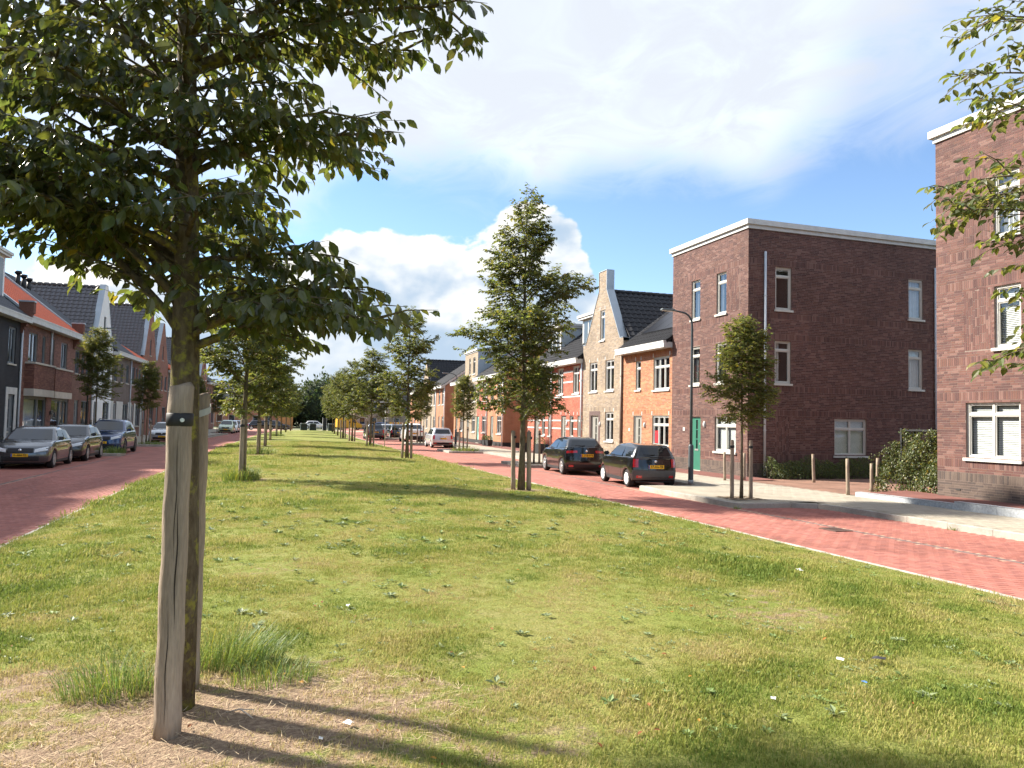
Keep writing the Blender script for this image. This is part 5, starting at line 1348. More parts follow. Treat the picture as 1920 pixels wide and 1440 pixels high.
def stake(loc, h, r, label, strap=True, tilt=(0, 0), group='stakes beside the street trees', seed=0, detail=False):
    rd = random.Random(seed); s = empty('tree_stake', loc, rd.uniform(0, 6), label, 'stake', group)
    n = 14 if detail else 6; mb = MB()
    mb.tube([(tilt[0] * k / n + (0.004 * math.sin(k * 1.9)), tilt[1] * k / n, h * k / n) for k in range(n + 1)] + [(tilt[0], tilt[1], h + 0.012)], [r * (1.06 - 0.10 * k / n) for k in range(n + 1)] + [r * 0.75], 14 if detail else 9, jitter=0.05, rnd=rd)
    mb.build('post', M_STAKE, s)
    if strap:
        b = MB(); b.lathe([(r * 1.0, h - 0.19), (r * 1.1, h - 0.185), (r * 1.1, h - 0.125), (r * 1.0, h - 0.12)], 14); b.build('tie_strap', M_STRAP, s)
    return s
for side, lst in (('left', TREES_L), ('right', TREES_R)):
    for k, (x, y) in enumerate(lst):
        if k == 0: continue
        z = lawn_z(x, y)
        if not (side == 'right' and k == 1):
            w_, c_ = VAR[(k * 3 + (side == 'right')) % 4]
            plant('street_tree', (x, y, z), w_, c_, f'{ORD[k]} tree from the camera in the {side} row on the lawn', group='trees on the lawn', rz=k * 1.9 + (side == 'right'), sc=(0.97, 1.0, 0.93, 1.04)[k % 4] if side == 'left' else (0.93, 1.0, 0.98, 1.0)[k % 4])
        offs = ((-0.03, -0.24), (0.04, 0.24)) if side == 'left' else ((-0.22, 0.05), (0.2, -0.05))
        if y < 80:
            for j, (ox, oy) in enumerate(offs):
                where = ('before', 'behind')[j] if side == 'left' else ('left of', 'right of')[j]
                stake((x + ox, y + oy, lawn_z(x + ox, y + oy) - 0.02), 1.72 if k > 1 or side == 'left' else 1.6, 0.062, f'weathered round stake {where} the {ORD[k]} tree of the {side} lawn row', seed=k * 7 + j + (50 if side == 'right' else 0), tilt=(0.03 * (1 if j else -1), 0) if side == 'right' else (0, 0))
# --- pavement trees
def oval(rm): return lambda t: rm * math.sin(math.pi * min(1, 0.16 + 0.84 * t) ** 0.9) ** 0.7 + 0.06
SVAR = []
for sd, H_, z0_, rm in ((21, 4.7, 1.8, 0.80), (22, 5.5, 2.2, 0.90)):
    wood, P_, A_, N_, S_, tn = grow(sd, H_, z0_, oval(rm), 64, 0.042, leaf=0.082, sp=0.027, droop=0.2, el=(28, 70), twig=2.6, sub=0.9, tz=(-0.7, 0.9), curl=4)
    SVAR.append((wood.mesh('trunk', M_BARK), leaf_cloud('crown', P_, A_, N_, S_, tn, LEAF2, M_LEAF_S)))
    print('small leaves', len(P_))
SW = [(0, RX(11.93, 17.1), 17.1, 1.0, 'small oval tree in the paved build-out before the purple corner house'), (0, RX(11.95, 32.9), 32.9, 1.02, 'small pavement tree behind the tall lawn tree, beside the black hatchback'), (0, RX(12.2, 47.2), 47.2, 1.0, 'small pavement tree with grassy foot before the second house block'), (0, RX(12.1, 62.2), 62.2, 1.05, 'small pavement tree before the third house block, beside the white car'), (1, RX(12.1, 78.4), 78.4, 0.9, 'farthest small tree on the right pavement'),
      (1, -8.05, 46.2, 1.16, 'tall narrow pavement tree before the brown house with orange roof'), (1, LX(-8.1, 53.9), 53.9, 0.95, 'oval pavement tree at left, beside the silver car'), (1, LX(-8.0, 69.5), 69.5, 0.95, 'pavement tree far left beside the pale green car'), (1, LX(-8.0, 76.5), 76.5, 1.0, 'second pavement tree far left, behind the pale green car'), (1, LX(-8.0, 92.0), 92.0, 1.0, 'farthest pavement tree on the left side')]
SWL = ['build-out tree before the purple house', 'pavement tree beside the black hatchback', 'pavement tree before the second house block', 'pavement tree beside the white car', '', 'narrow tree before the brown house', 'oval tree beside the silver car', '', '', '']
for i, (v, x, y, s_, lb) in enumerate(SW):
    plant('pavement_tree', (x, y, 0.125), *SVAR[v], lb, group='small trees on the pavements', rz=i * 2.3, sc=s_)
    if y < 65:
        for j, (ox, oy) in enumerate(((-0.24, 0.06), (0.24, -0.06))):
            stake((x + ox, y + oy, 0.10), 1.5, 0.05, f'{("left", "right")[j]} thin stake of the {SWL[i]}', seed=200 + i * 2 + j)
# --- the two stakes of the foreground tree
sA = stake((-0.405, 4.78, fgz - 0.03), 1.98, 0.070, 'thick cracked stake in the left foreground with black strap and bolt', strap=False, seed=77, detail=True)
sB = stake((-0.352, 5.6, fgz - 0.03), 1.95, 0.062, 'second foreground stake just behind the trunk with grey strap', strap=False, seed=78, detail=True)
sA.rotation_euler = (0, 0, 0); sB.rotation_euler = (0, 0, 0)
b = MB(); b.lathe([(0.066, 1.755), (0.0735, 1.76), (0.0735, 1.825), (0.066, 1.83)], 20); st_ = b.build('tie_strap', M_STRAP, sA)
toc = (Vector((0, 0, 0)) - Vector((-0.405, 4.78, 0))); toc.z = 0; toc.normalize(); sd_ = Vector((-toc.y, toc.x, 0))
bb = MB(); c0 = toc * 0.0735 + Vector((0, 0, 1.79)) - sd_ * -0.012
bb.tube([c0, c0 + toc * 0.008], [0.013, 0.011], 12); bb.build('bolt', mat('galvanised', (0.55, 0.55, 0.5), 0.4, 0.1, 20, metal=0.7), st_)
# long drying cracks in the front stake
for ck, (off, z0_, z1_, wd) in enumerate(((-0.018, 0.12, 0.75, 0.006), (0.012, 0.62, 1.35, 0.008), (-0.004, 1.0, 1.72, 0.005))):
    cb = MB(); n = 12; vs = []; 
    for k in range(n + 1):
        z = z0_ + (z1_ - z0_) * k / n; a_ = off / 0.074 + 0.05 * math.sin(k * 0.9 + ck); r = 0.0745 - 0.007 * z / 2.03
        for w_ in (-1, 1):
            ang = a_ + w_ * wd / 0.074 * 0.5 * math.sin(math.pi * (k + 0.2) / (n + 0.4))
            vs.append(tuple(toc * (r * math.cos(ang)) + sd_ * (r * math.sin(ang)) + Vector((0, 0, z))))
    cb.add(vs, [(2 * k, 2 * k + 1, 2 * k + 3, 2 * k + 2) for k in range(n)]); cb.build('crack', mat('crack_dark', (0.03, 0.022, 0.016), 1.0, 0.1, 9), sA)
# grey webbing from the second stake round the trunk
wb = MB(); base = Vector((0, 0, 0)); pts = []
for k in range(9):
    a_ = math.radians(-150 + k * 28); pts.append((0.071 * math.cos(a_), 0.071 * math.sin(a_), 1.78 + 0.012 * k))
vs = [];
for p in pts: vs += [p, (p[0], p[1], p[2] + 0.045)]
wb.add(vs, [(2 * k, 2 * k + 2, 2 * k + 3, 2 * k + 1) for k in range(8)], True); wb.build('grey_webbing', mat('grey_webbing', (0.42, 0.43, 0.42), 0.8, 0.1, 30), sB)
# --- the wood beyond the end of the street
rr = np.random.default_rng(55); Ps, As = [], []
for cx, cy, cz, rx, rz in ((-22, 168, 4, 9, 6), (-9, 172, 4, 8, 6.5), (4, 175, 4, 8, 6.5), (13, 172, 4, 7, 8.0), (20, 168, 4, 6, 6.5), (27, 176, 4, 7, 8), (38, 180, 4, 10, 7), (0, 165, 3, 7, 5), (48, 175, 4, 9, 7), (-36, 170, 4, 10, 7), (62, 178, 4, 10, 8)):
    n = 4200; v = rr.normal(0, 1, (n, 3)); v /= np.linalg.norm(v, axis=1, keepdims=True); rad = 1 + 0.18 * np.sin(v[:, 0:1] * 7 + cx) * np.cos(v[:, 2:3] * 6) + rr.normal(0, 0.07, (n, 1))
    Ps.append(np.array([cx, cy, cz]) + v * (1 - 0.35 * rr.random((n, 1)) ** 2) * rad * np.array([rx, rx, rz]) * 0.85); As.append(rr.normal(0, 1, (n, 3)))
Ps = np.concatenate(Ps); As = np.concatenate(As); k_ = Ps[:, 2] > 0.1; Ps, As = Ps[k_], As[k_]; n = len(Ps)
tag(obj('far_wood', leaf_cloud('far_wood', Ps, As, rr.normal(0, 1, (n, 3)), rr.uniform(0.45, 1.0, n), leaf_tints(n, rr, 0.0), LEAF2, M_LEAF_D)), 'dark green wood beyond the end of the street', 'trees', kind='stuff')

core = MB()  # opaque dark blobs added inside the wood's leaf shells to close sky gaps
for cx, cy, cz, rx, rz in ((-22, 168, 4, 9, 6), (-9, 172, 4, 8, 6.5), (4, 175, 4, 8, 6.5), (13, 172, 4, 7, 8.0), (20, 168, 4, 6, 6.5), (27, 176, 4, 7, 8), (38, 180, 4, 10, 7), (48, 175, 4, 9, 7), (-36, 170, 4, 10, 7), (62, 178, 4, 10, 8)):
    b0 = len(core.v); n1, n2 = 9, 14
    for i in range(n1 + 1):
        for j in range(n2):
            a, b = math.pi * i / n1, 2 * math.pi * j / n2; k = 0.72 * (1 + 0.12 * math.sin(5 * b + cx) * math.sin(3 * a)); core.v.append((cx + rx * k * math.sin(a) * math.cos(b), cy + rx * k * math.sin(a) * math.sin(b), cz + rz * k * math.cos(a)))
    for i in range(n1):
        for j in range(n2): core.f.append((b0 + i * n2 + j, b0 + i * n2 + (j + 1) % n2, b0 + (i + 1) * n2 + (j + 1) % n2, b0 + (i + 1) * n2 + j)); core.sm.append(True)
tag(core.build('dark_core', mat('wood_core', (0.022, 0.032, 0.014), 0.95, 0.4, 0.6), bpy.data.objects['far_wood']), kind='stuff')
# ------------------------------------------------------------------ cars
M_TYRE = mat('tyre', (0.018, 0.018, 0.019), 0.85, 0.2, 20)
M_RIM = mat('rim_silver', (0.55, 0.56, 0.57), 0.35, 0.08, 10, metal=0.7)
M_RIMD = mat('rim_dark', (0.10, 0.10, 0.105), 0.4, 0.08, 10, metal=0.6)
M_CAP = mat('hubcap', (0.68, 0.68, 0.68), 0.35, 0.06, 10)
M_CGLASS = mat('car_glass', (0.010, 0.013, 0.015), 0.03, 0.1, 3, spec=0.7)
M_PLASTIC = mat('dark_plastic', (0.022, 0.022, 0.024), 0.6, 0.15, 12)
M_PLATE = mat('plate_yellow', (0.78, 0.43, 0.015), 0.5, 0.05, 10)
M_INK = mat('plate_ink', (0.01, 0.01, 0.01), 0.6, 0.02, 10)
M_EUBLUE = mat('plate_blue', (0.01, 0.06, 0.32), 0.5, 0.05, 10)
M_TAIL = mat('tail_light', (0.42, 0.008, 0.012), 0.12, 0.15, 12, spec=0.7, coat=0.8)
M_HEAD = mat('head_light', (0.55, 0.58, 0.60), 0.10, 0.2, 25, spec=0.8, coat=1.0)
M_CHROME = mat('chrome', (0.75, 0.76, 0.78), 0.12, 0.05, 8, metal=1.0)
def paint(name, c, metallic=0.25): return mat('paint_' + name, c, 0.22, 0.05, 2.0, metal=metallic, coat=1.0, spec=0.5)
def seg_x(poly, z, sg):
    """outermost x of a side profile at height z"""
    best = None
    for (x0, z0), (x1, z1) in zip(poly, poly[1:] + poly[:1]):
        if (z0 - z) * (z1 - z) <= 0 and abs(z1 - z0) > 1e-9:
            x = x0 + (x1 - x0) * (z - z0) / (z1 - z0)
            if best is None or sg * x > sg * best: best = x
    return best if best is not None else sg * 99
WHEELS = {}
def wheel_meshes(r, w, style):
    key = (r, w, style)
    if key in WHEELS: return WHEELS[key]
    t = MB(); t.lathe([(r * 0.60, -w / 2 + 0.02), (r * 0.66, -w / 2), (r * 0.90, -w / 2), (r * 0.985, -w * 0.38), (r, -w * 0.2), (r, w * 0.2), (r * 0.985, w * 0.38), (r * 0.90, w / 2), (r * 0.66, w / 2), (r * 0.60, w / 2 - 0.02)], 28, 'y'); tm = t.mesh('wheel', M_TYRE)
    d = MB(); d.lathe([(0.001, -w * 0.18), (r * 0.64, -w * 0.18)], 24, 'y'); d.lathe([(r * 0.57, -w / 2 + 0.012), (r * 0.66, -w / 2 - 0.002), (r * 0.66, -w * 0.1)], 24, 'y')
    n = {'cap': 7, 'five': 5, 'dark': 5, 'ten': 10}[style]; sw = {'cap': 0.042, 'five': 0.055, 'dark': 0.06, 'ten': 0.026}[style]
    for k in range(n):
        a = 2 * math.pi * k / n + 0.3; ca, sa = math.cos(a), math.sin(a)
        vs = []
        for rad, hw_, y in ((r * 0.10, sw * 0.55, -w * 0.44), (r * 0.60, sw * (0.62 if style != 'cap' else 0.85), -w * 0.47)):
            for s in (-1, 1): vs.append((rad * ca - s * hw_ * sa, y, rad * sa + s * hw_ * ca))
        vs += [(x, -w * 0.2, z) for x, _, z in vs]
        d.add(vs, [(0, 2, 3, 1), (0, 4, 6, 2), (1, 3, 7, 5), (2, 6, 7, 3)])
    d.lathe([(0.001, -w * 0.5), (r * 0.13, -w * 0.49), (r * 0.15, -w * 0.3)], 12, 'y')
    rm = d.mesh('rim', {'cap': M_CAP, 'five': M_RIM, 'dark': M_RIMD, 'ten': M_RIM}[style])
    k = MB(); k.lathe([(0.001, -w * 0.12), (r * 0.62, -w * 0.12)], 20, 'y'); bk = k.mesh('brake_disc', M_PLASTIC)
    WHEELS[key] = (tm, rm, bk); return WHEELS[key]
def car(name, label, loc, rz, L, W, H, paintm, r=0.30, fo=0.78, ro=0.60, nose=0.72, hood=0.92, cowl=None, belt=0.93, tail=0.98, rf=None, rrx=None, rgx=None, rim='five', plate='', front=False, clear=0.19, bow=0.16, near=True, tailstyle='side', bumper=None, roofm=None, cat='car', group='cars parked along the street', two_door=False, suv=False, tumble=0.27):
    c = empty(name, loc, rz, label, cat, group)
    f, b = L / 2, -L / 2; xf, xr = f - fo, b + ro; hw = W / 2
    cowl = f - 0.98 if cowl is None else cowl; rf = cowl - 0.85 if rf is None else rf; rrx = b + 0.75 if rrx is None else rrx; rgx = b + 0.14 if rgx is None else rgx
    ra = r * 1.14
    low = [(f - 0.07, clear + 0.04), (f - 0.01, clear + 0.16), (f, 0.50), (f - 0.025, nose - 0.16), (f - 0.09, nose - 0.06), (f - 0.22, nose + 0.015), (f - 0.50, nose + (hood - nose) * 0.62), (cowl, hood), (cowl - 0.3, belt), ((cowl + rgx) / 2, (belt + tail) / 2 + 0.005), (rgx, tail), (b + 0.06, tail - 0.07), (b + 0.015, 0.66), (b, 0.50), (b + 0.03, clear + 0.14), (b + 0.10, clear + 0.05)]
    def arch(x0):
        return [(x0 + ra * math.cos(a), r + ra * math.sin(a)) for a in [math.pi - (math.pi + 0.5) * (k / 12) + 0.25 for k in range(13)]]
    bot = arch(xr) + [(xr + ra + 0.10, clear), (xf - ra - 0.10, clear)] + arch(xf)
    poly = low + bot
    green = [(cowl + 0.02, hood - 0.06), (rf, H - 0.045), ((rf + rrx) / 2, H), (rrx, H - 0.055), (rgx + 0.01, tail - 0.05)]
    def dx(x, y):
        s = min(1, max(0, (abs(x) - 0.26 * L) / (0.24 * L))); return x - math.copysign(bow * (abs(y) / hw) ** 2.2 * s * s, x)
    def plan(x): 
        t = max(0, (abs(x) - 0.30 * L) / (0.20 * L)); return 1 - 0.075 * t * t
    def wl(z): return 1 - 0.10 * max(0, (z - 0.62) / 0.5) ** 1.6 - 0.05 * max(0, (0.5 - z) / 0.3) ** 2
    gb, gt = hw * wl(belt) - 0.012, hw - tumble * (H / 1.45)
    def wg(z): t = min(1, max(0, (z - belt) / (H - belt))); return gb + (gt - gb) * t ** 1.15
    def shellmesh(pl, ex, defm, bev, cuts, nm, m):
        bm = bmesh.new()
        va = [bm.verts.new((x, -ex, z)) for x, z in pl]; vb = [bm.verts.new((x, ex, z)) for x, z in pl]; n = len(pl)
        fa = bm.faces.new(va); fb = bm.faces.new(vb[::-1]); rim_e = list(fa.edges) + list(fb.edges)
        for i in range(n): bm.faces.new((va[(i + 1) % n], va[i], vb[i], vb[(i + 1) % n]))
        bmesh.ops.recalc_face_normals(bm, faces=bm.faces)
        bmesh.ops.bevel(bm, geom=rim_e, offset=bev, segments=3, profile=0.6, affect='EDGES', clamp_overlap=True)
        bmesh.ops.triangulate(bm, faces=[q for q in bm.faces if len(q.verts) > 4])
        for co, no in cuts: bmesh.ops.bisect_plane(bm, geom=list(bm.verts) + list(bm.edges) + list(bm.faces), plane_co=co, plane_no=no)
        for v in bm.verts: v.co = defm(*v.co)
        bmesh.ops.recalc_face_normals(bm, faces=bm.faces)
        me = bpy.data.meshes.new(nm); bm.to_mesh(me); bm.free(); set_mat(me, m)
        me.polygons.foreach_set('use_smooth', np.ones(len(me.polygons), bool)); me.set_sharp_from_angle(angle=math.radians(38)); return me
    def def_low(x, y, z): return (dx(x, y), y * plan(x) * wl(z), z)
    def def_g(x, y, z): 
        yy = y * wg(z) / hw * (1 - 0.05 * max(0, (abs(x) - 0.25 * L) / (0.25 * L))); return (dx(x, yy) if x < 0 else x - 0.10 * (abs(yy) / hw) ** 2 * (x > 0), yy, z)
    cuts = [((0, 0, z), (0, 0, 1)) for z in (0.40, 0.58, 0.76, 0.88)] + [((0, y, 0), (0, 1, 0)) for y in (-hw * 0.6, -hw * 0.3, 0, hw * 0.3, hw * 0.6)] + [((x * L, 0, 0), (1, 0, 0)) for x in (-0.44, -0.37, 0.37, 0.44)]
    body = obj('body', shellmesh(poly, hw, def_low, 0.075, cuts if near else cuts[:6], 'body', paintm), c)
    cg = [((0, 0, z), (0, 0, 1)) for z in (belt + (H - belt) * k / 4 for k in (1, 2, 3))] + [((0, y, 0), (0, 1, 0)) for y in (-hw * 0.5, 0, hw * 0.5)]
    cab = obj('cabin', shellmesh(green, hw, def_g, 0.14, cg, 'cabin', roofm or paintm), c)
    # ---- glazing laid 4 mm over the cabin
    def A_x(z): return green[0][0] + (green[1][0] - green[0][0]) * (z - green[0][1]) / (green[1][1] - green[0][1])
    def C_x(z): return green[4][0] + (green[3][0] - green[4][0]) * (z - green[4][1]) / (green[3][1] - green[4][1])
    zb_, zt_ = belt + 0.035, H - 0.135
    xB = (cowl + rgx) / 2 + (-0.05 if not two_door else -0.25)
    def side_pane(quad, s, nm='side_window'):
        n = 5; mb = MB(); vs = []
        for i in range(n + 1):
            for j in range(n + 1):
                u, v = i / n, j / n; p = [(1 - v) * ((1 - u) * quad[0][k] + u * quad[1][k]) + v * ((1 - u) * quad[3][k] + u * quad[2][k]) for k in (0, 1)]
                q = def_g(p[0], s * hw, p[1]); vs.append((q[0], q[1] + s * 0.004, q[2]))
        mb.add(vs, [(i * (n + 1) + j, i * (n + 1) + j + 1, (i + 1) * (n + 1) + j + 1, (i + 1) * (n + 1) + j) if s > 0 else (i * (n + 1) + j, (i + 1) * (n + 1) + j, (i + 1) * (n + 1) + j + 1, i * (n + 1) + j + 1) for i in range(n) for j in range(n)], True); mb.build(nm, M_CGLASS, c)
    for s in (-1, 1):
        side_pane([(xB + 0.04, zb_), (min(A_x(zb_) - 0.30, cowl - 0.2), zb_), (A_x(zt_) - 0.10, zt_), (xB + 0.04, zt_ + 0.01)], s)
        side_pane([(C_x(zb_) + 0.30, zb_), (xB - 0.04, zb_), (xB - 0.04, zt_ + 0.01), (C_x(zt_) + 0.20, zt_ - 0.01)], s)
    def slope_pane(xa, z0, z1, sgn, frac, nm):
        n = 8; mb = MB(); vs = []; k = 4; nx = abs(xa(z1) - xa(z0)); nz = abs(z1 - z0); ll = math.hypot(nx, nz); ox, oz = sgn * nz / ll * 0.006, nx / ll * 0.006
        for i in range(k + 1):
            z = z0 + (z1 - z0) * i / k
            for j in range(n + 1):
                q = def_g(xa(z), hw * frac * (2 * j / n - 1), z); vs.append((q[0] + ox, q[1], q[2] + oz))
        fs = [(i * (n + 1) + j, i * (n + 1) + j + 1, (i + 1) * (n + 1) + j + 1, (i + 1) * (n + 1) + j) for i in range(k) for j in range(n)]
        mb.add(vs, fs, True); return mb.build(nm, M_CGLASS, c, fix=False)
    slope_pane(A_x, hood + 0.03, H - 0.10, 1, 0.86, 'windscreen'); slope_pane(C_x, tail + 0.05, H - 0.13, -1, 0.80, 'rear_window')
    # ---- patches on the two ends
    def end_patch(nm, sg, y0, y1, z0, z1, m, off=0.006, dep=0.03, parent=None, skew=0.0, use=None):
        n = max(4, int(abs(y1 - y0) / 0.08)); k = 3; vs = []; src = use or poly
        for o_ in (off, -dep):
            for i in range(k + 1):
                z = z0 + (z1 - z0) * i / k
                for j in range(n + 1):
                    y = y0 + (y1 - y0) * j / n; zz = z + skew * (abs(y) - min(abs(y0), abs(y1)))
                    x = seg_x(src, zz, sg); e = max(0, (abs(y) - (hw - 0.10)) / 0.10); x -= sg * 0.05 * min(1, e) ** 2
                    q = def_low(x, y, zz); vs.append((q[0] + sg * o_, q[1], q[2]))
        N1 = (k + 1) * (n + 1); fs = []
        for i in range(k):
            for j in range(n): fs.append((i * (n + 1) + j, i * (n + 1) + j + 1, (i + 1) * (n + 1) + j + 1, (i + 1) * (n + 1) + j))
        ed = [i for i in range(n + 1)] + [i * (n + 1) + n for i in range(1, k + 1)] + [k * (n + 1) + j for j in range(n - 1, -1, -1)] + [i * (n + 1) for i in range(k - 1, 0, -1)]
        for a, b_ in zip(ed, ed[1:] + ed[:1]): fs.append((a, a + N1, b_ + N1, b_))
        mb = MB(); mb.add(vs, fs, False); return mb.build(nm, m, parent or c, fix=True)
    def plate_at(sg, z, txt, y=0.0):
        x = max(abs(seg_x(poly, z + d, sg)) for d in (-0.05, 0.05)) + 0.012
        p = MB(); p.box(-0.26, 0.26, -0.055, 0.055, 0, 0.012); po = p.build('number_plate', M_PLATE, c); po.location = (sg * x, y, z)
        po.rotation_euler = Matrix(((0, 0, sg), (sg, 0, 0), (0, 1, 0))).to_euler()
        bl = MB(); bl.box(-0.258, -0.215, -0.053, 0.053, 0.0125, 0.014); bl.build('blue_band', M_EUBLUE, po)
        if txt: 
            to = obj('plate_lettering', text_mesh(txt, 0.105, M_INK, 'plate_lettering', bold=0.002, extrude=0.0008), po); to.location = (0.02, 0, 0.0135)
    if front:
        end_patch('grille', 1, -0.42, 0.42, nose - 0.22, nose - 0.06, M_PLASTIC, off=0.004); end_patch('lower_grille', 1, -0.62, 0.62, clear + 0.09, clear + 0.25, M_PLASTIC, off=0.005)
        for s in (-1, 1): end_patch('headlight', 1, s * 0.46, s * (hw - 0.035), nose - 0.21, nose - 0.09, M_HEAD, off=0.010, skew=0.22)
        plate_at(1, 0.48 if not suv else 0.58, plate)
        em = MB(); em.lathe([(0.001, 0.012), (0.045, 0.010), (0.05, 0.0)], 16, 'z'); eo = em.build('emblem', M_CHROME, c); eo.location = (seg_x(poly, nose - 0.13, 1) + 0.004, 0, nose - 0.13); eo.rotation_euler = (0, math.pi / 2, 0)
        for s in (-1, 1):
            w_ = MB(); w_.box(0, 0.5, -0.01, 0.01, 0, 0.012); wo = w_.build('wiper', M_PLASTIC, c); wo.location = (cowl - 0.02, s * 0.3 - 0.2, hood + 0.015); wo.rotation_euler = (0, -0.05, math.radians(80))
    else:
        if tailstyle == 'side':
            for s in (-1, 1): end_patch('tail_light', -1, s * (hw - 0.30), s * (hw - 0.025), tail - 0.30, tail - 0.12, M_TAIL, off=0.012, skew=-0.03)
        elif tailstyle == 'tall':
            for s in (-1, 1): end_patch('tail_light', -1, s * (hw - 0.19), s * (hw - 0.03), 0.64, tail - 0.06, M_TAIL, off=0.014)
        elif tailstyle == 'slim':
            for s in (-1, 1): end_patch('tail_light', -1, s * (hw - 0.45), s * (hw - 0.03), tail - 0.20, tail - 0.11, M_TAIL, off=0.010, skew=-0.05)
        bt = clear + 0.36 if bumper else clear + 0.22
        end_patch('rear_bumper', -1, -hw + 0.01, hw - 0.01, clear + 0.07, bt, bumper or M_PLASTIC, off=0.028 if bumper else 0.008)
        plate_at(-1, tail - 0.30 if not suv else tail - 0.34, plate)
        if near:
            for s in (-1, 1): end_patch('reflector', -1, s * (hw - 0.30), s * (hw - 0.12), clear + 0.12, clear + 0.20, M_TAIL, off=0.032 if bumper else 0.014)
            em = MB(); em.lathe([(0.001, 0.012), (0.038, 0.010), (0.045, 0.0)], 14, 'z'); eo = em.build('emblem', M_CHROME, c); eo.location = (seg_x(poly, tail - 0.13, -1) - 0.006, 0, tail - 0.13); eo.rotation_euler = (0, -math.pi / 2, 0)
            w_ = MB(); w_.box(0, 0.42, -0.008, 0.008, -0.006, 0.006); wo = w_.build('rear_wiper', M_PLASTIC, c); q = def_g(C_x(tail + 0.07), 0.0, tail + 0.07); wo.location = (q[0] - 0.02, 0.02, q[2]); wo.rotation_euler = (math.radians(20), 0, math.radians(98))
    for s in (-1, 1):                                   # mirrors, handles, door seams, sills
        m_ = MB(); m_.box(-0.07, 0.07, -0.09, 0.09, -0.06, 0.07); mo = m_.build('mirror', paintm, c, bevel=0.03); mo.location = (cowl - 0.42, s * (gb + 0.13), belt + 0.07)
        if near:
            for x in ((xB - 0.12,) if two_door else (xB + 0.18, xB - 0.62)):
                q = def_low(x, s * hw, belt - 0.13); hb = MB(); hb.box(-0.09, 0.09, -0.012, 0.012, -0.014, 0.014); ho = hb.build('door_handle', paintm, c, bevel=0.008); ho.location = (q[0], q[1] + s * 0.012, q[2])
            sm = MB()
            for x in ((cowl - 0.38, xB) if two_door else (cowl - 0.38, xB, xB - 0.86)):
                zz = np.linspace(clear + 0.10 if x > xr + ra else 0.55, belt - 0.02, 7)
                for z0, z1 in zip(zz[:-1], zz[1:]):
                    a, b_ = def_low(x, s * hw, z0), def_low(x, s * hw, z1); sm.quad((a[0] - 0.005, a[1] + s * 0.0015, a[2]), (a[0] + 0.005, a[1] + s * 0.0015, a[2]), (b_[0] + 0.005, b_[1] + s * 0.0015, b_[2]), (b_[0] - 0.005, b_[1] + s * 0.0015, b_[2]))
            sm.build('door_seams', M_INK, c)
            sl = MB(); 
            q0, q1 = def_low(xf - ra - 0.08, s * hw, clear + 0.07), def_low(xr + ra + 0.08, s * hw, clear + 0.07)
            sl.box(q1[0], q0[0], min(q0[1], q0[1] - s * 0.05), max(q0[1], q0[1] - s * 0.05) + (0.008 if s > 0 else 0), clear - 0.01, clear + 0.10); sl.build('side_skirt', M_PLASTIC, c, bevel=0.01)
    ub = MB(); ub.box(b + 0.25, f - 0.25, -hw + 0.20, hw - 0.20, clear - 0.02, 0.55); ub.build('underbody', M_PLASTIC, c)
    if suv:
        for s in (-1, 1):
            rl = MB(); rl.tube([(rf - 0.15, s * (gt - 0.05), H - 0.02), (rf - 0.3, s * (gt - 0.05), H + 0.03), (rrx + 0.2, s * (gt - 0.05), H + 0.025), (rrx + 0.08, s * (gt - 0.05), H - 0.03)], 0.018, 6); rl.build('roof_rail', M_PLASTIC, c)
    tm, rm, bk = wheel_meshes(r, 0.19 if r < 0.31 else 0.215, rim)
    for x in (xf, xr):
        for s in (-1, 1):
            w_ = obj('wheel', tm, c); w_.location = (x, s * (hw - 0.115), r); w_.rotation_euler = (0, 0, 0 if s < 0 else math.pi); obj('rim', rm, w_); obj('brake_disc', bk, w_)
    return c
H90 = math.pi / 2
BLACK = paint('black', (0.0025, 0.0025, 0.003), 0.0)
car('parked_car', 'small black hatchback with white hubcaps and grey bumper, nearest car on the right', (12.05, 23.12, 0), H90 - math.radians(6), 3.34, 1.57, 1.38, BLACK, r=0.275, fo=0.53, ro=0.56, nose=0.70, hood=0.93, cowl=0.92, belt=0.93, tail=0.96, rf=0.30, rrx=-1.42, rgx=-1.66, rim='cap', plate='37-SG-FB', two_door=True, tumble=0.31, tailstyle='tall', bumper=mat('bumper_grey', (0.075, 0.075, 0.078), 0.55, 0.1, 10), bow=0.17)
car('parked_car', 'glossy black five-door hatchback parked ahead of the small black one', (12.2, 28.95, 0), H90 - math.radians(6), 3.90, 1.70, 1.44, BLACK, r=0.31, fo=0.80, ro=0.58, nose=0.76, hood=0.97, cowl=1.02, belt=0.96, tail=1.05, rf=0.22, rrx=-1.42, rgx=-1.88, rim='ten', plate='L-318-WB', tailstyle='slim', bow=0.22, tumble=0.33)
GREY = paint('grey', (0.085, 0.09, 0.097), 0.6); DGREY = paint('dark_grey', (0.030, 0.031, 0.033), 0.5); BLUE = paint('blue', (0.012, 0.035, 0.115), 0.3); SILV = paint('silver', (0.42, 0.43, 0.44), 0.5); WHITE = paint('white', (0.72, 0.72, 0.71), 0.0)
sc_ = car('parked_car', 'grey hatchback facing the camera, nearest car on the left', (-7.58, 32.45, 0), -H90, 4.06, 1.78, 1.45, GREY, r=0.315, fo=0.83, ro=0.66, nose=0.78, hood=0.96, belt=0.96, tail=1.0, rim='ten', plate='H-484-GL', front=True)
car('parked_car', 'dark grey hatchback second in line on the left', (-7.36, 37.15, 0), -H90 - 0.02, 4.30, 1.80, 1.49, DGREY, r=0.32, fo=0.95, ro=0.72, nose=0.80, hood=1.0, belt=1.0, tail=1.02, cowl=0.95, rim='ten', plate='', front=True)
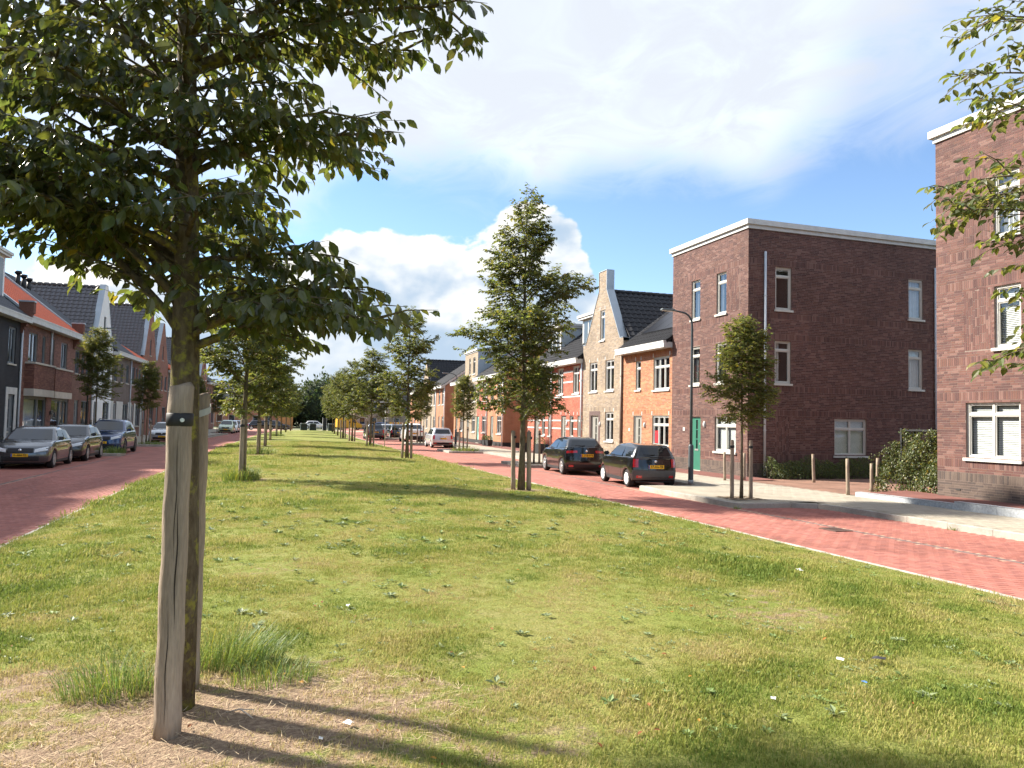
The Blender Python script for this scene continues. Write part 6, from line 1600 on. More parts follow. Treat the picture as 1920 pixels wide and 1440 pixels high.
car('parked_car', 'dark blue sport utility car third in line on the left', (-6.90, 43.75, 0), -H90 - 0.035, 4.50, 1.86, 1.68, BLUE, r=0.36, fo=0.90, ro=0.86, nose=0.93, hood=1.12, belt=1.10, tail=1.15, cowl=1.05, rim='dark', plate='K-772-J', front=True, suv=True, clear=0.24)
car('parked_car', 'silver car facing the camera beside the oval pavement tree', (LX(-7.95, 60.6), 60.6, 0), -H90 - 0.05, 4.35, 1.82, 1.48, SILV, r=0.32, front=True, nose=0.80, hood=0.98, belt=0.98, tail=1.02, plate='R-219-X', near=False)
car('parked_car', 'pale green small car far down the left side', (LX(-7.35, 95.5), 95.5, 0), -H90 - 0.07, 3.6, 1.62, 1.54, paint('pale_green', (0.42, 0.52, 0.33), 0.1), r=0.29, front=True, fo=0.7, ro=0.6, nose=0.80, hood=1.02, belt=1.0, tail=1.05, near=False)
car('parked_car', 'white car behind the pale green car', (LX(-7.5, 101.5), 101.5, 0), -H90 - 0.07, 4.0, 1.72, 1.48, WHITE, front=True, near=False)
car('parked_car', 'silver hatchback behind the white car, last of the left line', (LX(-7.4, 107.5), 107.5, 0), -H90 - 0.08, 4.1, 1.74, 1.48, SILV, front=True, near=False)
car('parked_car', 'small silver-white hatchback with red tail lights by the second lamp post', (12.98, 56.2, 0), H90 - 0.04, 3.43, 1.63, 1.47, paint('silver_white', (0.58, 0.59, 0.60), 0.3), r=0.275, fo=0.55, ro=0.54, nose=0.76, hood=0.98, cowl=0.9, belt=0.96, tail=0.98, rf=0.25, rrx=-1.30, rgx=-1.58, rim='cap', plate='62-TX-K', tailstyle='tall', bow=0.15)
car('parked_car', 'white sport utility car with black lower trim on the right', (13.45, 69.1, 0), H90 - 0.05, 4.55, 1.84, 1.68, WHITE, r=0.35, fo=0.92, ro=0.92, nose=0.92, hood=1.08, belt=1.10, tail=1.16, rim='dark', plate='SX-490', tailstyle='slim', suv=True, clear=0.24, bumper=M_PLASTIC)
car('moving_car', 'dark grey estate car driving away on the right carriageway', (11.25, 77.3, 0), H90 - 0.06, 4.63, 1.86, 1.50, paint('slate', (0.055, 0.065, 0.075), 0.5), r=0.33, fo=0.9, ro=0.95, nose=0.80, hood=0.98, belt=1.0, tail=1.04, rrx=-1.95, rgx=-2.2, plate='61-NF-ZK', tailstyle='tall', suv=False, group='cars farther down the right side')
car('parked_car', 'black car with red tail lights parked beyond the white one', (14.1, 80.6, 0), H90 - 0.06, 4.3, 1.80, 1.50, BLACK, r=0.32, plate='GR-12', tailstyle='tall', group='cars farther down the right side')
car('parked_car', 'silver car half hidden beyond the dark estate car', (14.3, 88.5, 0), H90 - 0.07, 4.2, 1.78, 1.48, SILV, near=False, group='cars farther down the right side')
for x, y, p_, lb in ((3.2, 126.0, DGREY, 'dark car at the crossing, left of the waste containers'), (1.0, 125.2, BLACK, 'black car at the crossing behind the left tree row'), (10.6, 147.0, WHITE, 'white car behind the waste containers'), (21.2, 140.0, BLUE, 'dark blue car standing beyond the crossing on the right'), (24.4, 141.0, SILV, 'silver car standing beyond the crossing on the right')):
    car('distant_car', lb, (x, y, 0.012), 0.1 if x < 15 else 2.9, 4.3, 1.78, 1.48, p_, near=False, group='cars at the far crossing')
# ------------------------------------------------------------------ street furniture
M_POST = mat('post_anthracite', (0.055, 0.068, 0.075), 0.5, 0.08, 3)
def lamp_post(loc, h, arm, label, rz):
    t = empty('street_lamp', loc, rz, label, 'street lamp', 'street lamps')
    b = MB(); b.tube([(0, 0, 0), (0, 0, 0.12)], 0.088, 12); b.build('foot_sleeve', mat('sleeve_grey', (0.30, 0.32, 0.33), 0.6, 0.1, 3), t)
    b = MB(); b.lathe([(0.082, 0.12), (0.082, 1.18), (0.075, 1.22), (0.05, 1.25)], 14); b.build('base', M_POST, t)
    pts = [(0, 0, 1.2), (0, 0, h * 0.6), (0, 0, h - 0.45)] + [(arm * 0.42 * (1 - math.cos(a)), 0, h - 0.45 + 0.38 * math.sin(a)) for a in (0.4, 0.8, 1.2, math.pi / 2)] + [(arm * 0.75, 0, h - 0.03)]
    b = MB(); b.tube(pts, [0.045, 0.042, 0.036, 0.034, 0.032, 0.03, 0.028, 0.026], 10); b.build('pole', M_POST, t)
    hd = MB(); hd.box(arm * 0.72, arm * 1.25, -0.085, 0.085, h - 0.06, h + 0.01); ho = hd.build('lamp_head', mat('lamp_head', (0.16, 0.18, 0.19), 0.45, 0.05, 3), t, bevel=0.02)
    ls = MB(); ls.box(arm * 0.8, arm * 1.22, -0.06, 0.06, h - 0.066, h - 0.061); ls.build('lens', mat('lamp_lens', (0.7, 0.7, 0.68), 0.3, 0.05, 5), ho)
    return t
lamp_post((13.28, 21.75, 0.12), 5.55, 0.9, 'dark grey street lamp beside the small black car, arm over the road', math.pi)
lamp_post((RX(13.6, 55.6), 55.6, 0.13), 5.4, 0.9, 'street lamp behind the silver-white hatchback before the second block', math.pi)
lamp_post((-8.75, 47.6, 0.12), 6.6, 1.0, 'street lamp before the brown brick house on the left', 0.0)
lamp_post((LX(-8.4, 84.0), 84.0, 0.12), 5.6, 1.0, 'far street lamp on the left pavement beyond the gable houses', 0.0)
def wood_post(x, y, h, label, r=0.052, tl=0.0, z=0.17):
    t = empty('wooden_post', (x, y, z - 0.05), 0, label, 'post', 'round wooden posts on the right pavement')
    rd = random.Random(int(x * 100)); b = MB(); b.tube([(tl * k / 5, 0.3 * tl * k / 5, h * k / 5) for k in range(6)], [r * (1.06 - 0.03 * k) for k in range(6)], 10, jitter=0.08, rnd=rd); b.build('post', M_STAKE, t)
    c = MB(); c.tube([(tl, 0.3 * tl, h - 0.004), (tl, 0.3 * tl, h + 0.012)], [r * 0.92, r * 0.8], 10); c.build('sawn_top', mat('sawn_wood', (0.42, 0.33, 0.22), 0.9, 0.2, 20), t)
wood_post(14.98, 22.4, 0.98, 'thin leaning wooden post between the lamp and the build-out tree', 0.045, -0.03)
wood_post(15.7, 22.35, 0.95, 'wooden post at the foot of the purple house corner')
wood_post(17.55, 21.15, 0.98, 'wooden post before the low hedge, leaning left', 0.05, -0.06)
wood_post(15.35, 17.15, 1.02, 'wooden post at the pavement edge before the brick path', 0.05, -0.03)
wood_post(16.9, 17.95, 0.85, 'shorter wooden post near the granite kerb end', 0.05)
wood_post(17.25, 18.1, 1.0, 'taller wooden post next to the ivy fence', 0.05, 0.02)

# ivy-covered fence
def leafy(name, parent, pts, size, m, rr, tmpl=LEAF2, nrm=None):
    n = len(pts); A = rr.normal(0, 0.6, (n, 3)) + np.array([0, 0, -0.5]); Nn = rr.normal(0, 0.5, (n, 3)) + (np.array([-0.7, -0.3, 0.5]) if nrm is None else nrm)
    return tag(obj(name, leaf_cloud(name, pts, A, Nn, size * rr.uniform(0.6, 1.3, n), leaf_tints(n, rr, 0.10), tmpl, m), parent), kind='stuff')
fz = 0.2; fe = empty('garden_fence', (17.35, 17.3, fz), 0, 'dark mesh fence panel overgrown with ivy beside the right brick building', 'fence')
M_FENCE = mat('fence_dark', (0.012, 0.013, 0.014), 0.7, 0.1, 4)
b = MB(); b.box(-0.03, 0.03, -0.03, 0.03, 0, 1.82); b.build('fence_post', M_FENCE, fe); b = MB(); b.box(-0.03, 0.03, -1.93, -1.87, 0, 1.82); b.build('fence_post', M_POST, fe)
b = MB(); b.box(-0.025, 0.025, -1.87, -0.03, 1.74, 1.79); b.build('top_rail', M_FENCE, fe)
for k in range(17):
    b = MB(); b.box(-0.004, 0.004, -1.85 + k * 0.11, -1.842 + k * 0.11, 0.05, 1.74); b.build('fence_wire', M_FENCE, fe)
rr = np.random.default_rng(91); n = 9500
yy_ = rr.uniform(-1.95, 0.40, n); zz_ = rr.random(n) ** 0.8 * 1.78; bul = (0.10 + 0.42 * (1 - zz_ / 1.8) ** 1.2 + 0.10 * np.sin(yy_ * 5 + zz_ * 4)); pts = np.column_stack([-(rr.random(n) ** 0.6) * bul + 0.06, yy_ + rr.normal(0, 0.04, n) + 0.35 * (1 - zz_ / 1.8) * (yy_ > -0.1), zz_])
kk = ~((zz_ > 1.45) & (np.sin(yy_ * 7 + 1) > 0.5)) & ~((zz_ > 1.25) & (yy_ > 0.22)); pts = pts[kk]
iv = empty('ivy', (17.35, 17.3, fz), 0, 'dense green ivy climbing over the fence beside the right brick building', 'plant')
M_IVY = leaf_mat('leaf_ivy', (0.075, 0.095, 0.028), (0.16, 0.19, 0.04), 0.45, tmix=0.22)
leafy('foliage', iv, pts, 0.075, M_IVY, rr)
sp_ = []
for k in range(60):
    t_ = rr.random(); sp_.append((-0.25 - 0.3 * t_ + rr.normal(0, 0.05), 0.25 + 0.35 * t_, 1.25 - 0.35 * t_ + rr.normal(0, 0.05)))
leafy('trailing_shoots', iv, np.array(sp_), 0.06, M_IVY, rr)
b = MB()
for k in range(14): b.tube([(0.02, -1.8 + k * 0.14, 0), (-0.05, -1.8 + k * 0.14 + rr.normal(0, 0.1), 0.8), (0, -1.8 + k * 0.14 + rr.normal(0, 0.15), 1.6)], [0.012, 0.008, 0.004], 5)
tag(b.build('stems', M_BARK, iv), kind='stuff')
# low hedge along the purple side wall
rr = np.random.default_rng(92)
for i, (x0, x1, lb) in enumerate(((17.0, 19.6, 'low clipped shrub row along the purple wall, left part'), (19.5, 22.2, 'low clipped shrub row along the purple wall under the ground floor window'), (22.1, 24.9, 'low shrub row along the purple wall beside the fence'))):
    n = 5200; X = rr.uniform(x0, x1, n); Y = 22.85 + rr.normal(0, 0.24, n); hgt = 0.66 + 0.10 * np.sin(X * 3.1) + 0.06 * np.sin(X * 7.7 + 2); Z = 0.2 + rr.random(n) ** 0.55 * hgt * np.clip(1.15 - np.abs(Y - 22.85) / 0.62, 0.2, 1)
    hg = empty('low_shrub', ((x0 + x1) / 2, 22.85, 0.18), 0, lb, 'shrub', 'low shrubs along the purple wall'); o = leafy('foliage', hg, np.column_stack([X - (x0 + x1) / 2, Y - 22.85, Z - 0.18]), 0.055, mat_l if False else leaf_mat('leaf_shrub', (0.075, 0.105, 0.03), (0.15, 0.2, 0.04), 0.5, tmix=0.25), rr, nrm=np.array([-0.2, -0.4, 0.9]))
    b = MB()
    for k in range(26): x = rr.uniform(x0, x1) - (x0 + x1) / 2; y = rr.normal(0, 0.15); b.tube([(x, y, 0), (x + rr.normal(0, 0.08), y + rr.normal(0, 0.08), 0.42)], [0.008, 0.004], 4)
    tag(b.build('stems', M_BARK, hg), kind='stuff')
# bench, planters and pots before the houses
M_BENCH = mat('bench_wood', (0.33, 0.13, 0.06), 0.6, 0.2, 6)
bn = empty('bench', (15.9, 35.6, 0.19), -H90, 'reddish wooden garden bench before the sand-coloured house', 'bench')
for k in range(4): b = MB(); b.box(-0.6, 0.6, -0.45 + k * 0.11, -0.36 + k * 0.11, 0.42, 0.445); b.build('seat_slat', M_BENCH, bn)
for k in range(9): b = MB(); b.box(-0.56 + k * 0.13, -0.48 + k * 0.13, -0.02, 0.0, 0.46, 0.90); b.build('back_slat', M_BENCH, bn)
b = MB(); b.box(-0.62, 0.62, -0.035, 0.01, 0.90, 0.97); b.build('top_rail', M_BENCH, bn)
for x in (-0.60, 0.54):
    for y, h_ in ((-0.46, 0.62), (-0.04, 0.92)): b = MB(); b.box(x, x + 0.06, y, y + 0.06, 0, h_); b.build('leg', M_BENCH, bn)
    b = MB(); b.box(x - 0.01, x + 0.07, -0.50, 0.0, 0.62, 0.655); b.build('armrest', M_BENCH, bn)
def planter(x, y, lb, s=1.0, col=(0.03, 0.032, 0.035), flower=None):
    p = empty('planter', (x, y, 0.18), 0.2, lb, 'planter', 'planters before the houses on the right')
    b = MB(); w, t_ = 0.17 * s, 0.22 * s; b.add([(-w, -w, 0), (w, -w, 0), (w, w, 0), (-w, w, 0), (-t_, -t_, 0.45 * s), (t_, -t_, 0.45 * s), (t_, t_, 0.45 * s), (-t_, t_, 0.45 * s)], [(3, 2, 1, 0), (0, 1, 5, 4), (1, 2, 6, 5), (2, 3, 7, 6), (3, 0, 4, 7)]); b.build('pot', mat('pot_%d' % int(col[0] * 1000), col, 0.7, 0.1, 5), p)
    v = rr.normal(0, 1, (320, 3)); v /= np.linalg.norm(v, axis=1, keepdims=True); leafy('foliage', p, v * np.array([0.24, 0.24, 0.2]) * s + np.array([0, 0, 0.56 * s]), 0.07, MATS['leaf_shrub'], rr)
planter(RX(15.9, 54.6), 54.6, 'right dark planter with green plant before the orange end house'); planter(RX(15.9, 55.6), 55.6, 'left dark planter with green plant before the orange end house')
planter(15.75, 42.2, 'tall dark planter with pale flowers before the first red house', 1.25); planter(15.7, 44.6, 'dark tub with clipped plant before the second red house', 1.2)
planter(LX(-11.2, 79.5), 79.5, 'planter on the left pavement near the far trees', 1.1); planter(LX(-11.2, 58.0), 58.0, 'brown planter at the foot of the white gable house', 1.2, (0.14, 0.08, 0.05))
# two plain garden chairs before the second block
def chair(x, y, lb):
    c = empty('garden_chair', (x, y, 0.18), 2.2, lb, 'chair', 'garden chairs on the right pavement'); m = M_PLASTIC
    b = MB(); b.box(-0.22, 0.22, -0.22, 0.22, 0.42, 0.45); b.build('seat', m, c); b = MB(); b.box(-0.22, 0.22, 0.19, 0.22, 0.47, 0.88); b.build('backrest', m, c)
    for sx in (-0.2, 0.18):
        for sy in (-0.2, 0.18): b = MB(); b.box(sx, sx + 0.025, sy, sy + 0.025, 0, 0.42); b.build('leg', m, c)
chair(RX(15.7, 63.4), 63.4, 'dark garden chair before the sand-coloured flat-roofed house')
# sign posts
sg = empty('sign_post', (8.92, 55.8, 0.05), 0, 'thin grey sign post at the lawn edge with small plate seen edge-on', 'sign')
b = MB(); b.tube([(0, 0, 0), (0, 0, 2.75)], 0.03, 8); b.build('pole', mat('galv_post', (0.42, 0.43, 0.43), 0.5, 0.1, 4, metal=0.4), sg)
b = MB(); b.box(-0.02, 0.20, -0.05, -0.03, 2.0, 2.75); b.build('sign_plate', MATS['galv_post'], sg); b = MB(); b.box(-0.02, 0.22, -0.05, -0.03, 1.78, 1.95); b.build('under_plate', M_WHITE, sg)
s2 = empty('sign_post', (RX(8.2, 104.0), 104.0, 0.05), 0, 'thin post with small white plate at the far end of the lawn', 'sign')
b = MB(); b.tube([(0, 0, 0), (0, 0, 2.4)], 0.03, 8); b.build('pole', MATS['galv_post'], s2); b = MB(); b.box(-0.3, 0.3, -0.05, -0.03, 2.0, 2.5); b.build('sign_plate', M_WHITE, s2)
s3 = empty('hanging_sign', (LX(-11.5, 88.0), 88.0, 0), 0, 'yellow and dark hanging sign above the far left cars', 'sign')
b = MB(); b.box(-0.3, 1.2, -0.03, 0.03, 3.55, 3.62); b.build('bracket', M_POST, s3); b = MB(); b.box(0.3, 1.15, -0.06, 0.06, 2.75, 3.15); b.build('yellow_field', mat('sign_yellow', (0.75, 0.5, 0.02), 0.5, 0.05, 5), s3); b = MB(); b.box(0.3, 1.15, -0.06, 0.06, 3.152, 3.55); b.build('dark_field', M_POST, s3)
# waste containers on the lawn end
M_BIN = mat('container_green', (0.020, 0.032, 0.030), 0.55, 0.1, 3)
def container(x, y, lb):
    c = empty('waste_container', (x, y, 0.03), 0.05, lb, 'container', 'waste containers at the end of the lawn')
    b = MB(); b.box(-0.45, 0.45, -0.45, 0.45, 0, 1.05); b.build('body', M_BIN, c, bevel=0.05); b = MB(); b.box(-0.46, 0.46, -0.46, 0.46, 1.052, 1.2); b.build('lid', mat('lid_grey', (0.20, 0.22, 0.23), 0.5, 0.1, 3), c, bevel=0.05)
    b = MB(); b.box(-0.3, 0.3, -0.465, -0.452, 0.7, 0.95); b.build('hatch', M_PLASTIC, c); b = MB(); b.box(-0.7, 0.7, -0.7, 0.7, -0.02, 0.015); b.build('plinth_slab', M_KERB, c)
container(6.75, 121.0 - 5, 'left dark waste container at the end of the lawn'); container(8.05, 116.2, 'middle dark waste container at the end of the lawn'); container(10.7, 116.6, 'right dark waste container at the end of the lawn')
ip = empty('info_pillar', (9.9, 118.5, 0.03), 0, 'slim dark pillar with pale frame between the waste containers', 'pillar'); b = MB(); b.box(-0.25, 0.25, -0.1, 0.1, 0, 2.0); b.build('board', M_PLASTIC, ip); b = MB(); b.box(-0.3, -0.252, -0.12, 0.12, 0, 2.05); b.build('frame', M_WHITE, ip); b = MB(); b.box(0.252, 0.3, -0.12, 0.12, 0, 2.05); b.build('frame', M_WHITE, ip)
# yellow site vehicle and hoarding far away
M_YEL = mat('machine_yellow', (0.55, 0.31, 0.02), 0.5, 0.08, 2)
yv = empty('yellow_van', (16.0, 141.0, 0), 0.15, 'yellow van standing beyond the waste containers', 'van'); b = MB()
b.prism([(-2.2, -0.9, 0.4), (2.2, -0.9, 0.4), (2.25, -0.9, 1.0), (1.4, -0.9, 1.35), (0.8, -0.9, 2.1), (-2.2, -0.9, 2.2)], (0, 1.8, 0)); b.build('body', M_YEL, yv, bevel=0.08)
b = MB(); b.prism([(0.35, -0.91, 1.35), (1.25, -0.91, 1.35), (0.75, -0.91, 1.95), (0.35, -0.91, 1.95)], (0, 1.82, 0)); b.build('side_window', M_CGLASS, yv)
for x in (-1.4, 1.45):
    for y in (-0.75, 0.75): w_ = obj('wheel', wheel_meshes(0.33, 0.215, 'five')[0], yv); w_.location = (x, y, 0.33)
hb_ = empty('site_hoarding', (4.6, 133.0, 0), 0.05, 'orange site hoarding of upright boards behind the left trees', 'hoarding')
for k in range(9): b = MB(); b.box(-1.3 + k * 0.3, -1.02 + k * 0.3, -0.02, 0.02, 0, 2.1); b.build('board', mat('hoarding_orange', (0.36, 0.19, 0.07), 0.7, 0.2, 2), hb_)
hc_ = empty('site_hoarding', (24.0, 128.0, 0), 0.05, 'orange and yellow site fence beyond the parked cars on the right', 'hoarding')
for k in range(14): b = MB(); b.box(-2.8 + k * 0.42, -2.5 + k * 0.42, -0.02, 0.02, 0, 1.6); b.build('board', MATS['hoarding_orange'] if k % 3 else M_YEL, hc_)
# ------------------------------------------------------------------ grass, weeds and litter
def vnoise(X, Y, s, seed):
    r = np.random.default_rng(seed); out = np.zeros_like(X)
    for k in range(7):
        a = r.uniform(0, 6.28); f = s * r.uniform(0.6, 1.9); out += np.sin((X * math.cos(a) + Y * math.sin(a)) * f + r.uniform(0, 6.28))
    return out / 7 * 1.6
def blade_tuft(seed, n, h, spread, w):
    r = np.random.default_rng(seed); V, F = [], []
    for k in range(n):
        a = r.uniform(0, 6.28); rad = spread * math.sqrt(r.random()); x, y = rad * math.cos(a), rad * math.sin(a); hh = h * r.uniform(0.5, 1.2)
        la = r.uniform(0, 6.28); ln = r.uniform(0.15, 0.9) * hh; dx, dy = math.cos(la) * ln, math.sin(la) * ln; sx, sy = -math.sin(la) * w / 2, math.cos(la) * w / 2
        b = len(V); V += [(x - sx, y - sy, -0.004), (x + sx, y + sy, -0.004), (x + dx * 0.4 - sx * 0.8, y + dy * 0.4 - sy * 0.8, hh * 0.6), (x + dx * 0.4 + sx * 0.8, y + dy * 0.4 + sy * 0.8, hh * 0.6), (x + dx, y + dy, hh)]
        F += [(b, b + 1, b + 3), (b, b + 3, b + 2), (b + 2, b + 3, b + 4)]
    return np.array(V), np.array(F)
def grass_material(name, inst=True):
    m = bpy.data.materials.new(name); m.use_nodes = True; nt = m.node_tree; L = nt.links; p = nt.nodes['Principled BSDF']; out = nt.nodes['Material Output']
    p.inputs['Roughness'].default_value = 0.7; p.inputs['Specular IOR Level'].default_value = 0.2
    a = nnode(nt, 'ShaderNodeAttribute', attribute_name='dry'); a.attribute_type = 'INSTANCER' if inst else 'GEOMETRY'
    oi = nnode(nt, 'ShaderNodeObjectInfo')
    ad = nnode(nt, 'ShaderNodeMath', operation='MULTIPLY_ADD', use_clamp=True); L.new(oi.outputs['Random'], ad.inputs[0]); ad.inputs[1].default_value = 0.5; 
    sb = nnode(nt, 'ShaderNodeMath', operation='SUBTRACT'); L.new(a.outputs['Fac'], sb.inputs[0]); sb.inputs[1].default_value = 0.25; L.new(sb.outputs[0], ad.inputs[2])
    cr_ = nnode(nt, 'ShaderNodeValToRGB'); e = cr_.color_ramp.elements; e[0].color = (0.135, 0.195, 0.034, 1); e[1].color = (0.45, 0.345, 0.185, 1)
    for pos, c in ((0.3, (0.25, 0.275, 0.055, 1)), (0.58, (0.39, 0.35, 0.115, 1))): x = cr_.color_ramp.elements.new(pos); x.color = c
    L.new(ad.outputs[0], cr_.inputs[0]); L.new(cr_.outputs[0], p.inputs['Base Color'])
    t = nnode(nt, 'ShaderNodeBsdfTranslucent'); L.new(cr_.outputs[0], t.inputs[0]); mx = nnode(nt, 'ShaderNodeMixShader'); mx.inputs[0].default_value = 0.35
    L.new(p.outputs[0], mx.inputs[1]); L.new(t.outputs[0], mx.inputs[2]); L.new(mx.outputs[0], out.inputs[0]); return m
M_GRASS = grass_material('grass_blade')
def build_grass():
    tc = bpy.data.collections.new('grass_tufts')
    for k in range(5):
        v, f = blade_tuft(500 + k, 26, 0.021, 0.065, 0.0042); o = bpy.data.objects.new('grass_tuft', mesh_np('grass_tuft', v, f, M_GRASS)); tc.objects.link(o)
    me = LAWN.data.copy(); me.name = 'grass'; me.materials.clear(); me.materials.append(M_GRASS)
    n = len(me.vertices); co = np.zeros(n * 3, np.float32); me.vertices.foreach_get('co', co); co = co.reshape(-1, 3); X, Y = co[:, 0].astype(float), co[:, 1].astype(float)
    br = bare_at(X, Y); d = np.hypot(X, Y)
    dens = np.where(d < 6.5, 330, np.where(d < 10, 210, np.where(d < 16, 110, np.where(d < 30, 42, np.where(d < 60, 11, 0.0)))))
    dens = np.where(Y < 1.5, 0, dens)
    lush = vnoise(X, Y, 1.1, 3); patch = vnoise(X, Y, 3.2, 4); fine_ = vnoise(X, Y, 8.0, 5)
    edge = np.minimum(X - np.array([LX(LAWN_L, q) for q in Y]), np.array([RX(LAWN_R, q) for q in Y]) - X)
    dens = np.where(edge < 0.06, dens * 0.35, dens)
    dens = dens * (1 - 0.88 * br) * np.clip(1.0 + 0.35 * patch, 0.45, 1.5)
    scl = np.where(d < 10, 1.0, np.where(d < 16, 1.25, np.where(d < 30, 1.8, 3.0))) * np.clip(1.0 + 0.35 * lush + 0.25 * patch - 0.45 * br, 0.35, 1.9)
    rc = np.random.default_rng(77); cl = np.zeros_like(X)
    for k in range(150):
        cy_ = 3.6 + 20 * rc.random() ** 1.5; cx_ = rc.uniform(-3.2, 8.4); cl = np.maximum(cl, np.clip(1.5 - np.hypot((X - cx_) / rc.uniform(0.2, 0.5), (Y - cy_) / rc.uniform(0.12, 0.35)), 0, 1))
    cl *= 1 - br; scl = scl * (1 + 0.6 * cl); dens = dens * (1 + 0.4 * cl)
    left = np.clip((0.2 - X) / 2.2, 0, 1) * np.clip((Y - 6.0) / 2.0, 0, 1)        # longer, greener grass on the left verge
    scl = scl * (1 + 0.4 * left)
    dry = np.clip(0.43 + 0.27 * patch - 0.16 * lush + 0.12 * fine_ + 0.75 * br - 0.12 * left - 0.26 * cl, 0, 1)
    for nm, val in (('dens', dens), ('scl', scl), ('dry', dry)):
        a = me.attributes.new(nm, 'FLOAT', 'POINT'); a.data.foreach_set('value', val.astype(np.float32))
    go = tag(obj('grass', me), 'short sunlit lawn grass, dry and yellowish in places', 'grass', kind='stuff')
    ng = bpy.data.node_groups.new('grass_scatter', 'GeometryNodeTree'); ng.interface.new_socket('Geometry', in_out='INPUT', socket_type='NodeSocketGeometry'); ng.interface.new_socket('Geometry', in_out='OUTPUT', socket_type='NodeSocketGeometry')
    N = ng.nodes; L = ng.links; gi = N.new('NodeGroupInput'); go_ = N.new('NodeGroupOutput')
    dp = N.new('GeometryNodeDistributePointsOnFaces'); dp.distribute_method = 'RANDOM'; L.new(gi.outputs[0], dp.inputs['Mesh'])
    na = N.new('GeometryNodeInputNamedAttribute'); na.data_type = 'FLOAT'; na.inputs[0].default_value = 'dens'; L.new(na.outputs[0], dp.inputs['Density'])
    ci = N.new('GeometryNodeCollectionInfo'); ci.inputs['Collection'].default_value = tc; ci.inputs['Separate Children'].default_value = True; ci.inputs['Reset Children'].default_value = True
    ip = N.new('GeometryNodeInstanceOnPoints'); ip.inputs['Pick Instance'].default_value = True; L.new(dp.outputs['Points'], ip.inputs['Points']); L.new(ci.outputs[0], ip.inputs['Instance'])
    rv = N.new('FunctionNodeRandomValue'); rv.data_type = 'FLOAT_VECTOR'; rv.inputs[0].default_value = (-0.15, -0.15, 0); rv.inputs[1].default_value = (0.15, 0.15, 6.28); L.new(rv.outputs[0], ip.inputs['Rotation'])
    ns = N.new('GeometryNodeInputNamedAttribute'); ns.data_type = 'FLOAT'; ns.inputs[0].default_value = 'scl'
    rs_ = N.new('FunctionNodeRandomValue'); rs_.data_type = 'FLOAT'; rs_.inputs[2].default_value = 0.65; rs_.inputs[3].default_value = 1.35
    mu = N.new('ShaderNodeMath'); mu.operation = 'MULTIPLY'; L.new(ns.outputs[0], mu.inputs[0]); L.new(rs_.outputs[1], mu.inputs[1]); L.new(mu.outputs[0], ip.inputs['Scale'])
    L.new(ip.outputs[0], go_.inputs[0])
    md = go.modifiers.new('scatter', 'NODES'); md.node_group = ng
build_grass()
# taller clumps: at the foot of the trees and along the road edge
def clump(name, x, y, n, h, spread, label, seed, dryv=0.12, w=0.006, ell=(1.0, 1.0), z=None, lean=(0, 0)):
    r = np.random.default_rng(seed); V, F = [], []
    for k in range(n):
        a = r.uniform(0, 6.28); rad = spread * math.sqrt(r.random()); px, py = rad * math.cos(a) * ell[0], rad * math.sin(a) * ell[1]; hh = h * r.uniform(0.45, 1.15) * (1 - 0.45 * rad / spread)
        la = a + r.normal(0, 0.9); ln = hh * r.uniform(0.2, 1.0); dx, dy = math.cos(la) * ln + lean[0] * hh, math.sin(la) * ln + lean[1] * hh; sx, sy = -math.sin(la) * w / 2, math.cos(la) * w / 2; b = len(V)
        for q, (t, zf) in enumerate(((0, 0), (0.22, 0.5), (0.6, 0.86), (1.0, 0.80 + 0.2 * r.random()))):
            ww = (1, 0.9, 0.6, 0.08)[q]; V += [(px + dx * t - sx * ww, py + dy * t - sy * ww, hh * zf), (px + dx * t + sx * ww, py + dy * t + sy * ww, hh * zf)]
        for q in range(3): F.append((b + 2 * q, b + 2 * q + 1, b + 2 * q + 3, b + 2 * q + 2))
    c = empty(name, (x, y, (lawn_z(x, y) if z is None else z) - 0.01), 0, label, 'grass clump')
    me = mesh_np('blades', V, np.array(F), MATS['leaf_long_grass'], cols=leaf_tints(len(V), r, 0.0)[:1].repeat(len(V), 0) * 1.0)
    tint = np.repeat(leaf_tints(n, r, dryv), 8, 0); c4 = np.ones((len(V), 4), np.float32); c4[:, :3] = tint; me.color_attributes['Col'].data.foreach_set('color', c4.ravel())
    tag(obj('blades', me, c), kind='stuff'); return c
leaf_mat('leaf_long_grass', (0.125, 0.20, 0.055), (0.20, 0.28, 0.06), 0.55, tmix=0.3)
clump('grass_clump', -0.80, 5.6, 520, 0.34, 0.27, 'long grass clump left of the foreground stake', 1, 0.15, 0.0045, (1.2, 0.8), lean=(-0.2, 0))
clump('grass_clump', -0.08, 6.0, 620, 0.36, 0.26, 'long grass clump right behind the foreground stake', 2, 0.12, 0.0045, (1.3, 0.7), lean=(0.35, -0.1))
clump('grass_clump', 0.18, 5.55, 300, 0.20, 0.24, 'lower grass clump trailing right of the foreground tree foot', 3, 0.2, 0.0045, (1.2, 0.8))
clump('grass_clump', -0.30, 23.15, 900, 0.55, 0.52, 'tall grass clump round the foot of the second left tree', 4, 0.3, 0.008)
for i, (k, sd) in enumerate(((2, 'left'), (5, 'left'))):
    x, y = TREES_L[k]; clump('grass_clump', x, y, 420, 0.55, 0.6, f'green growth at the foot of the {ORD[k]} left tree', 10 + i, 0.1, 0.012, (1.5, 0.6))
clump('grass_clump', 7.45, 52.5, 300, 0.3, 0.6, 'dark grass tuft at the foot of the fourth right tree', 14, 0.1, 0.012, (1.5, 0.6))
clump('grass_clump', LX(-3.25, 15.9), 15.6, 260, 0.16, 0.3, 'weedy tuft growing over the left road edge', 15, 0.3, 0.007, (0.7, 1.5), z=0.0)
clump('grass_clump', LX(-7.2, 40.6), 40.6, 420, 0.45, 0.5, 'green weeds in the build-out between the dark grey and blue cars', 16, 0.1, 0.012, z=0.12)
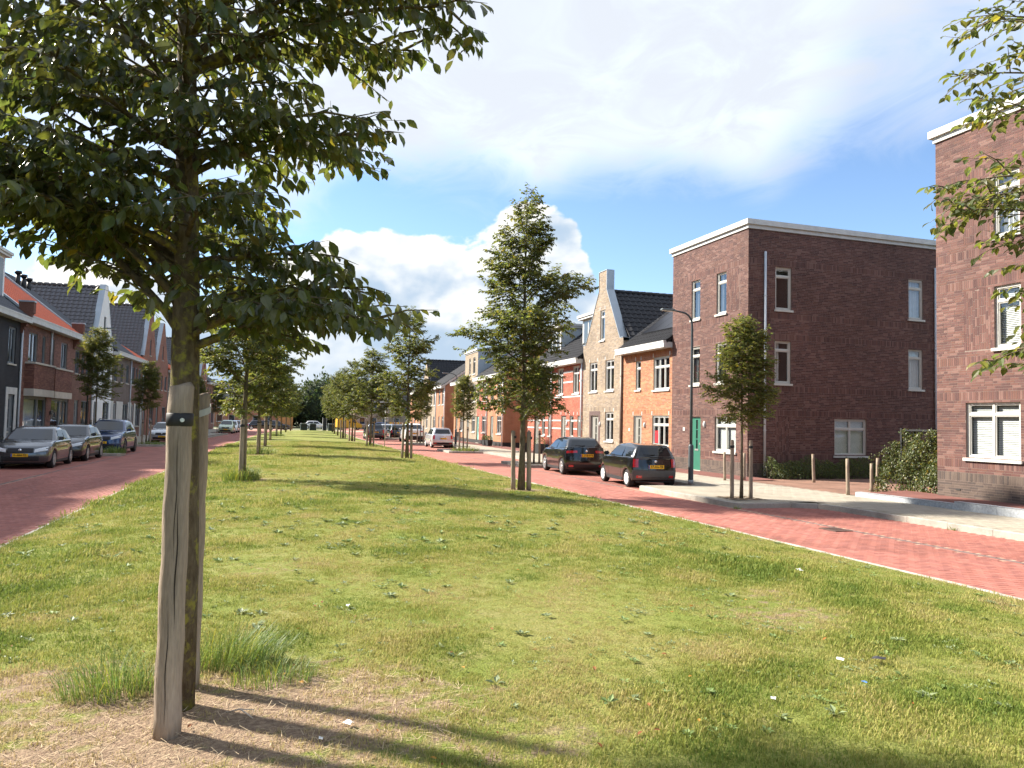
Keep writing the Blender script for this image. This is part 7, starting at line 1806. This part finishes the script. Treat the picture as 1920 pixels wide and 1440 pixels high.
clump('grass_clump', RX(12.2, 46.6), 46.6, 420, 0.42, 0.75, 'flowering weeds round the third right pavement tree', 17, 0.5, 0.012, (1.3, 0.6), z=0.12)
clump('grass_clump', LX(-7.6, 53.2), 53.0, 380, 0.3, 0.7, 'grassy foot of the oval left pavement tree', 18, 0.2, 0.012, (1.2, 0.8), z=0.12)
for i, (x, y) in enumerate(((11.0, 15.95), (13.2, 11.9), (13.2, 9.75))): clump('kerb_weed', x, y, 60, 0.11, 0.10, ('small weed at the corner of the tree build-out', 'weed in the kerb joint of the right pavement', 'grass tuft in the kerb joint near the right edge')[i], 30 + i, 0.3, 0.006, z=0.0)
# plantain and clover among the grass
r = np.random.default_rng(61); P_, A_, N_, S_, tn = [], [], [], [], []
def rosette(x, y, n, s, grey):
    z = lawn_z(x, y)
    for k in range(n):
        a = r.uniform(0, 6.28); P_.append((x + 0.01 * math.cos(a), y + 0.01 * math.sin(a), z + 0.008)); e = r.uniform(0.12, 0.75); A_.append((math.cos(a), math.sin(a), e)); N_.append((-math.cos(a) * e, -math.sin(a) * e, 1.0)); S_.append(s * r.uniform(0.6, 1.25)); b = r.uniform(0.75, 1.3); tn.append((b * (1.0 if not grey else 1.15), b, b * (0.85 if not grey else 1.3)))
for k in range(900):
    y = 3.8 + 22 * r.random() ** 1.4; x = r.uniform(-3.0, 8.2)
    if bare_at(np.array([x]), np.array([y]))[0] > 0.3: continue
    g_ = r.random() < 0.55
    if r.random() < 0.4:
        for q in range(int(r.integers(3, 8))): rosette(x + r.normal(0, 0.10), y + r.normal(0, 0.08), int(r.integers(4, 8)), 0.03 if y < 10 else 0.045, g_)
    else: rosette(x, y, int(r.integers(7, 13)), (0.055 if y < 10 else 0.085) * r.uniform(0.6, 1.25), g_)
tag(obj('lawn_weeds', leaf_cloud('lawn_weeds', np.array(P_), np.array(A_), np.array(N_), np.array(S_), np.array(tn), LEAF2, leaf_mat('leaf_weed', (0.17, 0.24, 0.085), (0.16, 0.22, 0.05), 0.6, tmix=0.2))), 'flat broad-leaved weeds spread through the lawn', 'weeds', kind='stuff')
# fallen leaves and straw in the foreground
n = 120; X = r.uniform(-2.2, 6.5, n); Y = 3.9 + 9 * r.random(n) ** 1.6; Z = np.array([lawn_z(a, b) for a, b in zip(X, Y)]) + 0.03
A = np.column_stack([r.normal(0, 1, n), r.normal(0, 1, n), r.normal(0, 0.15, n)]); t_ = np.array([[(1.0, 0.45, 0.12), (0.55, 0.22, 0.08), (1.2, 0.8, 0.2), (0.75, 0.4, 0.2)][i] for i in r.integers(0, 4, n)])
tag(obj('fallen_leaves', leaf_cloud('fallen_leaves', np.column_stack([X, Y, Z]), A, r.normal(0, 0.25, (n, 3)) + np.array([0, 0, 1.0]), r.uniform(0.025, 0.05, n), t_, LEAF8, leaf_mat('leaf_fallen', (0.30, 0.235, 0.13), (0.3, 0.2, 0.1), 0.8, tmix=0.15))), 'scattered brown and yellow fallen leaves on the lawn', 'leaves', kind='stuff')
n = 1500; th = r.uniform(0, 6.28, n); rd_ = 1.25 * np.sqrt(r.random(n)); X = -0.25 + rd_ * np.cos(th) * 1.35; Y = 4.75 + rd_ * np.sin(th) * 0.8; Z = np.array([lawn_z(a, b) for a, b in zip(X, Y)]) + 0.006 + 0.02 * r.random(n)
a = r.uniform(0, 6.28, n); L_ = r.uniform(0.03, 0.11, n); dx, dy = np.cos(a) * L_, np.sin(a) * L_; dz = r.normal(0, 0.012, n); w = 0.0016
V = np.stack([np.column_stack([X - dy / L_ * w, Y + dx / L_ * w, Z]), np.column_stack([X + dy / L_ * w, Y - dx / L_ * w, Z]), np.column_stack([X + dx + dy / L_ * w, Y + dy - dx / L_ * w, Z + dz]), np.column_stack([X + dx - dy / L_ * w, Y + dy + dx / L_ * w, Z + dz])], 1).reshape(-1, 3)
tag(obj('dry_straw', mesh_np('dry_straw', V, np.arange(n * 4).reshape(-1, 4), mat('straw', (0.43, 0.33, 0.21), 0.9, 0.3, 9))), 'dry straw lying round the foot of the foreground tree', 'straw', kind='stuff')
LITTER = [(0.88, 7.39, 0.035, 'white paper scrap on the grass right of the foreground tree'), (6.6, 8.21, 0.06, 'white paper strip on the grass near the right road edge'), (4.26, 4.84, 0.035, 'white scrap on the lawn at lower right, beside a dark one'),
          (4.54, 4.76, 0.06, 'dark scrap on the lawn at lower right', (0.03, 0.03, 0.035)), (0.57, 4.57, 0.035, 'tiny white scrap right of the tree foot at the bottom'), (0.40, 4.39, 0.03, 'greyish paper scrap at the bottom, right of the stake', (0.6, 0.62, 0.62)), (4.03, 4.35, 0.025, 'tiny blue scrap on the lawn at lower right', (0.08, 0.2, 0.5)), (3.2, 4.23, 0.03, 'small silver scrap near the bottom of the lawn', (0.5, 0.5, 0.52))]
def scrap(x, y, s, lb, col=(0.80, 0.80, 0.80), seed=0):
    rd = random.Random(seed); mb = MB(); vs = []
    for i in range(4):
        for j in range(3): vs.append(((i / 3 - 0.5) * s * 1.5 + rd.uniform(-0.1, 0.1) * s, (j / 2 - 0.5) * s + rd.uniform(-0.1, 0.1) * s, 0.012 + rd.random() * s * 0.45))
    mb.add(vs, [(i * 3 + j, (i + 1) * 3 + j, (i + 1) * 3 + j + 1, i * 3 + j + 1) for i in range(3) for j in range(2)]); o = mb.build('litter_scrap', mat('scrap_%d' % int(col[2] * 100), col, 0.7, 0.05, 20), None); o.location = (x, y, lawn_z(x, y) + 0.015); o.rotation_euler = (0, 0, rd.uniform(0, 6)); tag(o, lb, 'litter', 'scraps of litter on the lawn')
for i, (x, y, s, lb, *c) in enumerate(LITTER): scrap(x, y, s, lb, *(c or []), seed=i)
# a forked dry twig by the tree foot
b = MB(); b.tube([(0, 0, 0.03), (0.08, -0.05, 0.06), (0.15, -0.13, 0.03)], [0.006, 0.005, 0.003], 6).tube([(0.08, -0.05, 0.06), (0.16, -0.04, 0.045)], [0.004, 0.002], 5)
o = b.build('dry_twig', mat('twig', (0.45, 0.38, 0.30), 0.9, 0.2, 20)); o.location = (-0.1, 4.95, lawn_z(-0.1, 4.95)); tag(o, 'pale dry twig lying right of the foreground stake', 'twig')
